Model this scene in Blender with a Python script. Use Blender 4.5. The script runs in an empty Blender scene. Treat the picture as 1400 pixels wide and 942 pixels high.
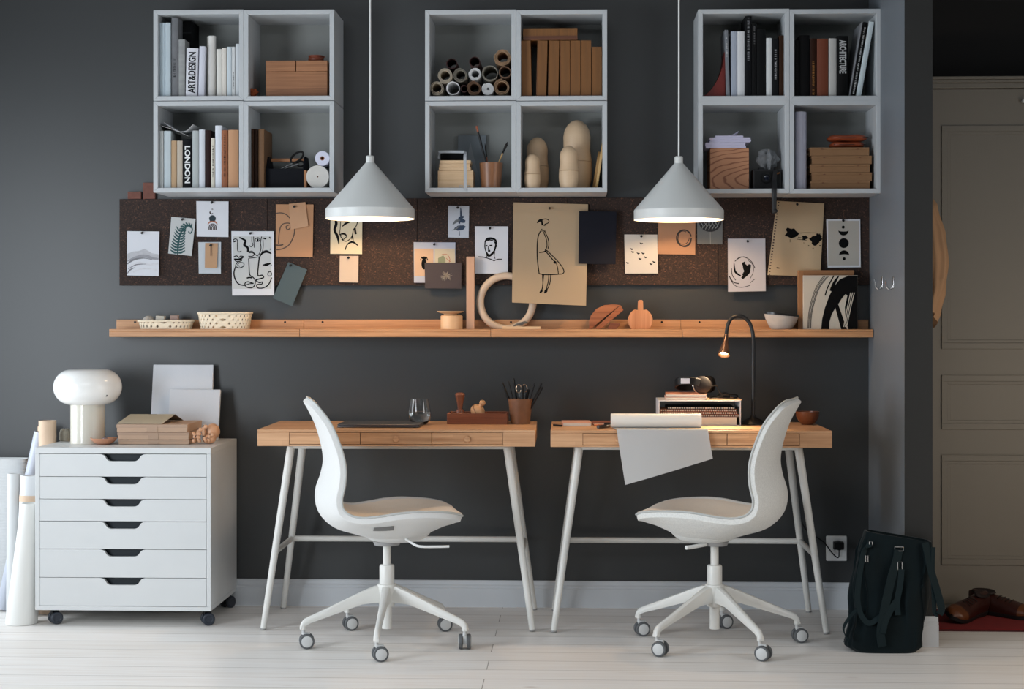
import bpy, bmesh, math, random
from mathutils import Vector, Matrix
random.seed(7)
R = math.radians
PI = math.pi
COL = bpy.context.scene.collection
# ---------------------------------------------------------------- camera model
CAM = Vector((0.0, -6.56, 1.17)); YAW = R(2.3); F = 2240.0; HORIZON = 430.0
_fw = Vector((-math.sin(YAW), math.cos(YAW), 0)); _rt = Vector((math.cos(YAW), math.sin(YAW), 0))
def ray(px, py):
    return _fw + _rt * ((px - 700) / F) + Vector((0, 0, 1)) * ((HORIZON - py) / F)
def P(px, py, Y):            # point of the room at distance Y from the back wall
    d = ray(px, py); t = (Y - CAM.y) / d.y
    return CAM + d * t
def G(px, py, z):            # point of the room at height z
    d = ray(px, py); t = (z - CAM.z) / d.z
    return CAM + d * t
def S(Y): return F / (Y - CAM.y)     # pixels per metre at Y (near the middle)

# ---------------------------------------------------------------- materials
def lin(c):
    out = []
    for v in c[:3]:
        v = v / 255.0
        out.append(v / 12.92 if v <= 0.04045 else ((v + 0.055) / 1.055) ** 2.4)
    return (out[0], out[1], out[2], 1.0)
_M = {}
def newmat(name):
    m = bpy.data.materials.new(name); m.use_nodes = True
    return m, m.node_tree, m.node_tree.nodes['Principled BSDF']
def M(name, c, rough=0.5, var=0.06, scale=12.0, metal=0.0, bump=0.0, bscale=200.0, stretch=(1, 1, 1), sheen=0.0, spec=0.5, trans=0.0, ior=1.45, sss=0.0):
    if name in _M: return _M[name]
    m, nt, b = newmat(name); N = nt.nodes; L = nt.links
    b.inputs['Roughness'].default_value = rough; b.inputs['Metallic'].default_value = metal
    b.inputs['Specular IOR Level'].default_value = spec
    if sheen: b.inputs['Sheen Weight'].default_value = sheen
    if trans:
        b.inputs['Transmission Weight'].default_value = trans; b.inputs['IOR'].default_value = ior
    if sss:
        b.inputs['Subsurface Weight'].default_value = sss; b.inputs['Subsurface Radius'].default_value = (.02, .02, .02)
    base = lin(c)
    tc = N.new('ShaderNodeTexCoord'); mp = N.new('ShaderNodeMapping'); mp.inputs['Scale'].default_value = stretch
    L.new(tc.outputs['Object'], mp.inputs['Vector'])
    nz = N.new('ShaderNodeTexNoise'); nz.inputs['Scale'].default_value = scale; nz.inputs['Detail'].default_value = 5
    L.new(mp.outputs[0], nz.inputs['Vector'])
    mx = N.new('ShaderNodeMix'); mx.data_type = 'RGBA'
    mx.inputs[6].default_value = tuple(v * (1 - var) for v in base[:3]) + (1,)
    mx.inputs[7].default_value = tuple(min(1, v * (1 + var)) for v in base[:3]) + (1,)
    L.new(nz.outputs['Fac'], mx.inputs[0]); L.new(mx.outputs[2], b.inputs['Base Color'])
    if bump:
        n2 = N.new('ShaderNodeTexNoise'); n2.inputs['Scale'].default_value = bscale; n2.inputs['Detail'].default_value = 3
        L.new(mp.outputs[0], n2.inputs['Vector'])
        bp = N.new('ShaderNodeBump'); bp.inputs['Strength'].default_value = bump; bp.inputs['Distance'].default_value = 0.002
        L.new(n2.outputs['Fac'], bp.inputs['Height']); L.new(bp.outputs[0], b.inputs['Normal'])
    _M[name] = m
    return m
def WOOD(name, c1, c2, axis='x', rough=0.45, fine=1.0, strips=0.0, knots=0.0):
    """grain runs along axis; optional glued strips (bamboo/laminate)"""
    if name in _M: return _M[name]
    m, nt, b = newmat(name); N = nt.nodes; L = nt.links
    b.inputs['Roughness'].default_value = rough
    tc = N.new('ShaderNodeTexCoord'); mp = N.new('ShaderNodeMapping')
    lo, hi = 1.2 * fine, 38 * fine
    mp.inputs['Scale'].default_value = {'x': (lo, hi, hi), 'y': (hi, lo, hi), 'z': (hi, hi, lo)}[axis]
    L.new(tc.outputs['Object'], mp.inputs['Vector'])
    nz = N.new('ShaderNodeTexNoise'); nz.inputs['Scale'].default_value = 2.2; nz.inputs['Detail'].default_value = 8; nz.inputs['Roughness'].default_value = .62
    nz.inputs['Distortion'].default_value = 0.4 + knots
    L.new(mp.outputs[0], nz.inputs['Vector'])
    cr = N.new('ShaderNodeValToRGB')
    cr.color_ramp.elements[0].position = .32; cr.color_ramp.elements[1].position = .68
    cr.color_ramp.elements[0].color = lin(c1); cr.color_ramp.elements[1].color = lin(c2)
    L.new(nz.outputs['Fac'], cr.inputs[0])
    out = cr.outputs[0]
    if strips:
        bk = N.new('ShaderNodeTexBrick'); bk.inputs['Scale'].default_value = 1
        bk.inputs['Color1'].default_value = (1, 1, 1, 1); bk.inputs['Color2'].default_value = (.80, .76, .72, 1)
        bk.inputs['Mortar'].default_value = (.82, .78, .74, 1)
        bk.inputs['Mortar Size'].default_value = .0004; bk.inputs['Brick Width'].default_value = .42; bk.inputs['Row Height'].default_value = strips
        m2 = N.new('ShaderNodeMapping')
        if axis == 'x': m2.inputs['Rotation'].default_value = (R(50), 0, 0)
        L.new(tc.outputs['Object'], m2.inputs['Vector']); L.new(m2.outputs[0], bk.inputs['Vector'])
        mu = N.new('ShaderNodeMix'); mu.data_type = 'RGBA'; mu.blend_type = 'MULTIPLY'; mu.inputs[0].default_value = .7
        L.new(out, mu.inputs[6]); L.new(bk.outputs['Color'], mu.inputs[7]); out = mu.outputs[2]
    L.new(out, b.inputs['Base Color'])
    bp = N.new('ShaderNodeBump'); bp.inputs['Strength'].default_value = .15; bp.inputs['Distance'].default_value = .001
    L.new(nz.outputs['Fac'], bp.inputs['Height']); L.new(bp.outputs[0], b.inputs['Normal'])
    _M[name] = m
    return m
def EMIT(name, c, strength):
    if name in _M: return _M[name]
    m, nt, b = newmat(name)
    b.inputs['Base Color'].default_value = lin(c); b.inputs['Emission Color'].default_value = lin(c); b.inputs['Emission Strength'].default_value = strength
    _M[name] = m; return m

# ---------------------------------------------------------------- mesh builder
class MB:
    def __init__(s): s.v = []; s.f = []; s.m = []; s.cur = 0
    def add(s, vs, fs, T=None):
        o = len(s.v)
        for p in vs:
            p = Vector(p)
            s.v.append(T @ p if T is not None else p)
        for f in fs:
            s.f.append(tuple(i + o for i in f)); s.m.append(s.cur)
        return s
    def box(s, x0, x1, y0, y1, z0, z1, T=None):
        vs = [(x, y, z) for z in (z0, z1) for y in (y0, y1) for x in (x0, x1)]
        return s.add(vs, [(0, 2, 3, 1), (4, 5, 7, 6), (0, 1, 5, 4), (2, 6, 7, 3), (0, 4, 6, 2), (1, 3, 7, 5)], T)
    def prism(s, poly, a0, a1, axis='y', T=None):
        """poly: 2D points; axis y: (x,z); axis z: (x,y); axis x: (y,z)"""
        n = len(poly)
        def mk(p, a):
            return {'y': (p[0], a, p[1]), 'z': (p[0], p[1], a), 'x': (a, p[0], p[1])}[axis]
        vs = [mk(p, a0) for p in poly] + [mk(p, a1) for p in poly]
        fs = [tuple(range(n)), tuple(range(2 * n - 1, n - 1, -1))]
        fs += [(i, (i + 1) % n, n + (i + 1) % n, n + i) for i in range(n)]
        return s.add(vs, fs, T)
    def lathe(s, prof, n=32, T=None, c=(0, 0, 0)):
        """prof (r,z) list; ends with r=0 are closed, others left open unless first==last"""
        vs = []; fs = []; rings = []
        for r, z in prof:
            if r <= 1e-6:
                vs.append((c[0], c[1], c[2] + z)); rings.append([len(vs) - 1])
            else:
                k = len(vs)
                for i in range(n):
                    a = 2 * PI * i / n
                    vs.append((c[0] + r * math.cos(a), c[1] + r * math.sin(a), c[2] + z))
                rings.append(list(range(k, k + n)))
        for a, b in zip(rings, rings[1:]):
            for i in range(n):
                j = (i + 1) % n
                if len(a) == 1 and len(b) == 1: break
                if len(a) == 1: fs.append((a[0], b[i], b[j]))
                elif len(b) == 1: fs.append((a[i], b[0], a[j]))
                else: fs.append((a[i], b[i], b[j], a[j]))
        return s.add(vs, fs, T)
    def cyl(s, p0, p1, r0, r1=None, n=20, caps=True):
        if r1 is None: r1 = r0
        return s.tube([p0, p1], [r0, r1], n, caps)
    def tube(s, pts, rad, n=10, caps=True, closed=False, flat=1.0, up=None):
        pts = [Vector(p) for p in pts]; m = len(pts)
        if not hasattr(rad, '__len__'): rad = [rad] * m
        vs = []; fs = []
        prev = None
        for i, p in enumerate(pts):
            if closed: t = pts[(i + 1) % m] - pts[i - 1]
            else: t = pts[min(i + 1, m - 1)] - pts[max(i - 1, 0)]
            t.normalize()
            if prev is None:
                ref = Vector(up) if up else (Vector((0, 0, 1)) if abs(t.z) < .9 else Vector((1, 0, 0)))
                a = t.cross(ref).normalized()
            else:
                a = (prev - t * prev.dot(t)).normalized()
            prev = a; b = t.cross(a)
            for k in range(n):
                an = 2 * PI * k / n
                vs.append(p + (a * math.cos(an) + b * math.sin(an) * flat) * rad[i])
        for i in range(m if closed else m - 1):
            for k in range(n):
                a0 = i * n + k; a1 = i * n + (k + 1) % n; j = (i + 1) % m
                fs.append((a0, a1, j * n + (k + 1) % n, j * n + k))
        if caps and not closed:
            fs.append(tuple(range(n - 1, -1, -1))); fs.append(tuple((m - 1) * n + k for k in range(n)))
        return s.add(vs, fs)
    def strap(s, pts, w, t, wdir):
        """flat band: centre points, width w along wdir, thickness t"""
        pts = [Vector(p) for p in pts]; m = len(pts); vs = []; fs = []
        for i, p in enumerate(pts):
            tg = (pts[min(i + 1, m - 1)] - pts[max(i - 1, 0)]).normalized()
            wd = Vector(wdir[i] if isinstance(wdir, list) else wdir); wd = (wd - tg * wd.dot(tg)).normalized(); nn = tg.cross(wd)
            for a, b in ((-1, -1), (1, -1), (1, 1), (-1, 1)):
                vs.append(p + wd * a * w / 2 + nn * b * t / 2)
        for i in range(m - 1):
            for k in range(4):
                fs.append((i * 4 + k, i * 4 + (k + 1) % 4, (i + 1) * 4 + (k + 1) % 4, (i + 1) * 4 + k))
        fs.append((3, 2, 1, 0)); fs.append(tuple((m - 1) * 4 + k for k in range(4)))
        return s.add(vs, fs)
    def ball(s, c, r, n=20, sc=(1, 1, 1), T=None):
        m = max(6, n // 2)
        prof = [(r * math.sin(PI * i / m), -r * math.cos(PI * i / m)) for i in range(m + 1)]
        prof[0] = (0, -r); prof[-1] = (0, r)
        k = MB(); k.lathe(prof, n)
        vs = [Vector((p[0] * sc[0] + c[0], p[1] * sc[1] + c[1], p[2] * sc[2] + c[2])) for p in k.v]
        return s.add(vs, k.f, T)
    def grid(s, fn, nu, nv, T=None):
        vs = [fn(i / nu, j / nv) for j in range(nv + 1) for i in range(nu + 1)]
        fs = [(j * (nu + 1) + i, j * (nu + 1) + i + 1, (j + 1) * (nu + 1) + i + 1, (j + 1) * (nu + 1) + i) for j in range(nv) for i in range(nu)]
        return s.add(vs, fs, T)
    def slab(s, fn, nu, nv, off):
        """closed sheet: fn(u,v)->point, off(u,v)->offset vector of the other side"""
        n = (nu + 1) * (nv + 1)
        va = [Vector(fn(i / nu, j / nv)) for j in range(nv + 1) for i in range(nu + 1)]
        vb = [va[j * (nu + 1) + i] + Vector(off(i / nu, j / nv)) for j in range(nv + 1) for i in range(nu + 1)]
        q = lambda i, j: j * (nu + 1) + i
        fs = []
        for j in range(nv):
            for i in range(nu):
                f = (q(i, j), q(i + 1, j), q(i + 1, j + 1), q(i, j + 1))
                fs.append(f); fs.append(tuple(n + k for k in reversed(f)))
        bd = [q(i, 0) for i in range(nu)] + [q(nu, j) for j in range(nv)] + [q(i, nv) for i in range(nu, 0, -1)] + [q(0, j) for j in range(nv, 0, -1)]
        for a, b in zip(bd, bd[1:] + bd[:1]): fs.append((a, n + a, n + b, b))
        return s.add(va + vb, fs)
    def build(s, name, mat, parent=None, local=False, smooth=True, bevel=0.0, ang=35, subsurf=0, seg=2):
        mats = mat if isinstance(mat, (list, tuple)) else [mat]
        vs = s.v
        if parent is None:
            xs = [p.x for p in vs]; ys = [p.y for p in vs]; zs = [p.z for p in vs]
            org = Vector(((min(xs) + max(xs)) / 2, (min(ys) + max(ys)) / 2, min(zs)))
        elif local: org = Vector((0, 0, 0))
        else:
            org = Vector((0, 0, 0)); q = parent
            while q is not None: org += q.location; q = q.parent
        me = bpy.data.meshes.new(name)
        me.from_pydata([tuple(p - org) for p in vs], [], s.f)
        for mt in mats: me.materials.append(mt)
        if len(mats) > 1:
            for p, k in zip(me.polygons, s.m): p.material_index = k
        bm = bmesh.new(); bm.from_mesh(me)
        bmesh.ops.recalc_face_normals(bm, faces=bm.faces)
        if smooth:
            for f in bm.faces: f.smooth = True
            la = R(ang)
            for e in bm.edges:
                if len(e.link_faces) == 2 and e.calc_face_angle(0) > la: e.smooth = False
        bm.to_mesh(me); bm.free()
        o = bpy.data.objects.new(name, me); COL.objects.link(o)
        if parent is None: o.location = org
        else: o.parent = parent
        if bevel:
            b = o.modifiers.new('bevel', 'BEVEL'); b.width = bevel; b.segments = seg; b.limit_method = 'ANGLE'; b.angle_limit = R(40)
            b.harden_normals = False
        if subsurf:
            q = o.modifiers.new('sub', 'SUBSURF'); q.levels = subsurf; q.render_levels = subsurf
        return o
def tag(o, label, cat, group=None, kind=None):
    o['label'] = label; o['category'] = cat
    if group: o['group'] = group
    if kind: o['kind'] = kind
    return o
def struct(o):
    o['kind'] = 'structure'; return o
def thing(name, label, cat, loc=(0, 0, 0), rz=0, group=None):
    o = bpy.data.objects.new(name, None); COL.objects.link(o)
    o.location = loc; o.rotation_euler = (0, 0, rz); o.empty_display_size = .05
    return tag(o, label, cat, group)
def crom(pts, k=6, closed=False):
    pts = [Vector(p) for p in pts]; out = []; n = len(pts)
    rng = range(n) if closed else range(n - 1)
    for i in rng:
        p0 = pts[i - 1] if (closed or i > 0) else pts[i]; p1 = pts[i]; p2 = pts[(i + 1) % n]
        p3 = pts[(i + 2) % n] if (closed or i + 2 < n) else p2
        for j in range(k):
            t = j / k
            out.append(.5 * ((2 * p1) + (p2 - p0) * t + (2 * p0 - 5 * p1 + 4 * p2 - p3) * t * t + (3 * p1 - p0 - 3 * p2 + p3) * t ** 3))
    if not closed: out.append(pts[-1])
    return out
def interp(tab, x):
    if x <= tab[0][0]: return tab[0][1]
    for (a, va), (b, vb) in zip(tab, tab[1:]):
        if x <= b:
            t = (x - a) / (b - a); t = t * t * (3 - 2 * t); return va + (vb - va) * t
    return tab[-1][1]
def text_geo(txt, bold=0.0):
    cu = bpy.data.curves.new('lettering', 'FONT'); cu.body = txt; cu.size = 1; cu.offset = bold; cu.resolution_u = 3
    ob = bpy.data.objects.new('lettering', cu); COL.objects.link(ob)
    dg = bpy.context.evaluated_depsgraph_get(); me = bpy.data.meshes.new_from_object(ob.evaluated_get(dg))
    vs = [tuple(v.co) for v in me.vertices]; fs = [tuple(p.vertices) for p in me.polygons]
    bpy.data.objects.remove(ob); bpy.data.curves.remove(cu); bpy.data.meshes.remove(me)
    return vs, fs
def put_text(mb, txt, x0, x1, z0, z1, y, mode='h', bold=0.0, T=None):
    vs, fs = text_geo(txt, bold)
    ax = [v[0] for v in vs]; az = [v[1] for v in vs]
    a0, a1, b0, b1 = min(ax), max(ax), min(az), max(az)
    out = []
    for v in vs:
        a = (v[0] - a0) / (a1 - a0); b = (v[1] - b0) / (b1 - b0)
        if mode == 'h': p = (x0 + a * (x1 - x0), y, z0 + b * (z1 - z0))
        elif mode == 'up': p = (x1 - b * (x1 - x0), y, z0 + a * (z1 - z0))
        else: p = (x0 + b * (x1 - x0), y, z1 - a * (z1 - z0))
        out.append(p)
    mb.add(out, fs, T)
def rot_about(p, axis, ang):
    p = Vector(p); return Matrix.Translation(p) @ Matrix.Rotation(ang, 4, axis) @ Matrix.Translation(-p)

# ---------------------------------------------------------------- palette
white_paint = M('white_lacquer', (208, 210, 210), .42, .02)
white_metal = M('white_powder_coated_steel', (214, 213, 208), .38, .02)
white_plastic = M('white_plastic', (220, 221, 220), .35, .02)
black_metal = M('black_metal', (12, 12, 13), .42, .1, spec=.3)
black_plastic = M('black_plastic', (9, 9, 11), .45, .1, spec=.25)
black_cloth = M('black_cloth', (11, 11, 13), .9, .1, spec=.1)
ink = M('black_ink', (7, 7, 8), .7, .1, spec=.1)
chrome = M('polished_steel', (200, 200, 200), .18, .02, metal=1)
bamboo = WOOD('bamboo_desk_wood', (190, 142, 102), (220, 174, 134), 'x', .4, 1.1, .02)
bamboo_front = WOOD('bamboo_drawer_wood', (180, 130, 90), (218, 170, 128), 'x', .42, 1.6, .012)
oak = WOOD('ledge_oak', (164, 116, 78), (202, 154, 110), 'x', .45, 1.0)
pale_wood = WOOD('pale_birch', (200, 164, 124), (226, 194, 156), 'z', .5, 1.0)
pale_wood_x = WOOD('pale_birch_lying', (200, 164, 124), (226, 194, 156), 'x', .5, 1.0)
red_wood = WOOD('reddish_wood', (100, 54, 34), (134, 80, 54), 'x', .4, 1.4)
brown_wood = WOOD('brown_wood', (120, 66, 38), (164, 98, 60), 'x', .45, 1.2)
walnut = WOOD('dark_walnut', (84, 46, 26), (124, 74, 44), 'x', .4, 1.2)
kraft = M('kraft_paper', (172, 136, 104), .85, .06, 30, bump=.1)
kraft_grey = M('greyed_kraft_paper', (176, 156, 132), .85, .06, 20, bump=.1)
cardboard = M('brown_cardboard', (136, 100, 68), .85, .08, 14, bump=.1)
cardboard_pale = M('pale_cardboard', (188, 158, 134), .85, .06, 14, bump=.1)
white_paper = M('white_paper', (226, 227, 230), .8, .02)
cream_paper = M('cream_paper', (200, 186, 158), .8, .03)
# ================================================================ room shell
XL, XR, YF, ZC = -3.2, 2.9, -7.6, 2.95
YC = -.72                                   # front end of the return wall
xc0 = P(1237, 600, YC).x; xc1 = P(1275, 600, YC).x
def floor_mat():
    m, nt, b = newmat('whitewashed_floorboards'); N = nt.nodes; L = nt.links
    tc = N.new('ShaderNodeTexCoord')
    bk = N.new('ShaderNodeTexBrick'); bk.inputs['Scale'].default_value = 1
    bk.inputs['Brick Width'].default_value = 9.3; bk.inputs['Row Height'].default_value = .14; bk.inputs['Mortar Size'].default_value = .0016
    bk.inputs['Mortar Smooth'].default_value = .3
    bk.inputs['Color1'].default_value = lin((243, 240, 236)); bk.inputs['Color2'].default_value = lin((232, 228, 222)); bk.inputs['Mortar'].default_value = lin((156, 148, 140))
    bk.offset = .37
    L.new(tc.outputs['Object'], bk.inputs['Vector'])
    mp = N.new('ShaderNodeMapping'); mp.inputs['Scale'].default_value = (1.1, 26, 1); L.new(tc.outputs['Object'], mp.inputs['Vector'])
    nz = N.new('ShaderNodeTexNoise'); nz.inputs['Scale'].default_value = 2.5; nz.inputs['Detail'].default_value = 9; nz.inputs['Distortion'].default_value = .8
    L.new(mp.outputs[0], nz.inputs['Vector'])
    cr = N.new('ShaderNodeValToRGB'); cr.color_ramp.elements[0].position = .3; cr.color_ramp.elements[1].position = .6
    cr.color_ramp.elements[0].color = (.90, .87, .84, 1); cr.color_ramp.elements[1].color = (1, 1, 1, 1)
    L.new(nz.outputs['Fac'], cr.inputs[0])
    mu = N.new('ShaderNodeMix'); mu.data_type = 'RGBA'; mu.blend_type = 'MULTIPLY'; mu.inputs[0].default_value = .8
    L.new(bk.outputs['Color'], mu.inputs[6]); L.new(cr.outputs[0], mu.inputs[7])
    # knots
    mk = N.new('ShaderNodeMapping'); mk.inputs['Scale'].default_value = (2.2, 7, 1); L.new(tc.outputs['Object'], mk.inputs['Vector'])
    vo = N.new('ShaderNodeTexVoronoi'); vo.inputs['Scale'].default_value = 1.0; L.new(mk.outputs[0], vo.inputs['Vector'])
    kr = N.new('ShaderNodeValToRGB'); kr.color_ramp.elements[0].position = .0; kr.color_ramp.elements[1].position = .07
    kr.color_ramp.elements[0].color = (.55, .45, .38, 1); kr.color_ramp.elements[1].color = (1, 1, 1, 1); L.new(vo.outputs['Distance'], kr.inputs[0])
    m2 = N.new('ShaderNodeMix'); m2.data_type = 'RGBA'; m2.blend_type = 'MULTIPLY'; m2.inputs[0].default_value = .7
    L.new(mu.outputs[2], m2.inputs[6]); L.new(kr.outputs[0], m2.inputs[7])
    L.new(m2.outputs[2], b.inputs['Base Color'])
    b.inputs['Roughness'].default_value = .42
    bp = N.new('ShaderNodeBump'); bp.inputs['Strength'].default_value = .35; bp.inputs['Distance'].default_value = .002; bp.invert = True
    L.new(bk.outputs['Fac'], bp.inputs['Height']); L.new(bp.outputs[0], b.inputs['Normal'])
    return m
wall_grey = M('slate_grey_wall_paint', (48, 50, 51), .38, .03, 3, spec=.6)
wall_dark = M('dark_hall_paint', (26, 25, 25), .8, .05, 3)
ceil_mat = M('ceiling_paint', (150, 150, 150), .8, .02)
trim_white = M('white_trim_paint', (196, 200, 204), .45, .02)
door_paint = M('greige_door_paint', (122, 117, 107), .5, .02)
def sbox(name, mat, *boxes, bevel=0):
    b = MB()
    for q in boxes: b.box(*q)
    return struct(b.build(name, mat, smooth=False, bevel=bevel))
sbox('floor', floor_mat(), (XL - .3, XR, YF, .5, -.05, 0))
sbox('ceiling', ceil_mat, (XL - .3, XR, YF, .5, ZC, ZC + .05))
sbox('wall_back', wall_grey, (XL - .3, xc1, 0, .12, 0, ZC))
sbox('wall_right', M('wall_paint_lit_face', (102, 108, 114), .5, .03, 3), (xc0, xc1 - .01, YC + .006, -.0005, 0, ZC))  # same wall paint, lightened: window light on this face put into the colour
sbox('wall_right_end', M('wall_paint_shaded_end', (36, 36, 35), .6, .03, 3, spec=.3), (xc0, xc1, YC, YC + .0058, 0, ZC), (xc1 - .0098, xc1, YC + .0058, -.0005, 0, ZC))  # same wall paint, darkened: shade on the wall end put into the colour
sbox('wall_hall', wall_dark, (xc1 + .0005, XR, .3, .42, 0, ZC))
sbox('wall_far_right', wall_dark, (XR, XR + .1, YF, .5, 0, ZC))
sbox('wall_front', wall_grey, (XL - .3, XR, YF - .1, YF, 0, ZC))
# left wall with two tall window openings
wy = [(-1.15, -.15), (-4.6, -2.6)]; wz0, wz1 = .3, 1.95
b = MB(); x0, x1 = XL - .3, XL
b.box(x0, x1, YF, 0, 0, wz0); b.box(x0, x1, YF, 0, wz1, ZC)
b.box(x0, x1, YF, wy[1][0], wz0, wz1); b.box(x0, x1, wy[1][1], wy[0][0], wz0, wz1); b.box(x0, x1, wy[0][1], 0, wz0, wz1)
struct(b.build('wall_left', wall_grey, smooth=False))
for k, (a, c) in enumerate(wy):
    b = MB(); X = XL - .2
    b.box(X, X + .05, a, c, wz0, wz0 + .06); b.box(X, X + .05, a, c, wz1 - .06, wz1)
    b.box(X, X + .05, a, a + .06, wz0, wz1); b.box(X, X + .05, c - .06, c, wz0, wz1); b.box(X, X + .04, (a + c) / 2 - .02, (a + c) / 2 + .02, wz0, wz1)
    struct(b.build('window_%d' % (k + 1), trim_white, smooth=False))
# skirting: profiled
def skirt(name, p0, p1, nrm, h=.105, t=.018):
    p0 = Vector(p0); p1 = Vector(p1); nrm = Vector(nrm)
    prof = [(0, 0), (t, 0), (t, h * .70), (t * .8, h * .74), (t * .8, h * .80), (t * .55, h * .85), (t * .5, h * .95), (t * .3, h), (0, h)]
    b = MB(); n = len(prof)
    vs = [p + nrm * a + Vector((0, 0, z)) for p in (p0, p1) for a, z in prof]
    fs = [tuple(range(n)), tuple(range(2 * n - 1, n - 1, -1))] + [(i, (i + 1) % n, n + (i + 1) % n, n + i) for i in range(n)]
    b.add(vs, fs)
    return struct(b.build(name, trim_white, smooth=False))
skirt('baseboard_back', (XL, -.0005, 0), (xc0 - .0185, -.0005, 0), (0, -1, 0))
skirt('baseboard_right', (xc0 - .0005, -.0005, 0), (xc0 - .0005, YC - .018, 0), (-1, 0, 0))
skirt('baseboard_right_end', (xc0 - .018, YC - .0005, 0), (xc1 + .018, YC - .0005, 0), (0, -1, 0))
# ---- panelled hall door with cornice (structure)
YD = .05
def dx(px): return P(px, 500, YD).x
def dz(py): return P(1337, py, YD).z
dl, dr = xc1 + .001, P(1470, 500, YD).x
door = bpy.data.objects.new('door_1', None); COL.objects.link(door); door.location = (dl, YD, 0); struct(door)
b = MB()
b.box(dl, XR - .01, YD, YD + .2, 0, dz(122)); b.build('door_leaf', door_paint, door, smooth=False)
b = MB()
def panel(px0, px1, py0, py1):
    a, c, u, d = dx(px0), dx(px1), dz(py0), dz(py1)
    w, t = .024, .008
    for (i, tt) in ((0, t), (1, t * .55)):
        o = i * w; ww = w if i == 0 else w * .5
        b.box(a + o, c - o, YD - tt, YD, u - o - ww, u - o); b.box(a + o, c - o, YD - tt, YD, d + o, d + o + ww)
        b.box(a + o, a + o + ww, YD - tt, YD, d + o + ww, u - o - ww); b.box(c - o - ww, c - o, YD - tt, YD, d + o + ww, u - o - ww)
for q in ((1287, 1520, 172, 477), (1287, 1520, 513, 587), (1287, 1520, 622, 772)): panel(*q)
b.build('door_moulding', door_paint, door, smooth=False, bevel=.001)
b = MB()
for (p0, p1, t) in ((106, 110, .04), (110, 114, .028), (114, 121, .014)):
    b.box(dl, XR - .01, YD - t, YD + .2, dz(p1), dz(p0))
b.build('door_cornice', door_paint, door, smooth=False, bevel=.002)
b = MB(); b.box(dl, XR - .01, YD - .012, YD, 0, .012); b.build('door_sill', door_paint, door, smooth=False)
# socket with plug
c = P(1143.5, 749.5, -.003)
b = MB(); w, h = .041, .05
b.box(c.x - w, c.x + w, -.012, -.0005, c.z - h, c.z + h); s = tag(b.build('wall_socket', white_plastic, bevel=.004), 'white double wall socket low on the dark wall beside the bag', 'socket')
for dz_ in (.022, -.022):
    b = MB(); b.lathe([(0, 0), (.017, 0), (.017, .0015), (.015, .0015), (.0145, .0004), (0, .0004)], 24, Matrix.Translation((c.x, -.0121, c.z + dz_)) @ Matrix.Rotation(R(90), 4, 'X')); b.build('outlet_ring', white_plastic, s)
b = MB(); pc = Vector((c.x + .005, -.032, c.z + .014))
b.cyl((pc.x, -.0125, pc.z), (pc.x, -.045, pc.z), .019, .017, 20); b.box(pc.x - .022, pc.x + .018, -.05, -.02, pc.z - .014, pc.z + .016)
pl = tag(b.build('power_plug', black_plastic, bevel=.003), 'black power plug pushed into the wall socket', 'plug')
b = MB(); pts = crom([(pc.x, -.04, pc.z - .014), (pc.x - .004, -.045, pc.z - .045), (pc.x - .025, -.03, pc.z - .03), (pc.x - .055, -.02, pc.z + .01), (pc.x - .10, -.03, pc.z + .045), (pc.x - .16, -.10, pc.z + .12), (pc.x - .2, -.12, .685)], 6)
b.tube(pts, .0025, 6); b.build('cable', black_plastic, pl)
# hooks on the return wall
for k, (px, lab) in enumerate(((1211, 'small steel coat hook on the side wall, nearer the back corner'), (1224.5, 'small steel coat hook on the side wall, nearer the wall end'))):
    yk = -.30 if k == 0 else -.52
    c = Vector((xc0, yk, P(px, 387, yk).z))
    b = MB(); b.box(c.x - .003, c.x - .0005, c.y - .009, c.y + .009, c.z - .02, c.z + .024)
    h = tag(b.build('coat_hook', chrome, bevel=.001), lab, 'hook', 'steel hooks on the side wall')
    b = MB(); b.tube(crom([(c.x - .003, c.y, c.z - .01), (c.x - .012, c.y, c.z - .022), (c.x - .024, c.y, c.z - .018), (c.x - .028, c.y, c.z + .0), (c.x - .03, c.y, c.z + .012)], 6), .0035, 8); b.build('prong', chrome, h)
c = P(1397.5, 139, YD)
b = MB(); b.cyl((c.x, YD - .0005, c.z), (c.x, YD - .02, c.z), .004); b.ball((c.x, YD - .024, c.z), .008, 14)
tag(b.build('door_top_hook', white_plastic), 'tiny white round peg high up on the hall door at the right edge', 'hook')

# ================================================================ light
def area(name, loc, rot, sx, sy, power, col, spread=180):
    l = bpy.data.lights.new(name, 'AREA'); l.shape = 'RECTANGLE'; l.size = sx; l.size_y = sy; l.energy = power; l.color = col; l.spread = R(spread)
    o = bpy.data.objects.new(name, l); COL.objects.link(o); o.location = loc; o.rotation_euler = rot; return o
def point(name, loc, power, col, r=.03):
    l = bpy.data.lights.new(name, 'POINT'); l.energy = power; l.color = col; l.shadow_soft_size = r
    o = bpy.data.objects.new(name, l); COL.objects.link(o); o.location = loc; return o
DAY = (.86, .93, 1.0); WARM = (1.0, .67, .37)
zc_ = (wz0 + wz1) / 2
area('daylight_near_window', (XL - .12, (wy[0][0] + wy[0][1]) / 2, zc_), (0, R(-90), 0), wz1 - wz0, wy[0][1] - wy[0][0], 36, DAY)
area('daylight_far_window', (XL - .12, (wy[1][0] + wy[1][1]) / 2, zc_), (0, R(-90), 0), wz1 - wz0, wy[1][1] - wy[1][0], 155, DAY)
area('side_fill_light', (XR - .03, -3.4, 1.5), (0, R(90), 0), 1.3, 1.5, 34, (.95, .97, 1.0))  # added fill light from the right, no window is built here
area('overhead_fill_light', (-.7, -4.7, ZC - .02), (0, 0, 0), 2.4, 1.6, 52, DAY)  # added overhead fill light, the ceiling has no opening
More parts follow.
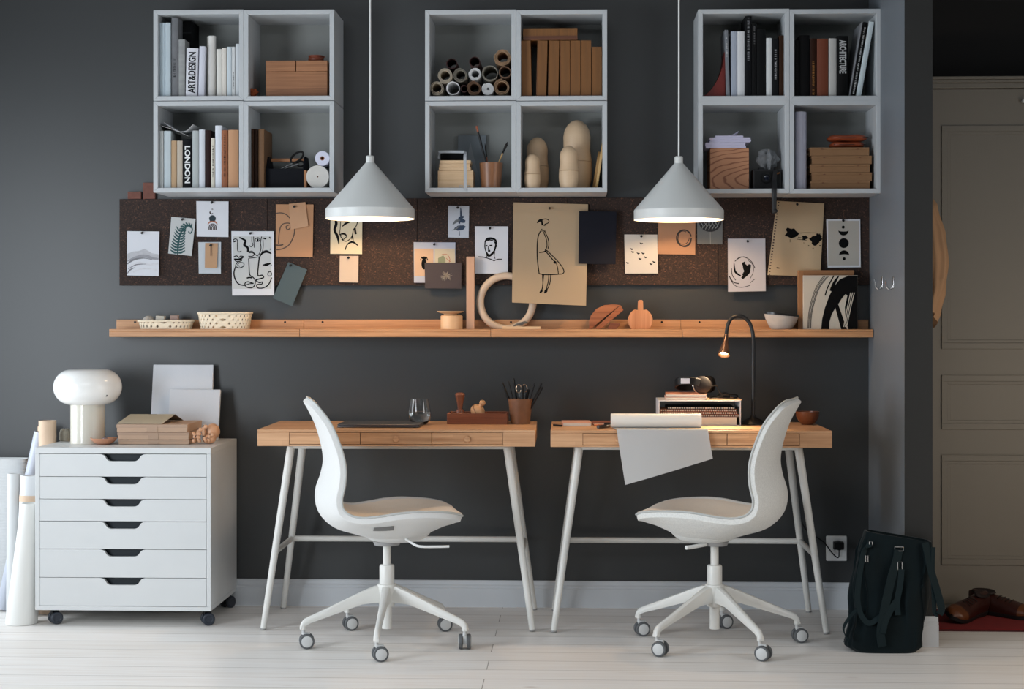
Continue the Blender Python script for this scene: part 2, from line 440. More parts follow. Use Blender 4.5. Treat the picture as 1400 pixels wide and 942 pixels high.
area('hall_lamp', (2.35, -1.6, .9), (R(60), 0, R(15)), .5, .5, 6.0, (1, .78, .55))
w = bpy.data.worlds.new('room_air'); bpy.context.scene.world = w; w.use_nodes = True
w.node_tree.nodes['Background'].inputs[0].default_value = (.55, .62, .7, 1); w.node_tree.nodes['Background'].inputs[1].default_value = .35
# ================================================================ camera
cd = bpy.data.cameras.new('camera'); cam = bpy.data.objects.new('camera', cd); COL.objects.link(cam)
cam.location = CAM; cam.rotation_euler = (R(90), 0, YAW)
cd.sensor_width = 36; cd.lens = F / 1400 * 36; cd.shift_y = -(471 - HORIZON) / 1400; cd.clip_end = 60
sc = bpy.context.scene; sc.camera = cam
sc.view_settings.view_transform = 'Standard'; sc.view_settings.look = 'None'; sc.view_settings.exposure = 0; sc.view_settings.gamma = 1; sc.view_settings.use_curve_mapping = False
sc.cycles.use_denoising = True; sc.cycles.max_bounces = 8; sc.cycles.diffuse_bounces = 4; sc.cycles.glossy_bounces = 4; sc.cycles.transmission_bounces = 8
sc.cycles.caustics_reflective = False; sc.cycles.caustics_refractive = False; sc.cycles.sample_clamp_indirect = 4
# ================================================================ wall cubes
cube_mat = M('light_grey_lacquer', (184, 188, 191), .45, .02)
cube_back_mat = M('shade_darkened_backboard', (136, 138, 135), .6, .02)  # backs darker than the boards: shade of the deep cubes put into the colour
YQ = -.252; TK = .0178
CELL = {}
def cube(key, px0, px1, py0, py1, label):
    a = P(px0, (py0 + py1) / 2, YQ).x + .0005; c = P(px1, (py0 + py1) / 2, YQ).x - .0005
    u = P((px0 + px1) / 2, py0, YQ).z - .0005; d = P((px0 + px1) / 2, py1, YQ).z + .0005
    b = MB()
    # four mitred boards
    for q in ([(a, d), (c, d), (c - TK, d + TK), (a + TK, d + TK)], [(a, u), (c, u), (c - TK, u - TK), (a + TK, u - TK)],
              [(a, d), (a, u), (a + TK, u - TK), (a + TK, d + TK)], [(c, d), (c, u), (c - TK, u - TK), (c - TK, d + TK)]):
        b.prism(q, YQ, -.001, 'y')
    o = tag(b.build('wall_storage_cube', cube_mat, bevel=.0012), label, 'wall cabinet', 'open grey storage cubes on the wall')
    b = MB(); b.box(a + TK, c - TK, -.012, -.004, d + TK, u - TK); b.build('back_panel', cube_back_mat, o, smooth=False)
    CELL[key] = (a + TK, c - TK, d + TK, u - TK)
    return o
XS = [('1', 209.5, 333.2, 457), ('2', 581, 705.7, 830.3), ('3', 954.5, 1079.5, 1205)]
RW = [('t', 13, 137.5), ('b', 138, 263)]
nm = {'1': 'left', '2': 'middle', '3': 'right'}
cont = {'1t0': 'holding ART&DESIGN book', '1t1': 'holding a wide wooden box', '1b0': 'holding the LONDON book', '1b1': 'holding tool caddy',
        '2t0': 'filled with rolled papers', '2t1': 'filled with brown box files', '2b0': 'holding a brush cup and wooden box', '2b1': 'holding pale wooden dolls',
        '3t0': 'holding the red bookend', '3t1': 'holding two leaning books', '3b0': 'holding a wooden box and a camera', '3b1': 'holding flat boxes'}
for g, xa, xb, xc_ in XS:
    for rk, ya, yb in RW:
        off = {'1': (0, 0), '2': (0, 0), '3': (-1, -.5)}[g]
        for k, (p, q) in enumerate(((xa, xb), (xb, xc_))):
            cube(g + rk + str(k), p, q, ya + off[0], yb + (1.5 if g == '3' and rk == 'b' else 0), 'light grey open wall cube of the %s block, %s' % (nm[g], cont[g + rk + str(k)]))

# ================================================================ pin boards
def cork_mat():
    m, nt, b = newmat('dark_cork'); N = nt.nodes; L = nt.links
    tc = N.new('ShaderNodeTexCoord'); vo = N.new('ShaderNodeTexVoronoi'); vo.inputs['Scale'].default_value = 260
    L.new(tc.outputs['Object'], vo.inputs['Vector'])
    cr = N.new('ShaderNodeValToRGB'); e = cr.color_ramp.elements
    e[0].position = 0; e[0].color = lin((32, 22, 19)); e[1].position = 1; e[1].color = lin((88, 60, 45))
    k = e.new(.55); k.color = lin((42, 29, 24)); k = e.new(.92); k.color = lin((56, 38, 30))
    sp = N.new('ShaderNodeSeparateColor'); L.new(vo.outputs['Color'], sp.inputs[0]); L.new(sp.outputs[0], cr.inputs[0])
    L.new(cr.outputs[0], b.inputs['Base Color']); b.inputs['Roughness'].default_value = .9
    bp = N.new('ShaderNodeBump'); bp.inputs['Strength'].default_value = .4; bp.inputs['Distance'].default_value = .001
    L.new(vo.outputs['Distance'], bp.inputs['Height']); L.new(bp.outputs[0], b.inputs['Normal'])
    return m
cork = cork_mat(); YB = -.018
bl = ['at the far left, behind the mountain and fern prints', 'second from the left, behind the faces drawing and left lamp', 'in the middle, behind the bearded man sketch', 'behind the lady drawing and flying birds print', 'at the far right, behind the moon phases print']
bx = [163, 365.5, 570.5, 776, 982, 1189]
for k in range(5):
    a = P(bx[k], 330, YB).x; c = P(bx[k + 1], 330, YB).x
    u = P(600, 271, YB).z; d = P(600, 390, YB).z
    b = MB(); b.box(a + .0008, c - .0008, YB, -.001, d, u)
    tag(b.build('cork_pinboard', cork, smooth=False, bevel=.001), 'dark brown cork pinboard panel ' + bl[k], 'pinboard', 'dark cork pinboard panels')

# ================================================================ picture ledge
YL = -.115
lx = [149, 409.5, 671, 933, 1196]
LZ0 = P(600, 461, YL).z; LZ1 = P(600, 450, YL).z; LF = LZ1 - .010; LT = P(600, 437, -.012).z
ll = ['at the left end, carrying the two woven baskets', 'left of the middle, carrying the wooden spool and upright plank', 'right of the middle, carrying the cutting boards', 'at the right end, carrying the bowl and brushstroke canvas']
for k in range(4):
    a = P(lx[k], 455, YL).x; c = P(lx[k + 1], 455, YL).x
    if k == 3: c = min(c, xc0 - .002)
    b = MB(); b.box(a + .0006, c - .0006, YL + .0, -.0005, LZ0, LF)
    b.box(a + .0006, c - .0006, YL, YL + .014, LF, LZ1)
    b.box(a + .0006, c - .0006, -.012, -.0005, LF, LT)
    o = tag(b.build('picture_ledge', oak, bevel=.0015), 'narrow wooden picture ledge ' + ll[k], 'shelf', 'wooden picture ledges in one row')
    for t in (.1, .9):
        x = a + (c - a) * t; b = MB(); b.cyl((x, -.0118, (LF + LT) / 2 + .014), (x, -.0135, (LF + LT) / 2 + .014), .0042); b.build('screw', black_metal, o)

# ================================================================ pendant lamps
shade_out = M('lamp_white_enamel', (206, 208, 206), .38, .015)
glow = EMIT('warm_bulb', (255, 206, 150), 9)
shade_in = M('shade_inside_white', (235, 232, 224), .5, .01)
def pendant(px, YY, label, power, pybot=299.5):
    c = P(px, pybot, YY); s_ = S(YY); r = 61 / s_
    t = thing('pendant_lamp', label, 'pendant lamp', (c.x, c.y, c.z), 0, 'white cone pendant lamps')
    hb = 13 / s_; ht = 76 / s_
    b = MB(); outp = [(r, 0), (r, hb), (r * .985, hb + .004), (.020, ht), (.016, ht + .004), (.016, ht + .026), (.013, ht + .030), (0, ht + .030)]
    b.lathe(outp + [], 72); b.build('lamp_shade', shade_out, t, local=True, ang=30)
    b = MB(); b.lathe([(r, 0), (r - .0018, 0.0005), (r - .0018, hb), (.0175, ht - .003), (0, ht - .003)], 72); b.build('shade_lining', shade_in, t, local=True, ang=30)
    b = MB(); b.cyl((0, 0, ht - .045), (0, 0, ht - .004), .0155, .0155, 20); b.build('bulb_socket', white_plastic, t, local=True)
    b = MB(); b.lathe([(0, -.034), (.014, -.030), (.026, -.018), (.030, -.002), (.026, .014), (.014, .034), (.013, .045), (0, .045)], 24, c=(0, 0, ht - .09)); b.build('bulb', glow, t, local=True)
    b = MB(); b.tube([(0, 0, ht + .03), (.0005, 0, ht + .3), (0, 0, ZC - c.z - .0005)], .0032, 8); b.build('cord', white_plastic, t, local=True)
    l = point('pendant_light', (c.x, c.y, c.z + ht - .135), power, WARM, .03)
pendant(506, -.36, 'white cone pendant lamp hanging over the left desk', 8)
pendant(928, -.36, 'white cone pendant lamp hanging over the right desk', 8, 301)

# ================================================================ desks
desk_leg_mat = white_metal
def desk(cx, cy, rz, label):
    t = thing('desk', label, 'desk', (cx, cy, 0), rz, 'wooden desks on white steel legs')
    W, D, z0, z1 = .51, .245, .687, .748
    b = MB()
    b.box(-W, W, -D, D, z1 - .010, z1)
    b.box(-W, -.393, -D, D, z0, z1 - .010); b.box(.393, W, -D, D, z0, z1 - .010)
    b.box(-.393, .393, -D, D, z0, z0 + .006); b.box(-.393, .393, D - .012, D, z0 + .006, z1 - .010)
    b.build('table_top', bamboo, t, local=True, bevel=.0012)
    for k in range(3):
        x0 = -.393 + k * .262; b = MB()
        b.box(x0 + .0012, x0 + .262 - .0012, -D + .0015, -D + .016, z0 + .0075, z1 - .0115)
        b.box(x0 + .006, x0 + .256, -D + .016, D - .05, z0 + .0075, z0 + .012); b.box(x0 + .006, x0 + .012, -D + .016, D - .05, z0 + .012, z1 - .018); b.box(x0 + .250, x0 + .256, -D + .016, D - .05, z0 + .012, z1 - .018)
        b.box(x0 + .012, x0 + .250, D - .056, D - .05, z0 + .012, z1 - .018)
        d = b.build('drawer', bamboo_front, t, local=True, bevel=.0006)
        b = MB(); b.lathe([(0, 0), (.0125, 0), (.0125, .005), (.0105, .0078), (.005, .0088), (0, .0088)], 24, Matrix.Translation((x0 + .131, -D + .0015, (z0 + z1) / 2 - .004)) @ Matrix.Rotation(R(90), 4, 'X'))
        b.build('knob', bamboo_front, d, local=True)
    yf0, yf1, yb0, yb1 = -.13, -.185, .16, .255
    for sx in (-1, 1):
        for (ya, yb_) in ((yf0, yf1), (yb0, yb1)):
            top = Vector((sx * .405, ya, z0 - .012)); bot = Vector((sx * .499, yb_, .006))
            b = MB(); b.tube([top, bot], [.0155, .0115], 20); b.build('leg', desk_leg_mat, t, local=True)
            b = MB(); b.tube([bot + (bot - top).normalized() * -.002, bot + (bot - top).normalized() * .004], [.0117, .0112], 16); b.build('foot_pad', M('grey_foot_pad', (150, 150, 148), .7), t, local=True)
    b = MB()
    for yy in (yf0, yb0): b.box(-.415, .415, yy - .011, yy + .011, z0 - .018, z0 - .0003)
    for sx in (-1, 1): b.box(sx * .405 - .011, sx * .405 + .011, yf0, yb0, z0 - .018, z0 - .0003)
    b.build('top_rail', desk_leg_mat, t, local=True, bevel=.003)
    zr = .285; f = (z0 - .012 - zr) / (z0 - .012 - .006)
    xr = .405 + .094 * f; yfr = yf0 + (yf1 - yf0) * f; ybr = yb0 + (yb1 - yb0) * f
    b = MB(); b.tube([(-xr, ybr, zr), (xr, ybr, zr)], .0115, 14); b.build('crossbar', desk_leg_mat, t, local=True)
    for sx in (-1, 1):
        b = MB(); b.tube([(sx * xr, yfr, zr), (sx * xr, ybr, zr)], .0105, 14); b.build('side_bar', desk_leg_mat, t, local=True)
    return t
DL = P(541, 600, -.58 + .245); DR = P(944.5, 600, -.58 + .245)
_dl = (P(350.3, 600, -.58) + P(731.7, 600, -.58)) / 2; _dr = (P(753.2, 600, -.585) + P(1136.2, 600, -.585)) / 2
desk(_dl.x, -.58 + .245, R(.6), 'long wooden three-drawer desk on the left, with laptop and glass on it')
desk(_dr.x, -.585 + .245, R(.4), 'long wooden three-drawer desk on the right, with paper roll and black lamp on it')
DT = .748

# ================================================================ office chairs
fabric = M('light_grey_woven_fabric', (222, 222, 218), .9, .22, 210, bump=.35, bscale=500, sheen=.2)
fabric_white = M('off_white_woven_fabric', (212, 212, 210), .9, .05, 260, bump=.2, bscale=500, sheen=.2)
pad_fab = M('beige_grey_woven_fabric', (230, 218, 202), .9, .08, 260, bump=.3, bscale=500, sheen=.2)
castor_rim = M('grey_castor_rubber', (84, 86, 88), .6, .05)
castor_disc = M('castor_disc_grey', (196, 197, 196), .5, .02)
#  s: arc parameter, (u,z) inner centre line, half width, cup, thickness at centre
SH = [(-.274, .876, .104, .002, .026), (-.266, .866, .150, .004, .027), (-.254, .843, .184, .010, .026), (-.226, .79, .204, .018, .029), (-.203, .72, .212, .024, .031), (-.192, .655, .214, .030, .033), (-.198, .595, .208, .036, .038),
      (-.214, .54, .200, .042, .040), (-.208, .49, .198, .044, .038), (-.172, .452, .202, .044, .036), (-.115, .436, .212, .044, .040), (-.05, .434, .222, .050, .058), (.02, .438, .228, .056, .070),
      (.085, .446, .226, .052, .072), (.140, .458, .216, .038, .062), (.185, .467, .202, .024, .052), (.222, .471, .182, .012, .046), (.244, .468, .158, .005, .036), (.254, .464, .112, .002, .030)]
def chair(cx, cy, rz, star, label, shell_mat, levered):
    t = thing('office_chair', label, 'office chair', (cx, cy, 0), 0, 'upholstered swivel chairs')
    Rz = Matrix.Rotation(rz, 4, 'Z')
    n = len(SH); dense = []
    K = 4
    pts = crom([Vector((a[0], a[1], a[2])) for a in SH], K); ex = crom([Vector((a[3], a[4], 0)) for a in SH], K)
    m = len(pts)
    def frame(j):
        a = pts[max(0, j - 1)]; b_ = pts[min(m - 1, j + 1)]
        tx, tz = b_.x - a.x, b_.y - a.y; l = math.hypot(tx, tz); tx /= l; tz /= l
        return tx, tz, -tz, tx          # tangent, normal pointing to the sitter
    def inner(j, w, off=0.0, k=1.0):
        p = pts[j]; e = ex[j]; tx, tz, nx, nz = frame(j)
        c = e.x * abs(w) ** 2.2 + off
        return Rz @ Vector((p.x + nx * c, -w * p.z * k, p.y + nz * c))
    def outer(j, w):
        p = pts[j]; e = ex[j]; tx, tz, nx, nz = frame(j)
        rt = .023 if j < m * .45 else .026
        th = rt + max(0, e.y - rt) * max(0, 1 - abs(w) ** 2.0) ** .9
        c = e.x * abs(w) ** 2.2 - th
        ww = w * (1 - .012 * 0)
        return Rz @ Vector((p.x + nx * c, -ww * p.z, p.y + nz * c))
    NW = 28
    b = MB()
    ws = [-1 + 2 * i / NW for i in range(NW + 1)]
    ws = [math.copysign(abs(w) ** .85, w) if w else 0 for w in ws]
    vi = []
    vs = []; fs = []
    for j in range(m):
        for w in ws: vs.append(inner(j, w))
    for j in range(m):
        for w in ws: vs.append(outer(j, w))
    N1 = NW + 1; off = m * N1
    for j in range(m - 1):
        for i in range(NW):
            a = j * N1 + i
            fs.append((a, a + 1, a + N1 + 1, a + N1)); fs.append((off + a, off + a + N1, off + a + N1 + 1, off + a + 1))
    bd = [i for i in range(NW)] + [j * N1 + NW for j in range(m - 1)] + [(m - 1) * N1 + i for i in range(NW, 0, -1)] + [j * N1 for j in range(m - 1, 0, -1)]
    for a, c in zip(bd, bd[1:] + bd[:1]): fs.append((a, off + a, off + c, c))
    b.add(vs, fs); sh = b.build('seat_shell', shell_mat, t, local=True, bevel=.007, ang=180, seg=3)
    # inner cushion, slightly proud, ending at a seam near the rim
    b = MB()
    def pf(u, v):
        j = 1 + int(round(v * (m - 3))); w = -1 + 2 * u
        e = 0.0045 * (1 - max(0, (abs(w) - .8) / .2) ** 2) - .001
        e2 = min(1, min(j - 1, m - 2 - j) / 2.0)
        return inner(j, w * .95, e * e2 + .0006)
    b.grid(pf, 32, m - 3); b.build('seat_cushion', pad_fab, t, local=True, ang=180)
    # piping at the rim
    b = MB(); rim = [inner(j, 1.0, -.004) for j in range(m)] + [inner(m - 1, w, -.004) for w in (.5, 0, -.5)] + [inner(j, -1.0, -.004) for j in range(m - 1, -1, -1)] + [inner(0, w, -.004) for w in (-.5, 0, .5)]
    b.tube(rim, .0042, 8, closed=True); b.build('piping', M('piping_fabric', (182, 184, 182), .9), t, local=True, ang=180)
    if levered:
        jj = [j for j in range(m) if pts[j].y < .5 and pts[j].x > -.075][0]; b = MB(); dq = Vector((0, -.0016, -.0012))
        b.slab(lambda u, v: outer(jj + int(round(u * 4)), .80 + .10 * v) + dq, 4, 2, lambda u, v: (0, .0008, .0004)); b.build('care_label', M('grey_label', (112, 112, 112), .4), t, local=True)
    # underseat housing: bulging tub that closes down to the column
    b = MB()
    def tub(u, v):
        a = 2 * PI * u; lv = v
        ru = .125 * (1 - lv) ** .62 + .050 * lv + .012; rw = .13 * (1 - lv) ** .6 + .045 * lv
        cu = .034; z = .425 - .062 * lv ** .9
        su = math.copysign(abs(math.cos(a)) ** .9, math.cos(a)); sw = math.copysign(abs(math.sin(a)) ** .9, math.sin(a))
        zz = z + (-.028 + .018 * 0) * (1 - lv) * abs(su) * 0
        return Rz @ Vector((cu + ru * su, rw * sw, zz))
    b.grid(tub, 40, 8); b.add([tub(i / 40, 1) for i in range(40)], [tuple(range(40))])
    b.build('seat_housing', shell_mat, t, local=True, ang=60)
    b = MB(); b.cyl((.0, 0, .352), (.0, 0, .366), .045, .05, 28); b.build('tilt_mechanism', M('mechanism_grey', (150, 150, 150), .5), t, local=True)
    b = MB()
    if levered:
        pp = [Rz @ Vector(q) for q in ((.055, -.10, .385), (.075, -.125, .372), (.10, -.145, .363), (.165, -.155, .362), (.20, -.156, .362))]
        b.tube(crom(pp, 4), [.0045] * 17, 8)
    else: b.tube([Rz @ Vector((.02, .05, .36)), Rz @ Vector((.06, .10, .355)), Rz @ Vector((.075, .12, .355))], .007, 10)
    b.build('height_lever', white_plastic, t, local=True)
    b = MB(); b.cyl((0, 0, .27), (0, 0, .353), .0142, n=24); b.build('gas_lift', white_metal, t, local=True)
    b = MB(); b.lathe([(0, .205), (.0265, .205), (.0265, .276), (.0245, .281), (.0155, .2815), (0, .2815)], 32); b.build('column_sleeve', white_metal, t, local=True)
    b = MB(); b.cyl((0, 0, .055), (0, 0, .205), .0175, n=24); b.build('lower_column', white_metal, t, local=True)
    # star base, one mesh
    RR = .306
    b = MB()
    b.lathe([(0, .135), (.026, .135), (.034, .16), (.036, .205), (.033, .213), (.0268, .2145), (0, .2145)], 32)
    b.build('base_hub', white_metal, t, local=True)
    for k in range(5):
        a = star + k * 2 * PI / 5; d = Vector((math.cos(a), math.sin(a), 0)); s_ = Vector((-d.y, d.x, 0))
        prof = [(.012, .211, .150, .021), (.045, .207, .150, .0175), (.09, .190, .146, .0145), (.16, .160, .124, .0125), (.23, .130, .102, .0115), (.275, .112, .088, .0110), (.296, .102, .076, .0108), (.306, .090, .067, .0105), (.3095, .078, .066, .0095)]
        vs = []; fs = []
        for (r_, zt, zb, hw) in prof:
            q = .35
            for (sa, z) in ((-1, zb + (zt - zb) * q), (-.75, zt - .003), (-.3, zt), (.3, zt), (.75, zt - .003), (1, zb + (zt - zb) * q), (.8, zb), (-.8, zb)):
                vs.append(d * r_ + s_ * sa * hw + Vector((0, 0, z)))
        for i in range(len(prof) - 1):
            for q in range(8): fs.append((i * 8 + q, i * 8 + (q + 1) % 8, (i + 1) * 8 + (q + 1) % 8, (i + 1) * 8 + q))
        fs.append(tuple(range(7, -1, -1))); e0 = (len(prof) - 1) * 8; fs.append(tuple(e0 + q for q in range(8)))
        b = MB(); b.add(vs, fs); b.cyl(d * .298 + Vector((0, 0, .066)), d * .298 + Vector((0, 0, .085)), .0105, .0105, 16)
        b.build('base_arm', white_metal, t, local=True, ang=50)
        # castor with two wheels
        ca = R([18, 92, 12, 25, 12][k] if levered else [12, 20, 15, -22, -25][k])
        f = Vector((math.cos(ca), math.sin(ca), 0)); ax = Vector((-f.y, f.x, 0))   # rolling direction f, axle ax
        if abs(ax.y) < .2: pass
        cc = d * .298 + f * .012; w = .0265
        b = MB(); b.cyl(d * .298 + Vector((0, 0, .048)), d * .298 + Vector((0, 0, .068)), .006, n=12)
        b.box(-.014, .012, -.0075, .0075, .018, .056, Matrix.Translation(cc) @ Matrix(((f.x, ax.x, 0, 0), (f.y, ax.y, 0, 0), (0, 0, 1, 0), (0, 0, 0, 1))))
        cas = b.build('castor', castor_disc, t, local=True, bevel=.002)
        for sg in (-1, 1):
            c0 = cc + Vector((0, 0, w)); T = Matrix.Translation(c0 + ax * sg * .008) @ Vector((0, 0, 1)).rotation_difference(ax * sg).to_matrix().to_4x4()
            b = MB(); b.lathe([(.008, 0), (w - .002, 0), (w, .002), (w, .0095), (w - .002, .0125), (w - .006, .013), (.008, .013)], 32, T); b.build('castor_wheel', castor_rim, cas, local=True)
            b = MB(); b.lathe([(0, .0125), (.0195, .0125), (.0195, .0140), (.017, .0152), (0, .0155)], 28, T); b.build('castor_disc', castor_disc, cas, local=True)
    return t
cl = P(529, 700, -.76); cr_ = P(977, 700, -.72)
chair(cl.x, -.76, R(13), R(-90), 'white swivel chair at the left desk, seat facing right', fabric_white, True)
chair(cr_.x, -.72, R(180 - 17), R(8), 'light grey swivel chair at the right desk, seat facing left', fabric, False)

# ================================================================ drawer cabinet on castors
YA = -.48
a = P(48, 720, YA).x; c = P(288.3, 720, YA).x; u = P(168, 612, YA).z; d = P(168, 835, YA).z
cab = thing('drawer_cabinet', 'white six-drawer cabinet', 'cabinet', ((a + c) / 2, -.25, 0))
cab['label'] = 'white six-drawer cabinet on black castors under the mushroom lamp'
TC = .016
b = MB(); b.box(a, c, YA, -.015, u - .0225, u); b.box(a, c, YA, -.015, d, d + TC)
b.box(a, a + TC, YA, -.015, d + TC, u - .0225); b.box(c - TC, c, YA, -.015, d + TC, u - .0225); b.box(a + TC, c - TC, -.025, -.015, d + TC, u - .0225)
b.build('cabinet_body', white_paint, cab, bevel=.0012)
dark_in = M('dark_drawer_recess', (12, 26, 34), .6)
rows = [620.6, 652, 682.6, 713, 751, 790, 829]
CT = u
for k in range(6):
    z1 = P(168, rows[k], YA).z - .0010; z0 = P(168, rows[k + 1], YA).z + .0010
    x0 = a + TC + .0012; x1 = c - TC - .0012; xm = (a + c) / 2 - .001
    hw, hn, hd = .086, .045, .027
    poly = [(x0, z0), (x1, z0), (x1, z1), (xm + hw, z1), (xm + hw - .008, z1 - .0016), (xm + hw - .016, z1 - .0055), (xm + hn + .014, z1 - hd + .006), (xm + hn + .005, z1 - hd + .001), (xm + hn - .003, z1 - hd), (xm - hn + .003, z1 - hd), (xm - hn - .005, z1 - hd + .001), (xm - hn - .014, z1 - hd + .006), (xm - hw + .016, z1 - .0055), (xm - hw + .008, z1 - .0016), (xm - hw, z1), (x0, z1)]
    b = MB(); b.prism(poly, YA + .001, YA + .017, 'y'); dr = b.build('drawer', white_paint, cab, smooth=False)
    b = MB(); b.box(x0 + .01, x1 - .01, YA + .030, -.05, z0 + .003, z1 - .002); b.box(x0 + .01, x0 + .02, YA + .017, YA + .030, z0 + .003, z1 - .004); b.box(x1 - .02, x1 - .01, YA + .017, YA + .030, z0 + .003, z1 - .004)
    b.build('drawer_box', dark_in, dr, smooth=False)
for (xx, yy, an) in ((a + .055, YA + .045, 35), (c - .03, YA + .045, 25), (c - .03, -.07, 60), (a + .055, -.07, 20)):
    f = Vector((math.cos(R(an)), math.sin(R(an)), 0)); ax = Vector((-f.y, f.x, 0)); w = .0235
    b = MB(); b.cyl((xx, yy, d - .006), (xx, yy, d - .0003), .018, n=16)
    T = Matrix(((f.x, ax.x, 0, xx + f.x * .008), (f.y, ax.y, 0, yy + f.y * .008), (0, 0, 1, 0), (0, 0, 0, 1)))
    b.box(-.016, .012, -.009, .009, .014, d - .006, T)
    cas = b.build('castor', black_plastic, cab, bevel=.003)
    for sg in (-1, 1):
        T = Matrix.Translation(Vector((xx, yy, w)) + f * .008 + ax * sg * .009) @ Vector((0, 0, 1)).rotation_difference(ax * sg).to_matrix().to_4x4()
        b = MB(); b.lathe([(0, 0), (w - .002, 0), (w, .002), (w, .012), (w - .003, .015), (.014, .0155), (.012, .0135), (0, .0135)], 28, T); b.build('castor_wheel', M('dark_castor_plastic', (42, 48, 58), .45), cas)
CAB = (a, c, CT)
# ================================================================ books and files in the cubes
page_mat = M('book_pages', (214, 206, 190), .9, .03, 60)
def cmat(c, rough=.6, var=.04):
    dark = max(c) < 100; cc = tuple(int(v * .6) for v in c) if dark else c
    return M('cover_%d_%d_%d' % c, cc, rough, var, 8, spec=.15 if dark else .4)
def book(cell, px0, px1, ptop, color, label, cat='book', group=None, tilt=0, Yf=-.225, depth=.17, text=None, tmode='up', tcol=None, tr=None, squig=None, name='book', spine=True, floor=None, mat=None):
    z0 = CELL[cell][2] + .0004 if floor is None else floor
    pm = (px0 + px1) / 2
    x0 = P(px0, 200, Yf).x + .0003; x1 = P(px1, 200, Yf).x - .0003; z1 = P(pm, ptop, Yf).z
    Y1 = min(-.014, Yf + depth)
    if floor is None: x0 = max(x0, CELL[cell][0] + .0006); x1 = min(x1, CELL[cell][1] - .0006)
    w = x1 - x0; t = min(.0022, w * .14); bul = min(.004, w * .14)
    T = rot_about((x0 if tilt < 0 else x1, 0, z0), 'Y', R(tilt)) if tilt else None
    mt = mat or cmat(color)
    b = MB()
    b.prism([(x0, Y1), (x0, Yf + bul * .8), (x0 + w * .2, Yf + bul * .15), (x0 + w * .5, Yf), (x1 - w * .2, Yf + bul * .15), (x1, Yf + bul * .8), (x1, Y1), (x1 - t, Y1), (x1 - t, Yf + bul + .002), (x0 + t, Yf + bul + .002), (x0 + t, Y1)], z0, z1, 'z', T)
    o = tag(b.build(name, mt, ang=45), label, cat, group)
    b = MB(); b.box(x0 + t + .0002, x1 - t - .0002, Yf + bul + .0025, Y1 - .003, z0 + .003, z1 - .003, T); b.build('page_block', page_mat, o, smooth=False)
    if text or squig:
        b = MB(); ty = Yf - .0006
        f0, f1 = tr or (.08, .92)
        za = z0 + (z1 - z0) * f0; zb = z0 + (z1 - z0) * f1
        if text: put_text(b, text, x0 + w * .2, x1 - w * .16, za, zb, ty, tmode, .03, T)
        else:
            rr = random.Random(squig); z = za
            while z < zb:
                h = rr.uniform(.002, .0045)
                if rr.random() > .18:
                    k = rr.choice((0, 1)); xa, xb = x0 + w * .34, x0 + w * .66
                    b.box(xa, xb, ty, ty + .0003, z, z + .0011, T)
                    if k: b.box(xa if rr.random() > .5 else xb - .001, (xa if rr.random() > .5 else xb - .001) + .0012, ty, ty + .0003, z, z + h * .8, T)
                z += h
        b.build('spine_lettering', cmat(tcol or (20, 20, 22)), o, smooth=False)
    return o
PB, WG, OW = (196, 212, 222), (206, 210, 216), (214, 210, 204)
g = 'white books in the top left cube'
for a in [
    (216.6, 224.8, 31.2, PB, 'tall pale blue book at the far left of the top left cube', {}),
    (225.4, 233.2, 31.0, (192, 206, 214), 'tall pale blue book, second from the left in the top left cube', {}),
    (234.2, 243.0, 24.0, (126, 128, 132), 'tallest grey photo-patterned book in the top left cube', dict(mat=M('photo_spine_a', (112, 114, 118), .5, .55, 26, stretch=(1, 1, .35)), squig=3, tcol=(16, 16, 18), tr=(.25, .5), depth=.08)),
    (243.8, 252.6, 54, (176, 178, 178), 'pale grey striped book standing before the black box', dict(mat=M('photo_spine_b', (150, 152, 152), .5, .4, 22, stretch=(.4, 1, 2)), depth=.08)),
    (253.4, 269.4, 66, (218, 219, 226), 'white ART&DESIGN book with bold black spine lettering', dict(text='ART&DESIGN', tmode='up', tcol=(10, 10, 12), tr=(.07, .92), tilt=1.2, depth=.08)),
    (270.8, 278.8, 63.3, (206, 208, 220), 'white leaning book just right of the ART&DESIGN book', dict(tilt=1.5, depth=.08)),
    (295.8, 303, 67, (216, 214, 208), 'off-white book right of the white paper roll, top left cube', {}),
    (303.6, 309.4, 65.5, (212, 206, 198), 'thin cream-white book in the top left cube, fourth from the right', {}),
    (310, 316.6, 64, (196, 206, 212), 'thin pale blue-grey book in the top left cube, third from the right', {}),
    (317, 321.4, 64, (210, 212, 212), 'thinnest white book in the top left cube with tiny spine print', dict(squig=5, tcol=(90, 92, 94), tr=(.15, .5))),
    (322, 327.2, 60, (200, 204, 208), 'white book at the far right of the top left cube', {})]:
    book('1t0', *a[:5], group=g, **a[5])
# black box behind, on which nothing stands
c = CELL['1t0']; b = MB(); x0 = P(246, 60, -.14).x; x1 = P(262, 60, -.14).x; z1 = P(250, 28, -.14).z
b.box(x0, x1, -.135, -.015, c[2] + .0004, z1 - .002); o = tag(b.build('file_box', M('black_board', (10, 11, 14), .6, spec=.15), bevel=.001), 'black file box set back behind the grey striped book', 'box')
b = MB(); b.box(x0 + .003, x1 - .003, -.136, -.1352, z1 - .05, z1 - .046); b.build('label_line', cmat((70, 74, 78)), o, smooth=False)
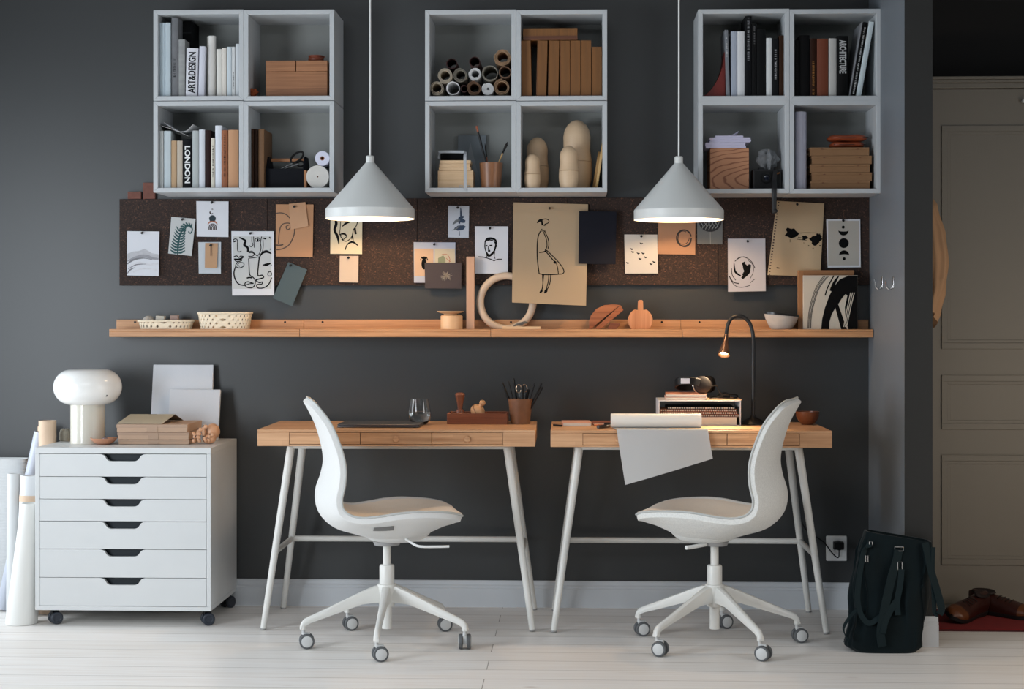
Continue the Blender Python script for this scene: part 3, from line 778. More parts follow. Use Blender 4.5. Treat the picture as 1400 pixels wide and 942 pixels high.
# rolled white paper standing
def paper_spiral(mb, c, r0, r1, turns, h, T=None, axis='z', th=.0007, n=24):
    """sheet rolled from radius r0 to r1"""
    m = int(turns * n); pa = []; pb = []
    for i in range(m + 1):
        t = i / m; a = 2 * PI * turns * t + 1.0; r = r0 + (r1 - r0) * t
        pa.append((r * math.cos(a), r * math.sin(a))); pb.append(((r - th) * math.cos(a), (r - th) * math.sin(a)))
    vs = []
    for z in (0, h):
        for p in pa: vs.append(Vector((p[0], p[1], z)))
        for p in pb: vs.append(Vector((p[0], p[1], z)))
    k = m + 1; o = 2 * k; fs = []
    for i in range(m):
        fs += [(i, i + 1, o + i + 1, o + i), (k + i, o + k + i, o + k + i + 1, k + i + 1), (i, k + i, k + i + 1, i + 1), (o + i, o + i + 1, o + k + i + 1, o + k + i)]
    fs += [(0, o, o + k, k), (m, k + m, o + k + m, o + m)]
    if axis == 'y': RM = Matrix.Translation(c) @ Matrix.Rotation(R(-90), 4, 'X')
    elif axis == 'x': RM = Matrix.Translation(c) @ Matrix.Rotation(R(90), 4, 'Y')
    else: RM = Matrix.Translation(c)
    if T is not None: RM = T @ RM
    mb.add(vs, fs, RM)
c = CELL['1t0']; p = P(288.5, 100, -.21)
b = MB(); paper_spiral(b, (p.x, -.195, c[2] + .0006), .008, .0185, 2.4, P(288, 49, -.21).z - c[2], rot_about((p.x, -.195, c[2]), 'X', R(0)))
tag(b.build('paper_roll', M('roll_paper_white', (216, 214, 210), .8, .02)), 'standing off-white paper roll among the white books', 'paper roll')

g = 'books in the lower left cube'
for a in [
    (215.8, 223.2, 179, (214, 218, 218), 'white book at the far left beside the wall of the LONDON book cube', {}),
    (224, 233.4, 179, (196, 208, 214), 'pale blue book under the curled magazine, left of the tan book', {}),
    (234, 241.4, 192.4, (190, 158, 124), 'short tan book left of the beige one beside the LONDON book', {}),
    (241.8, 249.4, 192.4, (186, 176, 162), 'short beige book directly left of the black LONDON book', {}),
    (250, 262.2, 190, (10, 13, 20), 'black LONDON book with large white spine lettering', dict(text='LONDON', tmode='down', tcol=(226, 226, 226), tr=(.10, .86))),
    (262.8, 271.6, 178.6, (170, 176, 176), 'light grey book directly right of the LONDON book', {}),
    (272, 280, 177.2, (204, 208, 216), 'white book between the light grey and the maroon book', {}),
    (280.4, 288.2, 178, (66, 36, 34), 'dark maroon book in the LONDON book cube', {}),
    (288.6, 293.6, 188.4, (206, 200, 186), 'short thin cream book with tiny black spine print', dict(squig=8, tr=(.2, .85))),
    (294, 302.8, 171.6, (212, 216, 224), 'tallest white book in the LONDON book cube', {}),
    (303.2, 311.2, 178, (140, 84, 52), 'rust brown book with dark spine print', dict(squig=11, tcol=(60, 34, 22), tr=(.2, .92))),
    (311.8, 325.6, 177.6, (186, 140, 104), 'widest tan book at the far right of the LONDON book cube', {})]:
    book('1b0', *a[:5], group=g, **a[5])
# curled magazines lying on the books
def curl_sheet(pts, w0, w1, th=.0008):
    b = MB(); pc = crom(pts, 5); n = len(pc)
    b.slab(lambda u, v: (pc[int(round(u * (n - 1)))].x, w0 + (w1 - w0) * v, pc[int(round(u * (n - 1)))].z), n - 1, 2, lambda u, v: (0, 0, th))
    return b
def zz(px, py, Y=-.20): q = P(px, py, Y); return Vector((q.x, 0, q.z))
o = tag(curl_sheet([zz(216.5, 170), zz(232, 175), zz(246, 181.5), zz(260, 188.6)], -.215, -.06, .0012).build('magazine', cmat((60, 48, 38))), 'dark brown magazine slanting over the pale books, lowest of the curled ones', 'magazine', 'curled magazines on the books')
o = tag(curl_sheet([zz(223, 173.2), zz(238, 178), zz(250, 183), zz(259, 187)], -.228, -.09, .0012).build('magazine', cmat((206, 206, 206))), 'thin white-edged magazine slanting over the LONDON book', 'magazine', 'curled magazines on the books')
o = tag(curl_sheet([zz(227, 169), zz(236, 175), zz(247, 181), zz(257, 180.5), zz(262, 176), zz(266.5, 171.6)], -.232, -.12, .0009).build('magazine', cmat((214, 216, 220))), 'white curled magazine with upturned ends, topmost above the LONDON book', 'magazine', 'curled magazines on the books')

box_oak = WOOD('box_oak', (132, 86, 54), (166, 114, 76), 'x', .45, 1.2)
# ---- 1t1: wooden box with two lids, small clay pot, dried ball
def cellbox(mb, px0, px1, py0, py1, Yf, Yb, cell=None):
    x0 = P(px0, py0, Yf).x; x1 = P(px1, py0, Yf).x; pm = (px0 + px1) / 2
    z1 = P(pm, py0, Yf).z; z0 = P(pm, py1, Yf).z if cell is None else CELL[cell][2] + .0004
    mb.box(x0, x1, Yf, Yb, z0, z1); return x0, x1, z0, z1
c = CELL['1t1']; b = MB(); x0, x1, z0, z1 = cellbox(b, 363.5, 447.5, 97.8, 0, -.20, -.03, '1t1')
o = tag(b.build('wooden_box', box_oak, bevel=.0015), 'wide wooden box with two lids in the top cube of the left block', 'box')
zl = P(405, 82.8, -.20).z; xm = P(404.4, 90, -.20).x
for (p, q) in ((x0, xm - .0015), (xm + .0015, x1)):
    b = MB(); b.box(p, q, -.2005, -.03, z1 + .0005, zl); b.build('lid', box_oak, o, bevel=.0015)
b = MB(); zg = P(405, 121, -.2).z; b.box(x0, x1, -.2008, -.1995, zg - .0006, zg + .0006); b.build('drawer_gap', walnut, o, smooth=False)
p = P(432, 82.8, -.14); clay = M('red_brown_clay', (128, 62, 40), .5)
b = MB(); b.lathe([(0, 0), (.022, 0), (.029, .006), (.031, .014), (.028, .020), (.031, .026), (.027, .024), (.024, .018), (.026, .010), (0, .004)], 32, c=(p.x, -.14, zl + .0004))
o = tag(b.build('clay_pot', clay), 'small red-brown clay pot on the lid of the wide wooden box', 'pot')
b = MB(); b.tube([(p.x + .028 + .010 * (1 - math.cos(a)) * .6, -.14, zl + .014 + .009 * math.sin(a)) for a in [PI * k / 8 - PI / 2 for k in range(-1, 10)]], .0025, 8); b.build('handle', clay, o)
rust = M('rust_orange_felt', (150, 72, 34), .95, .3, 60)
p = P(346, 125, -.2); b = MB(); rr = random.Random(4)
b.ball((0, 0, 0), .019, 24)
b.v = [Vector((p.x, -.2, c[2] + .0165)) + v * (1 + .22 * math.sin(v.x * 400 + 1) * math.sin(v.z * 330) + .12 * rr.random()) * (1 if v.z > 0 else .82) for v in b.v]
tag(b.build('dried_flower_ball', rust), 'small crumpled rust-orange ball beside the wide wooden box', 'ornament')

# ---- 1b1
for (p0, p1, col, lab) in ((340, 347, (92, 56, 36), 'dark brown folder standing against the cube wall by the black caddy'), (347.4, 352.4, (74, 44, 30), 'darkest brown book between two folders by the black caddy'), (353.2, 361, (112, 80, 52), 'lighter brown folder standing directly left of the black caddy')):
    book('1b1', p0, p1, 176.5, col, lab, 'book', 'brown folders beside the caddy', Yf=-.20, name='folder')
c = CELL['1b1']; navy = M('dark_navy_paint', (8, 10, 18), .6, spec=.15)
x0 = P(358, 240, -.17).x; x1 = P(415, 240, -.17).x + .003; zb = c[2] + .0005; zt = P(386, 230.5, -.17).z; ze = P(386, 213, -.17).z
o = thing('tool_caddy', 'dark navy tool caddy with a wooden bar handle', 'caddy', ((x0 + x1) / 2, -.10, zb))
x0 += .014
b = MB(); b.box(x0, x1, -.17, -.162, zb, zt); b.box(x0, x1, -.035, -.027, zb, zt); b.box(x0 + .008, x1 - .008, -.162, -.035, zb, zb + .006); b.build('caddy_box', navy, o, bevel=.001)
for s_ in (0, 1):
    xx = x0 if s_ == 0 else x1 - .008
    b = MB(); b.prism([(-.162, zb), (-.035, zb), (-.035, zt), (-.07, ze), (-.127, ze), (-.162, zt)], xx, xx + .008, 'x'); b.build('end_panel', navy, o, bevel=.001)
b = MB(); b.box(x0 + .008, x1 - .008, -.104, -.092, ze - .018, ze - .004); b.build('handle', M('caddy_handle_wood', (168, 112, 70), .5), o, bevel=.003)
# scissors resting in the caddy
b = MB(); s0 = P(406, 215, -.15); 
ring = [Vector((s0.x + .024 * math.cos(a) + .006 * math.sin(a), -.15, s0.z + .020 * math.sin(a) + .008 * math.cos(a))) for a in [2 * PI * k / 24 for k in range(24)]]
o = thing('scissors', 'black-handled scissors lying across the navy tool caddy', 'scissors', (s0.x, -.15, zt))
b.tube(ring, .0042, 8, closed=True); b.build('handle_loop', black_plastic, o)
b = MB(); ring = [Vector((s0.x + .012 + .014 * math.cos(a), -.135, s0.z - .025 + .010 * math.sin(a))) for a in [2 * PI * k / 20 for k in range(20)]]
b.tube(ring, .004, 8, closed=True); b.build('handle_loop', black_plastic, o)
b = MB(); b.prism([(s0.x - .012, s0.z - .018), (s0.x - .008, s0.z - .022), (s0.x - .062, s0.z - .046), (s0.x - .064, s0.z - .044)], -.152, -.150, 'y'); b.prism([(s0.x + .002, s0.z - .024), (s0.x + .004, s0.z - .030), (s0.x - .06, s0.z - .048)], -.149, -.147, 'y'); b.build('blade', chrome, o, smooth=False)
# wood strip and reels
b = MB(); cellbox(b, 415.6, 419, 233, 0, -.20, -.05, '1b1'); tag(b.build('wood_strip', M('caddy_handle_wood', (168, 112, 70), .5)), 'narrow upright wood strip between the caddy and the big paper reel', 'wood strip')
def reel(px, py, r, lab, mat, rc, Yf=-.215, L=.13, core=brown_wood, cell='1b1', zc=None):
    q = P(px, py, Yf); zc = q.z if zc is None else zc
    T = Matrix.Translation((q.x, Yf, zc)) @ Matrix.Rotation(R(-90), 4, 'X')
    b = MB(); b.lathe([(rc, 0), (r - .001, 0), (r, .001), (r, L - .001), (r - .001, L), (rc, L), (rc, 0)], 48, T)
    o = tag(b.build('paper_reel', mat), lab, 'paper roll', 'paper reels in the caddy cube')
    b = MB(); b.lathe([(rc * .6, .002), (rc, .002), (rc, L - .002), (rc * .6, L - .002), (rc * .6, .002)], 24, T); b.build('cardboard_core', core, o)
    return o
r1 = .0445; z1_ = c[2] + r1 + .0006
reel(434.2, 238, r1, 'large off-white paper reel, lower of the two reels', M('reel_cream', (206, 202, 196), .85, .08, 30), .003, zc=z1_)
r2 = .0285; x_ = P(434.2, 238, -.215).x; x2 = P(440.6, 211, -.215).x; z2_ = z1_ + math.sqrt((r1 + r2 + .0008) ** 2 - (x2 - x_) ** 2)
reel(440.6, 211, r2, 'small lilac-white paper reel resting on the large reel', M('reel_lilac', (206, 206, 222), .8, .02), .0085, zc=z2_)

# ---- 2t0 : rolled papers
c = CELL['2t0']; tan_p = M('tan_roll_paper', (182, 148, 116), .85, .05); grey_p = M('grey_roll_paper', (142, 136, 124), .85, .05); dark_p = M('dark_maroon_paper', (62, 34, 32), .8, .1); wh_p = M('crisp_white_roll', (236, 236, 236), .8, .02); brn_p = M('brown_roll_paper', (122, 92, 70), .85, .05); cream_p = M('cream_roll_paper', (198, 186, 166), .85, .04)
rolls = [
 (596.8, 120.3, 9.9, cream_p, 2.2, 'cream paper roll at the bottom left corner of the roll cube'),
 (619.5, 120.6, 9.6, wh_p, 1.6, 'loosely wound white paper roll in the bottom row of the roll cube'),
 (634.8, 121.2, 5.2, dark_p, 1.6, 'dark small paper roll wedged low beside the brown roll'),
 (648.2, 120.3, 10.0, brn_p, 2.6, 'brown paper roll in the middle of the bottom row of rolls'),
 (667.0, 121.4, 8.6, wh_p, 6.5, 'tightly wound white paper roll, bottom row of the roll cube'),
 (686.0, 118.8, 11.3, tan_p, 2.6, 'wide tan paper roll at the bottom right of the roll cube'),
 (608.2, 103.3, 10.6, cream_p, 3.2, 'cream paper roll in the second row, leftmost of that row'),
 (629.4, 102.8, 10.0, grey_p, 2.6, 'grey paper roll in the second row, above the white loose roll'),
 (649.3, 101.0, 8.9, wh_p, 3.4, 'white paper roll in the middle of the second row of rolls'),
 (670.0, 99.8, 11.2, grey_p, 1.5, 'wide open grey paper roll left of the small brown one'),
 (690.4, 98.6, 8.6, brn_p, 1.6, 'small brown paper roll under the topmost tan roll'),
 (617.5, 86.8, 7.9, dark_p, 1.4, 'dark maroon paper roll lying highest on the left of the pile'),
 (648.9, 84.4, 7.8, dark_p, 1.4, 'dark maroon paper roll lying highest in the middle of the pile'),
 (686.8, 78.2, 11.8, tan_p, 3.4, 'topmost tan paper roll at the right side of the roll cube')]
for k, (px, py, r, mt, tn, lab) in enumerate(rolls):
    Yr = -.228 + (k % 3) * .006; q = P(px, py, Yr); rr = r / 355
    zc = max(q.z, c[2] + rr + .001); b = MB()
    paper_spiral(b, (q.x, Yr, zc), rr * (.25 if tn > 5 else .62 if tn > 2 else .86), rr, tn, .19 - (k % 4) * .01, None, 'y', .0014)
    tag(b.build('paper_roll', mt), lab, 'paper roll', 'paper rolls in the middle top cube')

# ---- 2t1 : brown box files
filem = WOOD('brown_box_file', (104, 66, 28), (130, 84, 38), 'z', .6, 1.0)
def boxfile(px0, px1, pt, lab, tilt=0, cell='2t1'):
    z0 = CELL[cell][2] + .0004; x0 = max(P(px0, 90, -.225).x, CELL[cell][0] + .0006); x1 = min(P(px1, 90, -.225).x, CELL[cell][1] - .0006); z1 = P(px0, pt, -.225).z
    T = rot_about((x1 if tilt > 0 else x0, 0, z0), 'Y', R(tilt)) if tilt else None
    b = MB(); b.box(x0, x1, -.225, -.02, z0, z1, T); o = tag(b.build('box_file', filem, bevel=.001), lab, 'box file', 'brown box files')
    b = MB(); b.box(x0 + .001, x1 - .001, -.2262, -.225, z0 + .004, z0 + .0055, T); b.box(x0 + .0015, x0 + .0026, -.2262, -.225, z0 + .003, z1 - .003, T); b.build('folded_edge', walnut, o, smooth=False)
    return z1
zt = 0
for a in ((713.4, 727, 55.5, 'brown box file leaning at the far left of the file cube', -1.2), (733, 746.8, 55.5, 'brown box file right of the dark gap, tilting slightly', 1.4), (749.2, 763.4, 55.5, 'brown box file third from the left in the file cube', .9),
          (765.6, 779.2, 55.5, 'brown box file in the exact middle of the file cube', 0), (779.7, 793.5, 55.3, 'brown box file fifth from the left in the file cube', 0), (794, 808.2, 55.3, 'brown box file left of the shortest file', 0), (809, 822.8, 64, 'shortest brown box file at the far right of the file cube', 0)):
    zt = max(zt, boxfile(*a[:4], a[4]))
b = MB(); x0 = P(715, 45, -.22).x; x1 = P(789.5, 45, -.22).x; zz0 = zt + .0016; zz1 = P(750, 38.5, -.22).z
b.box(x0, x1, -.22, -.05, zz0, zz1); o = tag(b.build('box_file', filem, bevel=.001), 'brown box file lying flat across the top of the standing files', 'box file')
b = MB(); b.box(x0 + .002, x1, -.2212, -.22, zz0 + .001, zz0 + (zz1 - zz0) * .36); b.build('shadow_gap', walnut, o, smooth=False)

# ---- 2b0
c = CELL['2b0']; b = MB(); x0, x1, z0, z1 = cellbox(b, 598.6, 647, 233.3, 0, -.20, -.09, '2b0')
o = tag(b.build('wooden_box', pale_wood_x, bevel=.001), 'pale wooden box with a stack of slats on it in the lower middle cube', 'box')
b = MB(); zb_ = z1 + .0004; h = (P(620, 219, -.195).z - zb_) / 3
for k in range(3): b.box(P(600 + k * .6, 220, -.195).x, P(643.5 - (k % 2), 220, -.195).x, -.195, -.10, zb_ + k * h, zb_ + (k + 1) * h - .0006)
tag(b.build('slat_stack', pale_wood_x, bevel=.0006), 'stack of thin pale slats lying on the pale wooden box', 'wood slats')
zs = zb_ + 3 * h; L0 = P(602, 212, -.17).x; L1 = P(634, 212, -.17).x
b = MB(); b.cyl((L0, -.15, zs + .016), (L1, -.15, zs + .016), .0155, n=28)
o = tag(b.build('strap_roll', black_cloth), 'black roll with a pale hanging strap lying on the slats', 'roll')
pts = [(L0 - .006, -.166, zs + .008), (L0 - .006, -.168, zs + .028), (L0 + .004, -.170, zs + .035), (L1 - .004, -.172, zs + .034), (L1 + .004, -.186, zs + .032), (L1 + .006, -.214, zs + .026)]
b = MB(); b.strap(crom(pts, 5), .010, .0014, (0, 0, 1)); 
yy = YQ - .003; xs_ = P(635.6, 215, yy).x
b.strap(crom([(L1 + .004, -.205, zs + .030), (xs_, -.23, zs + .026), (xs_, yy, zs + .004), (xs_ + .001, yy, zs - .05), (xs_ + .001, yy, c[2] - .001), (xs_ + .001, yy - .001, c[2] - .012)], 5), .011, .0014, (1, 0, 0)); b.build('pale_strap', M('pale_webbing', (168, 172, 178), .7), o)
# ring ends of the strap
b = MB()
for sx in (-.016, .012):
    b.tube([Vector((xs_ + sx + .006 * math.cos(a), yy + .02, c[2] + .006 + .0045 * math.sin(a))) for a in [2 * PI * k / 14 for k in range(14)]], .0012, 6, closed=True)
b.build('wire_ring', M('pale_wire', (186, 186, 186), .4), o)
# tumbler cup and brushes
c = CELL['2b0']
def cup(px0, px1, pxb0, pxb1, ptop, zbase, Y, label, mat, name='pen_cup', label_cat='cup'):
    cx = (P(px0, ptop, Y).x + P(px1, ptop, Y).x) / 2; rt = (px1 - px0) / 2 / S(Y) ; rb = (pxb1 - pxb0) / 2 / S(Y); zt = P((px0 + px1) / 2, ptop, Y).z - zbase
    b = MB(); b.lathe([(0, 0), (rb - .001, 0), (rb, .001), (rt, zt - .0005), (rt - .001, zt), (rt - .0025, zt), (rb - .0035, .006), (0, .006)], 40, c=(cx, Y, zbase))
    return tag(b.build(name, mat), label, label_cat), cx, zt, rt
cupw = WOOD('turned_cup_wood', (112, 72, 46), (150, 102, 68), 'z', .4, .8)
o, cx, ch, rt = cup(655.4, 687.6, 659, 685.5, 223, c[2] + .0004, -.185, 'brown wooden cup holding paint brushes', cupw, 'brush_cup')
def brush(p0, p1, lab, hmat, bmat, rh=.003, rb=.006, blen=.32):
    p0 = Vector(p0); p1 = Vector(p1); d = p1 - p0
    b = MB(); b.tube([p0, p0 + d * (1 - blen)], [rh * .7, rh], 8); o = tag(b.build('paint_brush', hmat), lab, 'brush', 'paint brushes in the wooden cup')
    b = MB(); b.tube([p0 + d * (1 - blen - .02), p0 + d * (1 - blen + .08)], [rh * 1.1, rb * .8], 10); b.build('ferrule', black_metal, o)
    b = MB(); b.tube([p0 + d * (1 - blen + .08), p0 + d * (1 - blen + .18), p0 + d * .95, p1], [rb * .8, rb, rb * .6, .0008], 10); b.build('bristles', bmat, o)
def cp(px, py, Y=-.185): return P(px, py, Y)
zi = c[2] + .010
brush((cx + .004, -.185, zi), cp(651.4, 172.4), 'tallest brush with reddish bristles and black handle', black_plastic, M('reddish_bristle', (150, 84, 60), .8), .0045, .0048, .18)
brush((cx - .004, -.18, zi), cp(663, 196, -.17), 'short dark brush standing in the middle of the cup', M('rust_handle', (120, 64, 40), .5), M('dark_bristle', (30, 24, 22), .9), .003, .003, .3)
brush((cx - .010, -.19, zi), cp(694, 194), 'pale-handled brush with black tip leaning right', M('pale_handle', (190, 150, 96), .5), M('dark_bristle', (30, 24, 22), .9), .0032, .0056, .24)
# grey picture at the back
b = MB(); x0 = P(626, 200, -.03).x; x1 = P(664.5, 200, -.03).x; z1 = P(645, 185, -.03).z
b.box(x0, x1, -.03, -.022, c[2] + .0004, z1); o = tag(b.build('picture_card', M('blue_grey_card', (112, 120, 126), .6), bevel=.0008), 'blue-grey card standing at the back behind the brush cup', 'card')
b = MB(); b.prism([(x0 + .012, c[2] + .02), (x1 - .02, c[2] + .02), (x0 + .05, z1 - .03)], -.0306, -.0301, 'y'); b.build('pale_shape', M('pale_card_print', (136, 142, 146), .7), o, smooth=False)
# ---- 2b1 dolls
c = CELL['2b1']; doll_m = M('bare_doll_wood', (206, 178, 146), .5, .05, 20, stretch=(1, 1, 6))
def doll(px0, px1, ptop, Y, label, seam, fat=1.0, light=False):
    q0, q1 = P(px0, 240, Y), P(px1, 240, Y); cx = (q0.x + q1.x) / 2; r = (q1.x - q0.x) / 2; z0 = c[2] + .0004; H = P((px0 + px1) / 2, ptop, Y).z - z0
    def prof(k):
        tab = [(0, .78), (.03, .84), (.2, .98), (.34, 1.0), (.48, .96), (.60, .84), (.68, .80), (.78, .84), (.88, .72), (.95, .46), (.985, .22)]
        return k
    tab = [(0, .80), (.04, .86), (.16, .97), (.28, 1.0), (.40, .98), (.50, .92), (.57, .885), (.66, .89), (.76, .90), (.85, .82), (.925, .62), (.975, .36), (.993, .16)]
    low = [(0, 0)] + [(r * f, H * t) for t, f in tab if t <= seam]; rs = r * interp(tab, seam)
    sh = thing('wooden_doll', label, 'wooden doll', (cx, Y, z0), 0, 'unpainted wooden nesting dolls')
    b = MB(); b.lathe(low + [(rs, H * seam), (rs - .002, H * seam + .001), (0, H * seam + .001)], 36); b.build('doll_base', doll_m, sh, local=True, ang=50)
    b = MB(); b.lathe([(0, H * seam + .0012), (rs - .002, H * seam + .0012), (rs + .0006, H * seam + .0016)] + [(r * f, H * t) for t, f in tab if t > seam + .02] + [(0, H)], 36); b.build('doll_top', doll_m, sh, local=True, ang=50)
doll(716.8, 739.2, 210, -.205, 'smallest wooden doll, in front at the left of the doll cube', .40)
doll(718.5, 750.5, 187.5, -.085, 'second tallest wooden doll standing behind the smallest one', .45)
doll(764, 791.2, 199, -.205, 'medium wooden doll with a marked seam, front right in the doll cube', .40)
doll(768, 809.5, 164, -.10, 'tallest wooden doll at the back right of the doll cube', .40)
for k, (p0, p1, pt, lab, dy) in enumerate(((808, 816, 205, 'pale oval board leaning right of the tallest doll, rear one', .03), (812, 820, 193.5, 'pale oval board leaning against the right wall of the doll cube, front one', 0))):
    z0 = c[2] + .0006; Y = -.20 + dy * 1.9; xb = P(p0 + 3, 240, Y).x; H = P(815, pt, Y).z - z0; T = Matrix.Translation((xb, Y, z0 + .001)) @ Matrix.Rotation(R(9 - k * .5), 4, 'Y')
    n = 28; poly = [(.06 * math.cos(2 * PI * i / n) + .06, H / 2 + H / 2 * math.sin(2 * PI * i / n)) for i in range(n)]
    b = MB(); b.prism([(y, z) for y, z in poly], -.004 - k * .0, .006, 'x', T); tag(b.build('oval_board', M('honey_wood', (206, 168, 112), .5, .1, 14), bevel=.001), lab, 'board')

# ---- 3t0
c = CELL['3t0']
q = P(994, 100, -.10); b = MB(); za = c[2] + .0005; hh = P(992, 76, -.10).z - za
xr_ = P(992.2, 100, -.21).x - .001; xl_ = P(961, 128, -.21).x
prof_ = [(xr_, za), (xr_, za + hh), (xr_ - .003, za + hh)] + [(xr_ - .003 - (xr_ - .003 - xl_) * t ** 1.9, za + hh * (1 - t) ** 1.25 + .004) for t in (.15, .3, .45, .6, .72, .84, .93, 1)] + [(xl_, za)]
b.prism(prof_, -.21, -.09, 'y'); tag(b.build('bookend', M('deep_red_lacquer', (104, 26, 18), .45), bevel=.0015), 'dark red curved bookend standing left of the books in the right block', 'bookend')
g = 'books in the red bookend cube'
for a in [
    (993, 998, 41, (116, 120, 126), 'thin grey book nearest the red bookend, leaning', dict(tilt=-1.6, squig=21, tcol=(220, 220, 220), tr=(.6, .9))),
    (999.4, 1007.6, 43, (158, 166, 180), 'pale blue-grey book left of the bright white one by the red bookend', {}),
    (1008, 1018, 43, (206, 208, 210), 'bright white book in the left half of the red bookend cube', {}),
    (1018.6, 1027.8, 22, (14, 16, 20), 'tall black book with blue and white marks near its foot', dict(squig=23, tcol=(150, 152, 156), tr=(.45, .98))),
    (1028.2, 1034.6, 32, (10, 10, 12), 'tall black book with faint pale print at its top', dict(squig=24, tcol=(110, 110, 112), tr=(.72, .97))),
    (1034.8, 1047, 40, (9, 10, 13), 'wide plain black book left of the thin white one', {}),
    (1047.6, 1055.2, 52, (204, 206, 206), 'thin white book between two black ones in the red bookend cube', {}),
    (1056, 1064.6, 53, (16, 18, 24), 'black book with small white spine print, second from the right', dict(squig=25, tcol=(180, 180, 184), tr=(.3, .82))),
    (1065.4, 1072, 48.5, (84, 48, 26), 'brown book at the far right of the red bookend cube', {})]:
    book('3t0', *a[:5], group=g, **a[5])
q0 = P(1023, 100, -.2262); b = MB(); zf = c[2]
g = 'books in the far right top cube'
for a in [
    (1086, 1092.8, 55, (20, 18, 18), 'black book at the far left of the top right corner cube', dict(squig=31, tcol=(70, 70, 70), tr=(.25, .6))),
    (1093.2, 1107, 48, (10, 11, 13), 'thick black book, second from the left in the top right corner cube', {}),
    (1107.6, 1116.4, 52.5, (74, 38, 20), 'dark brown book with gold flecks on its spine', dict(squig=32, tcol=(176, 120, 60), tr=(.03, .6))),
    (1117, 1132.4, 53, (112, 56, 34), 'wide russet book in the top right corner cube', {}),
    (1133, 1143.8, 52.5, (186, 184, 180), 'light grey-white upright book right of the russet book', {}),
    (1144.4, 1159.6, 49, (16, 15, 18), 'black ARCHITECTURE book with white spine lettering', dict(text='ARCHITECTURE', tmode='down', tcol=(190, 190, 190), tr=(.38, .93)))]:
    book('3t1', *a[:5], group=g, **a[5])
book('3t1', 1160.4, 1162.4, 29.5, (130, 132, 136), 'thin grey leaning booklet left of the leaning black book', group=g, tilt=9.6)
book('3t1', 1162.9, 1169.4, 29.5, (10, 11, 13), 'leaning black book with a full line of white spine print', group=g, tilt=9.8, squig=35, tcol=(206, 206, 206), tr=(.03, .93))
book('3t1', 1170.2, 1177.4, 29, (196, 208, 212), 'leaning white book at the far right of the top right corner cube', group=g, tilt=9.9)

# ---- 3b0
c = CELL['3b0']; b = MB(); x0, x1, z0, z1 = cellbox(b, 971, 1024, 202.6, 0, -.205, -.05, '3b0')
def pine_mat():
    m, nt, b_ = newmat('ring_figured_pine'); N = nt.nodes; L = nt.links
    tc = N.new('ShaderNodeTexCoord'); mp = N.new('ShaderNodeMapping'); mp.inputs['Location'].default_value = (-.065, 0, -.05); mp.inputs['Scale'].default_value = (.55, .3, 1.5); L.new(tc.outputs['Object'], mp.inputs[0])
    wv = N.new('ShaderNodeTexWave'); wv.wave_type = 'RINGS'; wv.rings_direction = 'Y'; wv.inputs['Scale'].default_value = 13; wv.inputs['Distortion'].default_value = 5; wv.inputs['Detail Scale'].default_value = 1.2
    L.new(mp.outputs[0], wv.inputs[0]); cr = N.new('ShaderNodeValToRGB'); cr.color_ramp.elements[0].position = .0; cr.color_ramp.elements[0].color = lin((128, 76, 50)); cr.color_ramp.elements[1].position = .22; cr.color_ramp.elements[1].color = lin((178, 126, 92))
    L.new(wv.outputs[0], cr.inputs[0]); L.new(cr.outputs[0], b_.inputs['Base Color']); return m
tag(b.build('wooden_box', pine_mat(), bevel=.0012), 'pine box with bold curved grain in the lower right block', 'box')
zs = z1 + .0004
lil = M('lilac_white_paper', (196, 192, 214), .8, .03)
for k, (p0, p1, h, sk, lab) in enumerate(((964.5, 1019, .021, .004, 'lilac-white paper ream, lowest on the pine box'), (970.5, 1026, .019, -.003, 'lilac-white paper ream, second from below on the pine box'), (977, 1015, .007, .004, 'thin lilac-white paper pad, topmost on the pine box'))):
    b = MB(); n_ = max(2, int(h / .0035)); hh = h / n_; rr = random.Random(k)
    xa, xb = P(p0, 195, -.205).x, P(p1, 195, -.205).x
    for i in range(n_):
        e = rr.uniform(-.0025, .0025); b.box(max(xa + e, c[0] + .001), xb + e, -.212 + e, -.06, zs + i * hh, zs + (i + 1) * hh - .0003)
    tag(b.build('paper_stack', lil, smooth=False), lab, 'paper', 'paper stacks on the pine box'); zs += h + .0004
b = MB(); q = P(1003, 182, -.17); b.slab(lambda u, v: (q.x - .022 + .04 * u, -.18 + .03 * v, zs + .0006 + .016 * u * u + .004 * math.sin(6 * v)), 8, 4, lambda u, v: (0, 0, .0005)); tag(b.build('paper_scrap', lil), 'small curled paper scrap on top of the lilac paper stack', 'paper')
# camera
xa, xb = P(1029, 240, -.19).x, P(1069, 240, -.19).x; z0 = c[2] + .0004; z1 = P(1050, 231.5, -.19).z
cam_o = thing('camera', 'old black box-shaped camera beside the pine box', 'camera', ((xa + xb) / 2, -.15, z0)); cam_o['label'] = 'old black camera with a round lens beside the pine box'
leath = M('black_leatherette', (22, 22, 24), .6, .2, 200, bump=.3)
b = MB(); b.box(xa, xb, -.19, -.11, z0, z1); b.build('camera_body', leath, cam_o, bevel=.004)
b = MB(); b.box(xa + .008, xb - .008, -.1915, -.19, z0 + .006, z1 - .006); b.build('front_plate', black_metal, cam_o, bevel=.001)
q = P(1048, 243, -.2); T = Matrix.Translation((q.x, -.1915, q.z)) @ Matrix.Rotation(R(90), 4, 'X')
b = MB(); b.lathe([(0, 0), (.020, 0), (.020, .008), (.017, .008), (.017, .014), (.013, .014), (.011, .008), (0, .008)], 32, T); b.build('lens_ring', black_metal, cam_o)
b = MB(); b.lathe([(0, .010), (.006, .0095), (.0108, .0085)], 24, T); b.build('lens_glass', M('lens_glass', (24, 28, 40), .08), cam_o)
for k, dx_ in enumerate((.030, .018)):
    b = MB(); b.cyl((q.x + dx_, -.175 + k * .02, z1), (q.x + dx_, -.175 + k * .02, z1 + .008), .007 - k * .002, n=16); b.build('dial', chrome if k else black_metal, cam_o)
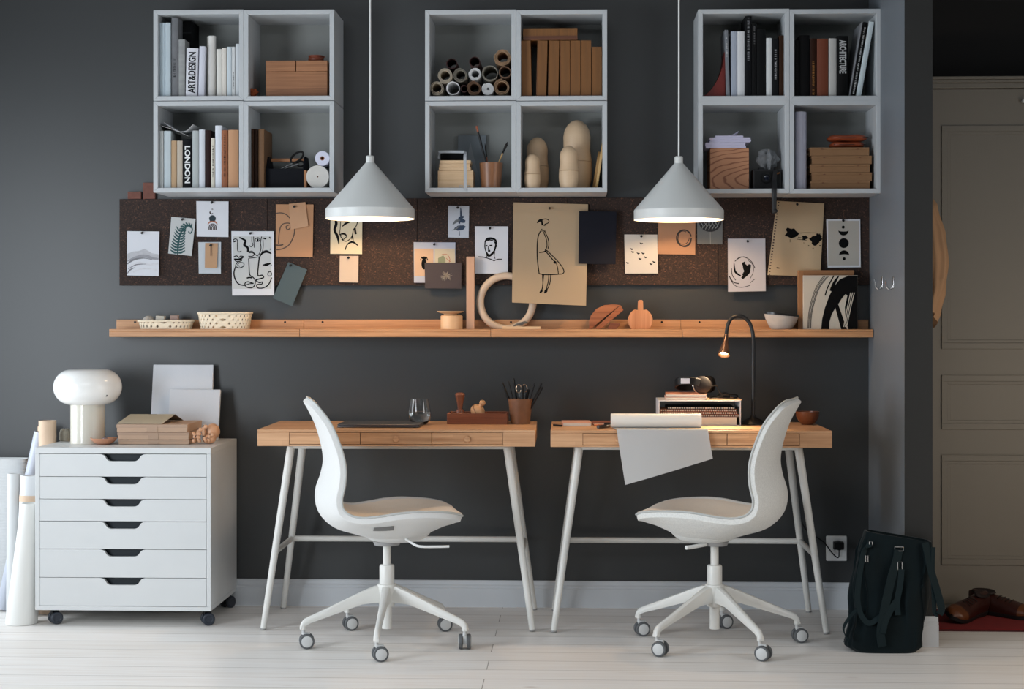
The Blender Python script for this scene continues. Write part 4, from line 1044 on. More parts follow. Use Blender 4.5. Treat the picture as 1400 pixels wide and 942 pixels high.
b = MB(); b.box(q.x - .026, q.x - .006, -.165, -.13, z1, z1 + .010); b.build('viewfinder', leath, cam_o, bevel=.002)
b = MB(); xs2 = P(1056, 240, -.2).x
pts = crom([(q.x + .034, -.192, z1 - .006), (q.x + .032, -.205, z1 - .012), (xs2 + .004, -.225, z0 + .03), (xs2 + .002, -.246, z0 + .008), (xs2, YQ - .004, z0 - .006), (xs2, YQ - .006, z0 - .04), (xs2 + .001, YQ - .004, z0 - .09), (xs2 + .004, YQ - .003, P(1059, 290, YQ).z + .004)], 5)
n = len(pts); b.tube(pts, [.006 + .004 * math.sin(PI * i / n) for i in range(n)], 10, flat=.5); b.ball(pts[-1], .0095, 14)
b.build('hanging_strap', M('black_strap_leather', (20, 20, 22), .5), cam_o)
b = MB(); pts = crom([(q.x + .030, -.200, z1 - .010), (q.x + .040, -.206, z1 - .018), (q.x + .050, -.200, z1 - .014)], 4); b.tube(pts, .003, 8); b.build('brass_clip', M('aged_brass', (150, 96, 50), .35, metal=.8), cam_o)
# crumpled clear bag on the camera
clear = M('clear_plastic_film', (225, 228, 232), .25, .02, trans=.75, ior=1.12)
b = MB(); rr = random.Random(9); q = P(1046, 224, -.15)
def crump(u, v):
    a = 2 * PI * u; ph = PI * v; r = .034 * (1 + .3 * math.sin(5 * a + 3 * ph) * math.sin(3 * ph) + .22 * math.sin(9 * a + 1))
    top = .030 + .042 * (1 - v) * (1 + .25 * math.sin(3 * a))
    return (q.x + .008 + r * math.sin(ph) ** .7 * math.cos(a) * 1.0, -.148 + r * .8 * math.sin(ph) ** .7 * math.sin(a), z1 + .012 + .030 + .030 * math.cos(ph) * (1 + .35 * math.sin(4 * a)))
b.grid(crump, 60, 22); tag(b.build('plastic_bag', clear, ang=18), 'crumpled clear plastic bag lying on the old black camera', 'bag')

# ---- 3b1
c = CELL['3b1']; q0 = P(1086.5, 200, -.20); q1 = P(1104, 200, -.20); r = (q1.x - q0.x) / 2; b = MB()
xc_r = max((q0.x + q1.x) / 2, c[0] + r + .001)
paper_spiral(b, (xc_r, -.195, c[2] + .0006), r * .55, r, 2.6, P(1095, 153.5, -.2).z - c[2], None, 'z', .0008); tag(b.build('paper_roll', M('lilac_roll', (200, 200, 216), .8, .02)), 'tall lilac-white paper roll standing left of the flat cardboard boxes', 'paper roll')
zs = c[2] + .0004; ends = [(1109, 1189.5), (1110.5, 1192), (1108.2, 1189.4), (1110.4, 1191.8), (1107.8, 1188.4)]
zt_all = P(1148, 201.4, -.21).z; hb = (zt_all - zs) / 5; pos = ['lowest', 'second from below', 'middle one', 'second from the top', 'topmost']
for k in range(5):
    b = MB(); xa, xb = P(ends[k][0], 225, -.21).x, min(P(ends[k][1], 225, -.21).x, c[1] - .001)
    z0 = zs + k * hb; b.box(xa, xb, -.21, -.04, z0, z0 + hb - .0022); b.box(xa - .002, xb + .0, -.2125, -.038, z0 + hb - .009, z0 + hb - .0006)
    o = tag(b.build('flat_box', cardboard, bevel=.0008), 'flat brown cardboard box with lid, %s of its stack' % pos[k], 'box', 'flat cardboard boxes stacked in the cube')
    b = MB()
    for t in (.2, .8):
        x = xa + (xb - xa) * t; b.prism([(x - .005, z0 + hb - .009), (x + .005, z0 + hb - .009), (x + .003, z0 + hb - .0055), (x - .003, z0 + hb - .0055)], -.2132, -.2126, 'y')
    b.build('thumb_notch', walnut, o, smooth=False)
leather = M('cognac_leather', (142, 66, 36), .42, .15, 30, bump=.2)
zs = zt_all + .0002
for k, (p0, p1, h, lab) in enumerate(((1137, 1184, .026, 'cognac leather pouch, lower one on the cardboard boxes'), (1134, 1188, .027, 'cognac leather pouch, upper one on the cardboard boxes'))):
    xa, xb = P(p0, 195, -.2).x, P(p1, 195, -.2).x; b = MB(); xm, hw = (xa + xb) / 2, (xb - xa) / 2
    def pou(u, v, k=k):
        a = 2 * PI * u; ph = PI * v
        sx = math.copysign(abs(math.cos(a)) ** .5, math.cos(a)); sy = math.copysign(abs(math.sin(a)) ** .6, math.sin(a)); e = math.sin(ph) ** .45
        return (xm + hw * e * sx, -.14 + .055 * e * sy, zs + h / 2 - h / 2 * math.cos(ph) * (1 - .12 * math.sin(3 * a + k)))
    b.grid(pou, 40, 14); o = tag(b.build('leather_pouch', leather, ang=80), lab, 'pouch', 'leather pouches on the boxes')
    b = MB(); b.tube(crom([(xa + .01, -.185, zs + h * .5), (xm - .01, -.197, zs + h * .42), (xb - .01, -.186, zs + h * .52), (xb + .003, -.175, zs + h * .5)], 5), .0016, 6); b.build('zip', M('dark_zip', (52, 26, 18), .5), o)
    zs += h + .0003
# ================================================================ papers pinned on the boards
PINS = black_metal
class Paper:
    def __init__(s, quad, mat, name, label, cat, Y=-.024, curl=.004, pin=None, group='papers pinned on the cork boards', skew=0.0, bend=None, th=.0006):
        s.q = quad; s.Y = Y; s.c = curl; s.y0 = min(quad[0][1], quad[1][1]); s.y1 = max(quad[2][1], quad[3][1]); s.skew = skew; s.x0 = min(q[0] for q in quad); s.x1 = max(q[0] for q in quad); s.bend = bend
        (ax, ay), (bx_, by), (cx, cy), (dx_, dy) = quad
        def f(u, v):
            px = (ax * (1 - u) + bx_ * u) * (1 - v) + (dx_ * (1 - u) + cx * u) * v
            py = (ay * (1 - u) + by * u) * (1 - v) + (dy * (1 - u) + cy * u) * v
            return s.pt(px, py)
        b = MB(); b.slab(f, 10, 12, lambda u, v: (0, -th, 0)); s.th = th
        s.o = tag(b.build(name, mat), label, cat, group)
        if pin: s.pin(*pin)
    def depth(s, px, py):
        t = (py - s.y0) / (s.y1 - s.y0); h = (px - s.x0) / (s.x1 - s.x0) - .5
        y = s.Y - s.c * max(0, t) ** 2 * 1.6 - s.skew * h
        if s.bend: y -= s.bend(h + .5, t)
        return y
    def pt(s, px, py, off=0.0):
        p = P(px, py, s.depth(px, py)); return Vector((p.x, p.y - off, p.z))
    def pin(s, px, py):
        p = s.pt(px, py, s.th); b = MB(); T = Matrix.Translation(p + Vector((0, .0005, 0))) @ Matrix.Rotation(R(100), 4, 'X')
        b.lathe([(0, 0), (.0030, 0), (.0042, .0015), (.0026, .004), (.0026, .009), (.0050, .0115), (.0046, .0135), (0, .0140)], 16, T)
        b.build('pushpin', PINS, s.o)
    def ink(s, strokes, mat=None, name='drawing', off=.0004, smooth=5, wk=1.15):
        """strokes: (width px or (w0,w1..), points px, optional closed-fill flag)"""
        b = MB()
        for st in strokes:
            w, pts = st[0], st[1]; fill = len(st) > 2
            if fill and len(pts) == 4 and pts[0][1] == pts[1][1] and pts[2][1] == pts[3][1]:
                (x0, y0), (x1, y1) = pts[0], pts[2]; b.grid(lambda u, v: s.pt(x0 + (x1 - x0) * u, y0 + (y1 - y0) * v, s.th + off), 6, 24); continue
            if fill:
                vs = [s.pt(x, y, s.th + off) for x, y in pts]; b.add(vs, [tuple(range(len(vs)))]); continue
            ws = w if hasattr(w, '__len__') else [w] * len(pts)
            if len(ws) != len(pts): ws = [interp([(i / (len(ws) - 1), v) for i, v in enumerate(ws)], j / (len(pts) - 1)) for j in range(len(pts))]
            ws = [v * wk for v in ws]
            c = crom([Vector((p[0], p[1], ww)) for p, ww in zip(pts, ws)], smooth) if len(pts) > 2 else [Vector((p[0], p[1], ww)) for p, ww in zip(pts, ws)]
            vs = []
            for i, p in enumerate(c):
                t = c[min(i + 1, len(c) - 1)] - c[max(i - 1, 0)]; l = math.hypot(t.x, t.y) or 1; nx, ny = -t.y / l, t.x / l
                vs += [s.pt(p.x + nx * p.z / 2, p.y + ny * p.z / 2, s.th + off), s.pt(p.x - nx * p.z / 2, p.y - ny * p.z / 2, s.th + off)]
            b.add(vs, [(2 * i, 2 * i + 1, 2 * i + 3, 2 * i + 2) for i in range(len(c) - 1)])
        return b.build(name, mat or ink, s.o, smooth=False)
def circ(cx, cy, r, n=28, a0=0, a1=360, ry=None):
    ry = ry or r; return [(cx + r * math.cos(R(a0 + (a1 - a0) * i / n)), cy + ry * math.sin(R(a0 + (a1 - a0) * i / n))) for i in range(n + (0 if a1 - a0 == 360 else 1))]
def rect(x0, y0, x1, y1): return [(x0, y0), (x1, y0), (x1, y1), (x0, y1)]
wp = M('print_paper_white', (200, 202, 208), .85, .015)
gp = M('print_paper_greyish', (178, 180, 180), .85, .02)
# 1 mountains
p = Paper([(174, 316), (218, 316.5), (217, 377.5), (173.5, 376.5)], wp, 'mountain_print', 'white print of misty grey mountains, lowest left on the board', 'print', pin=(195, 318))
washes = [M('wash_grey_%d' % k, (v, v, v + 5), .9, .25, 60, stretch=(1, 1, 4)) for k, v in enumerate((172, 142, 116, 196))]
p.ink([(0, [(174, 347), (182, 344), (190, 343), (198, 340), (207, 346), (217.4, 348), (217.4, 353), (205, 350), (196, 349), (184, 352), (174, 355)], 1)], washes[0], 'far_ridge')
p.ink([((1.5, 3, 4, 3, 2), [(174, 357), (186, 352), (198, 350), (209, 353), (217, 354)])], washes[1], 'middle_ridge', .0006)
p.ink([((1.2, 2.2, 1, .6), [(174, 361), (183, 355), (196, 353), (208, 355)]), ((.8, 1.6, .8), [(174, 374), (178, 369), (184, 366)]), ((.5, 1.2, .5), [(175, 368), (186, 362), (200, 361)])], washes[2], 'near_ridge', .0008)
p.ink([(2.4, [(176, 365), (190, 359), (204, 362), (216, 360)]), (2, [(182, 372), (196, 367), (214, 369)])], washes[3], 'mist', .0005)
# 2 fern
p = Paper([(234.3, 296.5), (267.5, 299.2), (262, 350), (230, 346.5)], gp, 'fern_print', 'small tilted print of a curled dark green fern', 'print', pin=(250, 299.6), curl=.003)
fern = M('fern_green_ink', (28, 70, 72), .8, .1)
st = [((1.4, 2.4, 2.2, 2.0, 2.0, 1.8, 1.5, 1.4, 1.2), [(243, 348), (243.5, 336), (245, 326), (248, 317), (254, 309.5), (260, 309), (263, 314), (260.5, 319), (257.5, 316.5)])]
for k in range(9):
    t = k / 8; y = 346 - 30 * t; x = 243.3 + 5 * t ** 1.8; l = 10.5 - 3.2 * t
    st.append(((.7, 2.5 - .6 * t, .8), [(x - l, y - 4.5 - 2 * t), (x - l * .45, y - .8), (x, y)])); st.append(((.7, 2.4 - .5 * t, .8), [(x + l * .95, y - 3.5 - 2.5 * t), (x + l * .45, y - .8), (x, y)]))
for k in range(6):
    a = R(205 + 22 * k); cx, cy = 256.5, 315.5; st.append(((1.2, 2.0, 1), [(cx + 5 * math.cos(a), cy + 5.5 * math.sin(a)), (cx + 8.5 * math.cos(a - .1), cy + 9 * math.sin(a - .1)), (cx + 11.5 * math.cos(a - .25), cy + 11.5 * math.sin(a - .25))]))
p.ink(st, fern)
# 3 abstract moon / sun / rainbow
p = Paper([(268.5, 275), (312.5, 275.3), (312.3, 324.2), (269, 323.4)], wp, 'abstract_print', 'white print with small moon, dark disc and striped arch', 'print', pin=(290.2, 276.5), curl=.002)
teal = M('dark_teal_ink', (26, 44, 52), .8, .05)
p.ink([(0, circ(290.5, 298.8, 4.6), 1)], teal, 'dark_disc')
p.ink([((.3, 1.4, 1.6, .3), circ(289.3, 290.3, 2.1, 8, 20, 240)), (.5, circ(290.5, 286, .8, 10))], M('brown_black_ink', (54, 36, 30), .8, .05), 'small_moon')
tr = M('terracotta_ink', (158, 98, 76), .8, .05)
p.ink([((.8, 2.6, .8), circ(290.7, 309, 6.6, 14, 190, 350)), ], tr, 'outer_arch')
p.ink([(1.0, [(290.7 - r_, 314.4), (290.7 - r_, 311)] + circ(290.7, 311, r_, 10, 180, 360) + [(290.7 + r_, 314.4)]) for r_ in (1.2, 3.0, 4.8)], M('brown_black_ink', (54, 36, 30), .8, .05), 'arch_stripes', .0006)
# 4 grey card with tan tag
p = Paper([(271.2, 331), (302.2, 330.8), (302, 374.2), (271.8, 373.8)], M('pale_grey_card', (178, 184, 190), .85, .02), 'grey_card', 'pale grey card under a tan paper tag on the left board', 'card', curl=.001)
p = Paper([(280.5, 332.2), (298, 332.5), (296.6, 366.6), (280, 366)], kraft, 'paper_tag', 'tan paper tag pinned in front of the pale grey card', 'card', Y=-.028, curl=.004, pin=(288.6, 335))
p.ink([(.5, [(288, 336), (288.2, 350)]), (.4, [(289.5, 336), (290, 350)])], M('brown_black_ink', (54, 36, 30), .8, .05), 'tag_lines')
# 5 faces line drawing  (pixel = 310 + X/7.846, 310 + Y/7.85)
p = Paper([(316.4, 316), (374.6, 316.2), (374.9, 403.8), (317.5, 404)], wp, 'line_drawing', 'large white sheet with black line drawing of several faces', 'drawing', pin=(343, 318.6), curl=.004)
p.ink([(0, rect(318.8, 323.2, 371.2, 395), 1)], gp, 'grey_ground', .0002)
def q(*a): return [(310 + a[i] / 7.846, 310 + a[i + 1] / 7.85) for i in range(0, len(a), 2)]
p.ink([((1.6, 2.6, 3.2, 2.6, 3), q(135, 115, 200, 150, 190, 195, 225, 225, 230, 270)), (1.0, q(70, 145, 90, 130, 115, 145, 115, 200, 118, 255, 135, 270, 158, 258)), (1.8, q(72, 160, 105, 152)),
 (1.2, q(75, 325, 105, 312, 130, 330, 150, 315, 185, 322)), ((1, 2.6, 1), q(80, 345, 130, 352, 182, 325)), (1.1, q(80, 345, 100, 370, 140, 372, 165, 350)),
 (1.1, q(165, 362, 120, 380, 95, 420, 130, 442, 178, 425, 182, 392, 140, 385, 118, 408, 140, 425)), ((1.2, 1.5, 1.6, 1.5, 1.2), q(98, 420, 78, 490, 90, 560, 130, 615, 195, 632)),
 (.9, q(270, 105, 270, 160, 282, 195, 262, 215, 240, 200)), (.9, q(288, 105, 292, 170, 296, 225)), (1.0, q(300, 140, 330, 118, 355, 130, 345, 155, 315, 155, 300, 140)), (3.0, q(326, 140, 342, 142)), (1.0, q(375, 105, 362, 170, 368, 230, 350, 290, 325, 310, 300, 290, 270, 262, 235, 268)), (.9, q(388, 120, 392, 200, 384, 262, 360, 300)),
 (1.0, q(235, 280, 275, 278, 295, 298, 270, 318, 232, 315)), (1.3, q(236, 340, 240, 430, 248, 515, 285, 545, 305, 580, 300, 625, 270, 655, 215, 648, 195, 610, 225, 590, 260, 600, 290, 608)), (1.8, q(215, 552, 245, 545, 275, 550)), (1.0, q(205, 625, 245, 612, 288, 610)), (1.0, q(236, 338, 300, 332, 345, 322)),
 ((1.4, 2, 3.2, 1.2), q(345, 340, 375, 290, 425, 265, 480, 290)), (1.5, q(350, 330, 340, 420, 335, 520, 380, 520, 395, 545, 350, 560, 310, 570)), (1.3, q(310, 575, 350, 600, 382, 592, 375, 615, 320, 620)), (1.4, q(322, 622, 330, 655, 385, 658, 440, 630, 470, 580, 482, 545)),
 ((1, 3, 1), q(385, 412, 430, 405, 478, 390)), (2.6, q(425, 408, 440, 408)), (1.0, q(455, 480, 478, 490, 478, 522, 450, 528, 440, 505, 455, 480)), (1.6, q(395, 120, 412, 130, 425, 118)), (1.4, q(455, 112, 472, 125)), (1.2, q(462, 240, 478, 245)), (1.2, q(475, 405, 480, 415))])
# 6 kraft with arc + small kraft
kp2 = M('tan_drawing_paper', (172, 128, 94), .85, .03)
p = Paper([(377.2, 279.3), (428.6, 279.6), (427.4, 351.4), (377.2, 350.8)], kp2, 'kraft_drawing', 'tan sheet with dark looping profile lines', 'drawing', curl=.002)
def q2(*a): return [(350 + a[i] / 4.281, 200 + a[i + 1] / 4.281) for i in range(0, len(a), 2)]
gi = M('grey_brown_ink', (84, 66, 56), .8, .05)
p.ink([(1.3, q2(118, 392, 150, 390, 180, 402, 205, 430, 225, 470, 222, 520, 195, 575, 155, 600, 120, 606)), (1.2, q2(132, 570, 136, 510, 145, 470, 165, 452, 198, 452, 203, 475, 185, 488, 176, 470, 195, 460)), (1.8, q2(118, 578, 140, 580, 160, 574))], gi)
p = Paper([(395, 278.7), (417.5, 276.4), (421.5, 309), (397.5, 314)], M('tan_note_paper', (180, 140, 108), .85, .03), 'kraft_note', 'small tan note with a lifted corner over the looping profile drawing', 'note', Y=-.028, curl=.002, pin=(402.8, 282), bend=lambda h, t: .014 * max(0, h * .6 + t - 1.1) ** 1.2)
# 7 teal card
p = Paper([(394.2, 358.4), (420, 368.6), (399.5, 419), (373, 407.6)], M('slate_teal_card', (60, 76, 82), .7, .04), 'teal_card', 'slate teal card hanging askew over the lower board edge', 'card', Y=-.024, curl=.010, pin=(397.5, 362.4), th=.001)
# 8 woman's face
p = Paper([(452, 284), (495.4, 284), (495, 347.4), (451.6, 347)], cream_paper, 'portrait_drawing', 'cream sheet with ink portrait of a woman behind the left lamp', 'drawing', pin=(474, 287), curl=.002)
def q2(*a): return [(350 + a[i] / 4.281, 200 + a[i + 1] / 4.281) for i in range(0, len(a), 2)]
p.ink([((1, 3.4, 3, 3, 1.2), q2(455, 400, 470, 450, 460, 490, 478, 530, 486, 575)), (.8, q2(495, 440, 493, 480, 490, 515, 500, 522)), ((.8, 2.4, 1), q2(490, 516, 515, 512, 532, 525)), (1.0, q2(492, 522, 510, 545, 532, 527)), (1.0, q2(500, 545, 530, 556, 560, 530, 570, 490, 585, 470, 596, 440)), ((1, 2.5, 1), q2(505, 470, 525, 452, 548, 445)),
 (2.4, q2(578, 478, 584, 515)), (.9, q2(568, 492, 566, 520, 560, 545)), ((1.2, 1.4, 2.4, 1), q2(522, 607, 535, 575, 565, 560, 598, 582)), (.8, q2(568, 530, 570, 560))])
# 9 cream card
p = Paper([(464.6, 349.8), (490.2, 349.8), (489.8, 386.2), (464, 385.8)], M('cream_card', (186, 168, 150), .8, .02), 'cream_card', 'plain small cream card below the woman portrait', 'card', pin=(476.8, 351.8), curl=.002)
# 10 double picture
p = Paper([(565.6, 331), (622.6, 331.4), (622.4, 386.6), (566, 386.4)], M('blue_grey_card2', (158, 164, 178), .8, .02), 'double_print', 'blue-grey sheet with two beige picture panels side by side', 'print', pin=(594, 333.6), curl=.001)
p.ink([(0, rect(566.4, 340, 592.6, 377.4), 1)], M('peach_ground', (184, 154, 128), .8, .03), 'peach_panel', .0003)
p.ink([(0, rect(594.4, 340, 622, 377), 1)], M('cream_ground', (178, 168, 146), .8, .03), 'cream_panel', .0003)
p.ink([(0, circ(579.8, 361, 3.6, 20, ry=7.5), 1), (0, circ(580, 352.8, 3.4, 16, ry=2.2), 1), (1, [(577, 351), (574.5, 356)]), (1, [(583, 351), (585, 356)])], ink, 'black_vase', .0006)
p.ink([(0, [(599, 360), (599, 353), (606, 349), (609, 354), (609, 360)], 1)], M('sage_ink', (118, 124, 98), .8, .03), 'green_shape', .0006)
p.ink([(.7, [(604, 348), (611, 348), (615, 354), (614, 359)]), (.7, [(610, 353), (616, 358)])], M('terracotta_ink', (158, 98, 76), .8, .05), 'thin_twig', .0007)
# 11 dark card
p = Paper([(580.6, 359.2), (631.6, 359.2), (630.6, 394.6), (581.2, 394.2)], M('dark_plum_card', (50, 42, 46), .7, .05), 'dark_card', 'dark plum card with a pale dried bloom, overlapping the double print', 'card', Y=-.030, curl=.002, th=.001)
rr = random.Random(6); st = []
for k in range(60):
    a = rr.uniform(0, 2 * PI); l = rr.uniform(4, 9); cx, cy = 610, 377.5
    st.append(((.7, .5, .3), [(cx, cy), (cx + l * .5 * math.cos(a) + rr.uniform(-1, 1), cy + l * .45 * math.sin(a)), (cx + l * math.cos(a), cy + l * .85 * math.sin(a))]))
p.ink(st, M('dry_flower_ink', (138, 130, 118), .8, .1), 'pale_bloom')
# 12 blue figure
p = Paper([(613, 281.2), (641.4, 281.6), (640.8, 325.2), (612.6, 324.6)], M('cool_grey_paper', (176, 182, 192), .85, .02), 'ink_figure_print', 'small grey print of a blue ink shape under the middle cubes', 'print', pin=(626, 283.4), curl=.001)
navyi = M('navy_ink', (42, 58, 80), .8, .15, 80)
p.ink([((.8, 2, 1.2), [(629.8, 284), (630.2, 292), (630, 300)]), ((1.5, 5, 3), [(627, 300), (631, 301.5), (636, 303)]), (0, [(621, 312), (626, 308.5), (634, 308), (637, 310), (633, 314.5), (626, 315.5), (622, 314)], 1), ((2, 4.5, 1.5), [(634, 296), (629, 299), (628, 306)]), (.6, [(628, 316), (628.5, 322)])], navyi)
p.ink([((1, 3.5, 1), [(619, 307), (624, 302.5), (629, 301)]), ((.5, 1.6, .5), [(618, 315), (624, 312.5), (630, 307)])], M('grey_ink', (96, 100, 104), .8, .15, 80), 'grey_wash', .0006)
# 13 bearded man  (px=550+X/4.71,py=270+Y/4.71)
p = Paper([(649.2, 309.4), (694.8, 309.6), (694.6, 374.2), (649.6, 374)], wp, 'portrait_sketch', 'white sheet with ink sketch of a bearded man', 'drawing', pin=(670, 311.6), curl=.003)
def q3(*a): return [(550 + a[i] / 4.71, 270 + a[i + 1] / 4.71) for i in range(0, len(a), 2)]
p.ink([((1, 2.2, 2, 1), q3(532, 290, 545, 268, 575, 264, 600, 275, 607, 300)), (1.0, q3(533, 290, 532, 320, 540, 350, 552, 370)), (1.6, q3(604, 290, 600, 320, 590, 350, 578, 366)), ((1.2, 2.6, 2.2, 1.2), q3(540, 350, 553, 372, 570, 370, 590, 345)), (.8, q3(556, 312, 554, 335, 562, 338)), (1.4, q3(537, 312, 549, 310)), (1.4, q3(562, 310, 580, 308)), (1.8, q3(552, 345, 566, 343)), (.7, q3(596, 350, 592, 375, 598, 395)), (.7, q3(545, 370, 544, 386)),
 (.9, q3(490, 382, 520, 384, 545, 390, 575, 400, 590, 408)), (.9, q3(590, 408, 615, 398, 642, 398)), (1.2, q3(590, 280, 602, 300, 606, 320)), (1, q3(545, 280, 560, 274, 585, 278))], wk=1.4)
# 14 lady drawing  (px=680+X/4.484, py=260+Y/4.484)
p = Paper([(702, 276.8), (804, 279.2), (801.2, 418), (700, 413.6)], M('aged_kraft_sheet', (164, 142, 114), .85, .05, 3), 'fashion_drawing', 'largest tan sheet with ink drawing of a lady in a coat', 'drawing', Y=-.026, curl=.042, pin=(751.5, 284.5))
def q4(*a): return [(680 + a[i] / 4.484, 260 + a[i + 1] / 4.484) for i in range(0, len(a), 2)]
p.ink([((1, 2.4, 1), q4(243, 200, 262, 185, 275, 182)), (.8, q4(275, 182, 295, 176, 315, 185, 312, 200, 295, 208, 280, 215, 270, 195)), (1.6, q4(272, 185, 276, 215)), (.7, q4(296, 205, 290, 220)), (.8, q4(268, 245, 275, 238)), (1.0, q4(264, 252, 250, 285, 244, 350, 246, 430, 256, 512)), (.8, q4(288, 250, 308, 290, 316, 330, 310, 360)), (.8, q4(282, 255, 300, 300, 304, 345, 292, 368)), ((.8, 1.2, 1.6), q4(256, 382, 285, 378, 302, 368)), (.9, q4(302, 368, 350, 415, 390, 460, 408, 495, 400, 512, 375, 515)), (1.0, q4(256, 512, 300, 518, 375, 515)), (1.0, q4(295, 372, 330, 415, 358, 445)), (2.4, q4(346, 438, 360, 446)), (.8, q4(362, 448, 370, 480, 374, 514)), (.9, q4(284, 518, 280, 560, 276, 600, 266, 620)), (.7, q4(276, 518, 278, 560)), (.8, q4(315, 518, 312, 560, 300, 605)), (.8, q4(328, 518, 322, 570, 308, 605)), ((1, 2.4, 1), q4(260, 630, 270, 618, 274, 608)), ((1, 2.8, 1), q4(288, 632, 298, 618, 306, 602)), (.7, q4(262, 252, 285, 250, 296, 252))], wk=1.45)
# 15 navy
p = Paper([(791.8, 288.6), (843, 289.2), (841.6, 361.4), (790.8, 360.4)], M('midnight_blue_print', (10, 12, 24), .7, .2, 2, spec=.2), 'navy_print', 'midnight blue sheet overlapping the tan lady drawing', 'print', Y=-.044, curl=.012, th=.001)
# 16 birds (px=840+X/4.28, py=200+Y/4.28)
p = Paper([(853.6, 320.6), (898.6, 320.8), (899.6, 373.8), (854.4, 374)], cream_paper if False else M('warm_white_paper', (190, 184, 176), .85, .02), 'birds_print', 'white sheet with a flock of tiny flying birds', 'print', pin=(876.8, 322.6), curl=.002)
st = []
for (x, y) in ((158, 570), (102, 603), (108, 620), (140, 628), (168, 628), (182, 651), (150, 660), (78, 684), (214, 690), (232, 678)):
    X, Yp = 840 + x / 4.28, 200 + y / 4.28; st += [((.5, 1.5, .8), [(X - 2.3, Yp - 1.3), (X - .6, Yp - .3), (X + .2, Yp + .9)]), ((.8, 1.3, .4), [(X - .1, Yp + .6), (X + 1, Yp - .2), (X + 2.2, Yp - .5)])]
p.ink(st, ink, 'flying_birds')
# 17 kraft circle
p = Paper([(900, 298), (950.8, 298), (950.4, 348.2), (899.8, 347.4)], M('cardboard_tan_sheet', (156, 116, 88), .85, .03), 'circle_drawing', 'tan sheet with a double dark circle behind the right lamp', 'drawing', curl=.001)
p.ink([(1.5, circ(935, 325.5, 10, 28, 0, 350, 11)), (.9, circ(936.2, 326, 9.2, 28, 20, 330, 11.6)), (.8, circ(934, 325, 8.2, 24, 0, 300, 9))], M('charcoal_ink', (40, 36, 36), .8, .05), 'circle')
# 18 gray with flower
p = Paper([(953, 296), (988, 296.4), (987.6, 334), (953.2, 333.4)], M('grey_green_card', (96, 98, 98), .8, .03), 'leaf_ball_print', 'dark grey card with black round leafy ball behind the right lamp', 'print', curl=.001)
p.ink([(0, circ(971, 303, 15.5, 26, 0, 180, 14) + [(955.5, 300), (986.5, 300)], 1)], M('black_brown_ink', (34, 32, 34), .8, .1), 'black_ball', .0003)
st = [(.7, [(958 + 5 * k, 304), (961 + 5 * k, 309), (960 + 4.4 * k, 315 - abs(k - 2) * 1.2)]) for k in range(5)] + [(.7, [(968 + 4 * k, 302), (963 + 4.4 * k, 309), (960 + 4.4 * k, 314 - abs(k - 2))]) for k in range(5)] + [(.8, [(971, 317), (971.3, 333)])]
p.ink(st, M('pale_leaf_ink', (128, 130, 128), .8, .1), 'leaf_veins', .0006)
# 19 ink swirl (px=1000+X/4.282, py=250+Y/4.282)
p = Paper([(995, 326.4), (1046.2, 326.2), (1047, 398), (995.4, 399)], M('lilac_white_sheet', (180, 176, 180), .85, .03, 5), 'ink_swirl_print', 'pale sheet with a black and grey circular ink swirl', 'print', pin=(1022, 329.4), curl=.008)
def q5(*a): return [(1000 + a[i] / 4.282, 250 + a[i + 1] / 4.282) for i in range(0, len(a), 2)]
p.ink([((2, 7, 6, 3), q5(68, 470, 85, 500, 95, 520, 62, 560)), ((3, 6, 5), q5(108, 478, 95, 510, 72, 545)), ((1, 2.4, 1.5), q5(15, 470, 22, 520, 55, 545)), (0, q5(60, 468, 80, 460, 78, 480, 66, 486), 1)])
p.ink([(.9, q5(20, 460, 50, 435, 90, 440, 120, 465, 138, 500)), (.8, q5(-10, 560, 20, 600, 60, 612, 110, 600)), (1.2, q5(-14, 545, 10, 580, 45, 590)), (.7, q5(100, 455, 125, 480, 128, 520, 110, 560)), (.6, q5(30, 450, 70, 432, 100, 445)), (.9, q5(0, 500, 5, 540, 25, 570)), (.7, q5(110, 585, 138, 562))], M('charcoal_ink', (40, 36, 36), .8, .05), 'thin_swirls', .0003)
# 20 kraft ink blots with torn spiral edge
p = Paper([(1062, 274.6), (1126.8, 278.2), (1121.4, 378.2), (1049.2, 376)], M('tan_sketch_sheet', (172, 150, 120), .85, .06, 4), 'ink_blot_sheet', 'large tan sketchbook page with black ink blots and punched edge', 'drawing', Y=-.024, curl=.004, pin=(1089.5, 279), bend=lambda h, t: .006 * math.sin(h * 9) * t)
blob = lambda cx, cy, r, s: (0, [(cx + r * (1 + .22 * math.sin(s + 3 * a) + .12 * math.sin(7 * a + s)) * math.cos(a), cy + r * .95 * (1 + .2 * math.sin(s + 2 * a) + .1 * math.sin(5 * a)) * math.sin(a)) for a in [2 * PI * k / 36 for k in range(36)]], 1)
p.ink([blob(1081.6, 318.6, 8.2, 1), blob(1100, 325, 3.6, 2), blob(1115, 328.4, 7.4, 3), blob(1121 - 2, 322.5, 3.6, 1), (.7, q5(388, 295, 440, 292, 525, 295)), (.7, q5(390, 318, 430, 325, 470, 322)), (.6, q5(385, 330, 440, 336)), (0, circ(1105.6, 336, .9, 8), 1), (0, circ(1111.6, 339.4, .8, 8), 1), (0, circ(1099, 332, .6, 8), 1), (0, circ(1121, 336, 1, 8), 1), (.6, q5(343, 330, 343, 348)), ((.6, 1.8, .6), q5(262, 498, 270, 498, 284, 500))])
st = []
for k in range(26):
    t = k / 25; x = 1062.2 + (1049.6 - 1062.2) * t + 1.4; y = 276 + 98 * t; st.append((0, rect(x - .2, y, x + 1.9, y + 1.7), 1))
p.ink(st, M('brown_black_ink', (54, 36, 30), .8, .05), 'punched_holes')
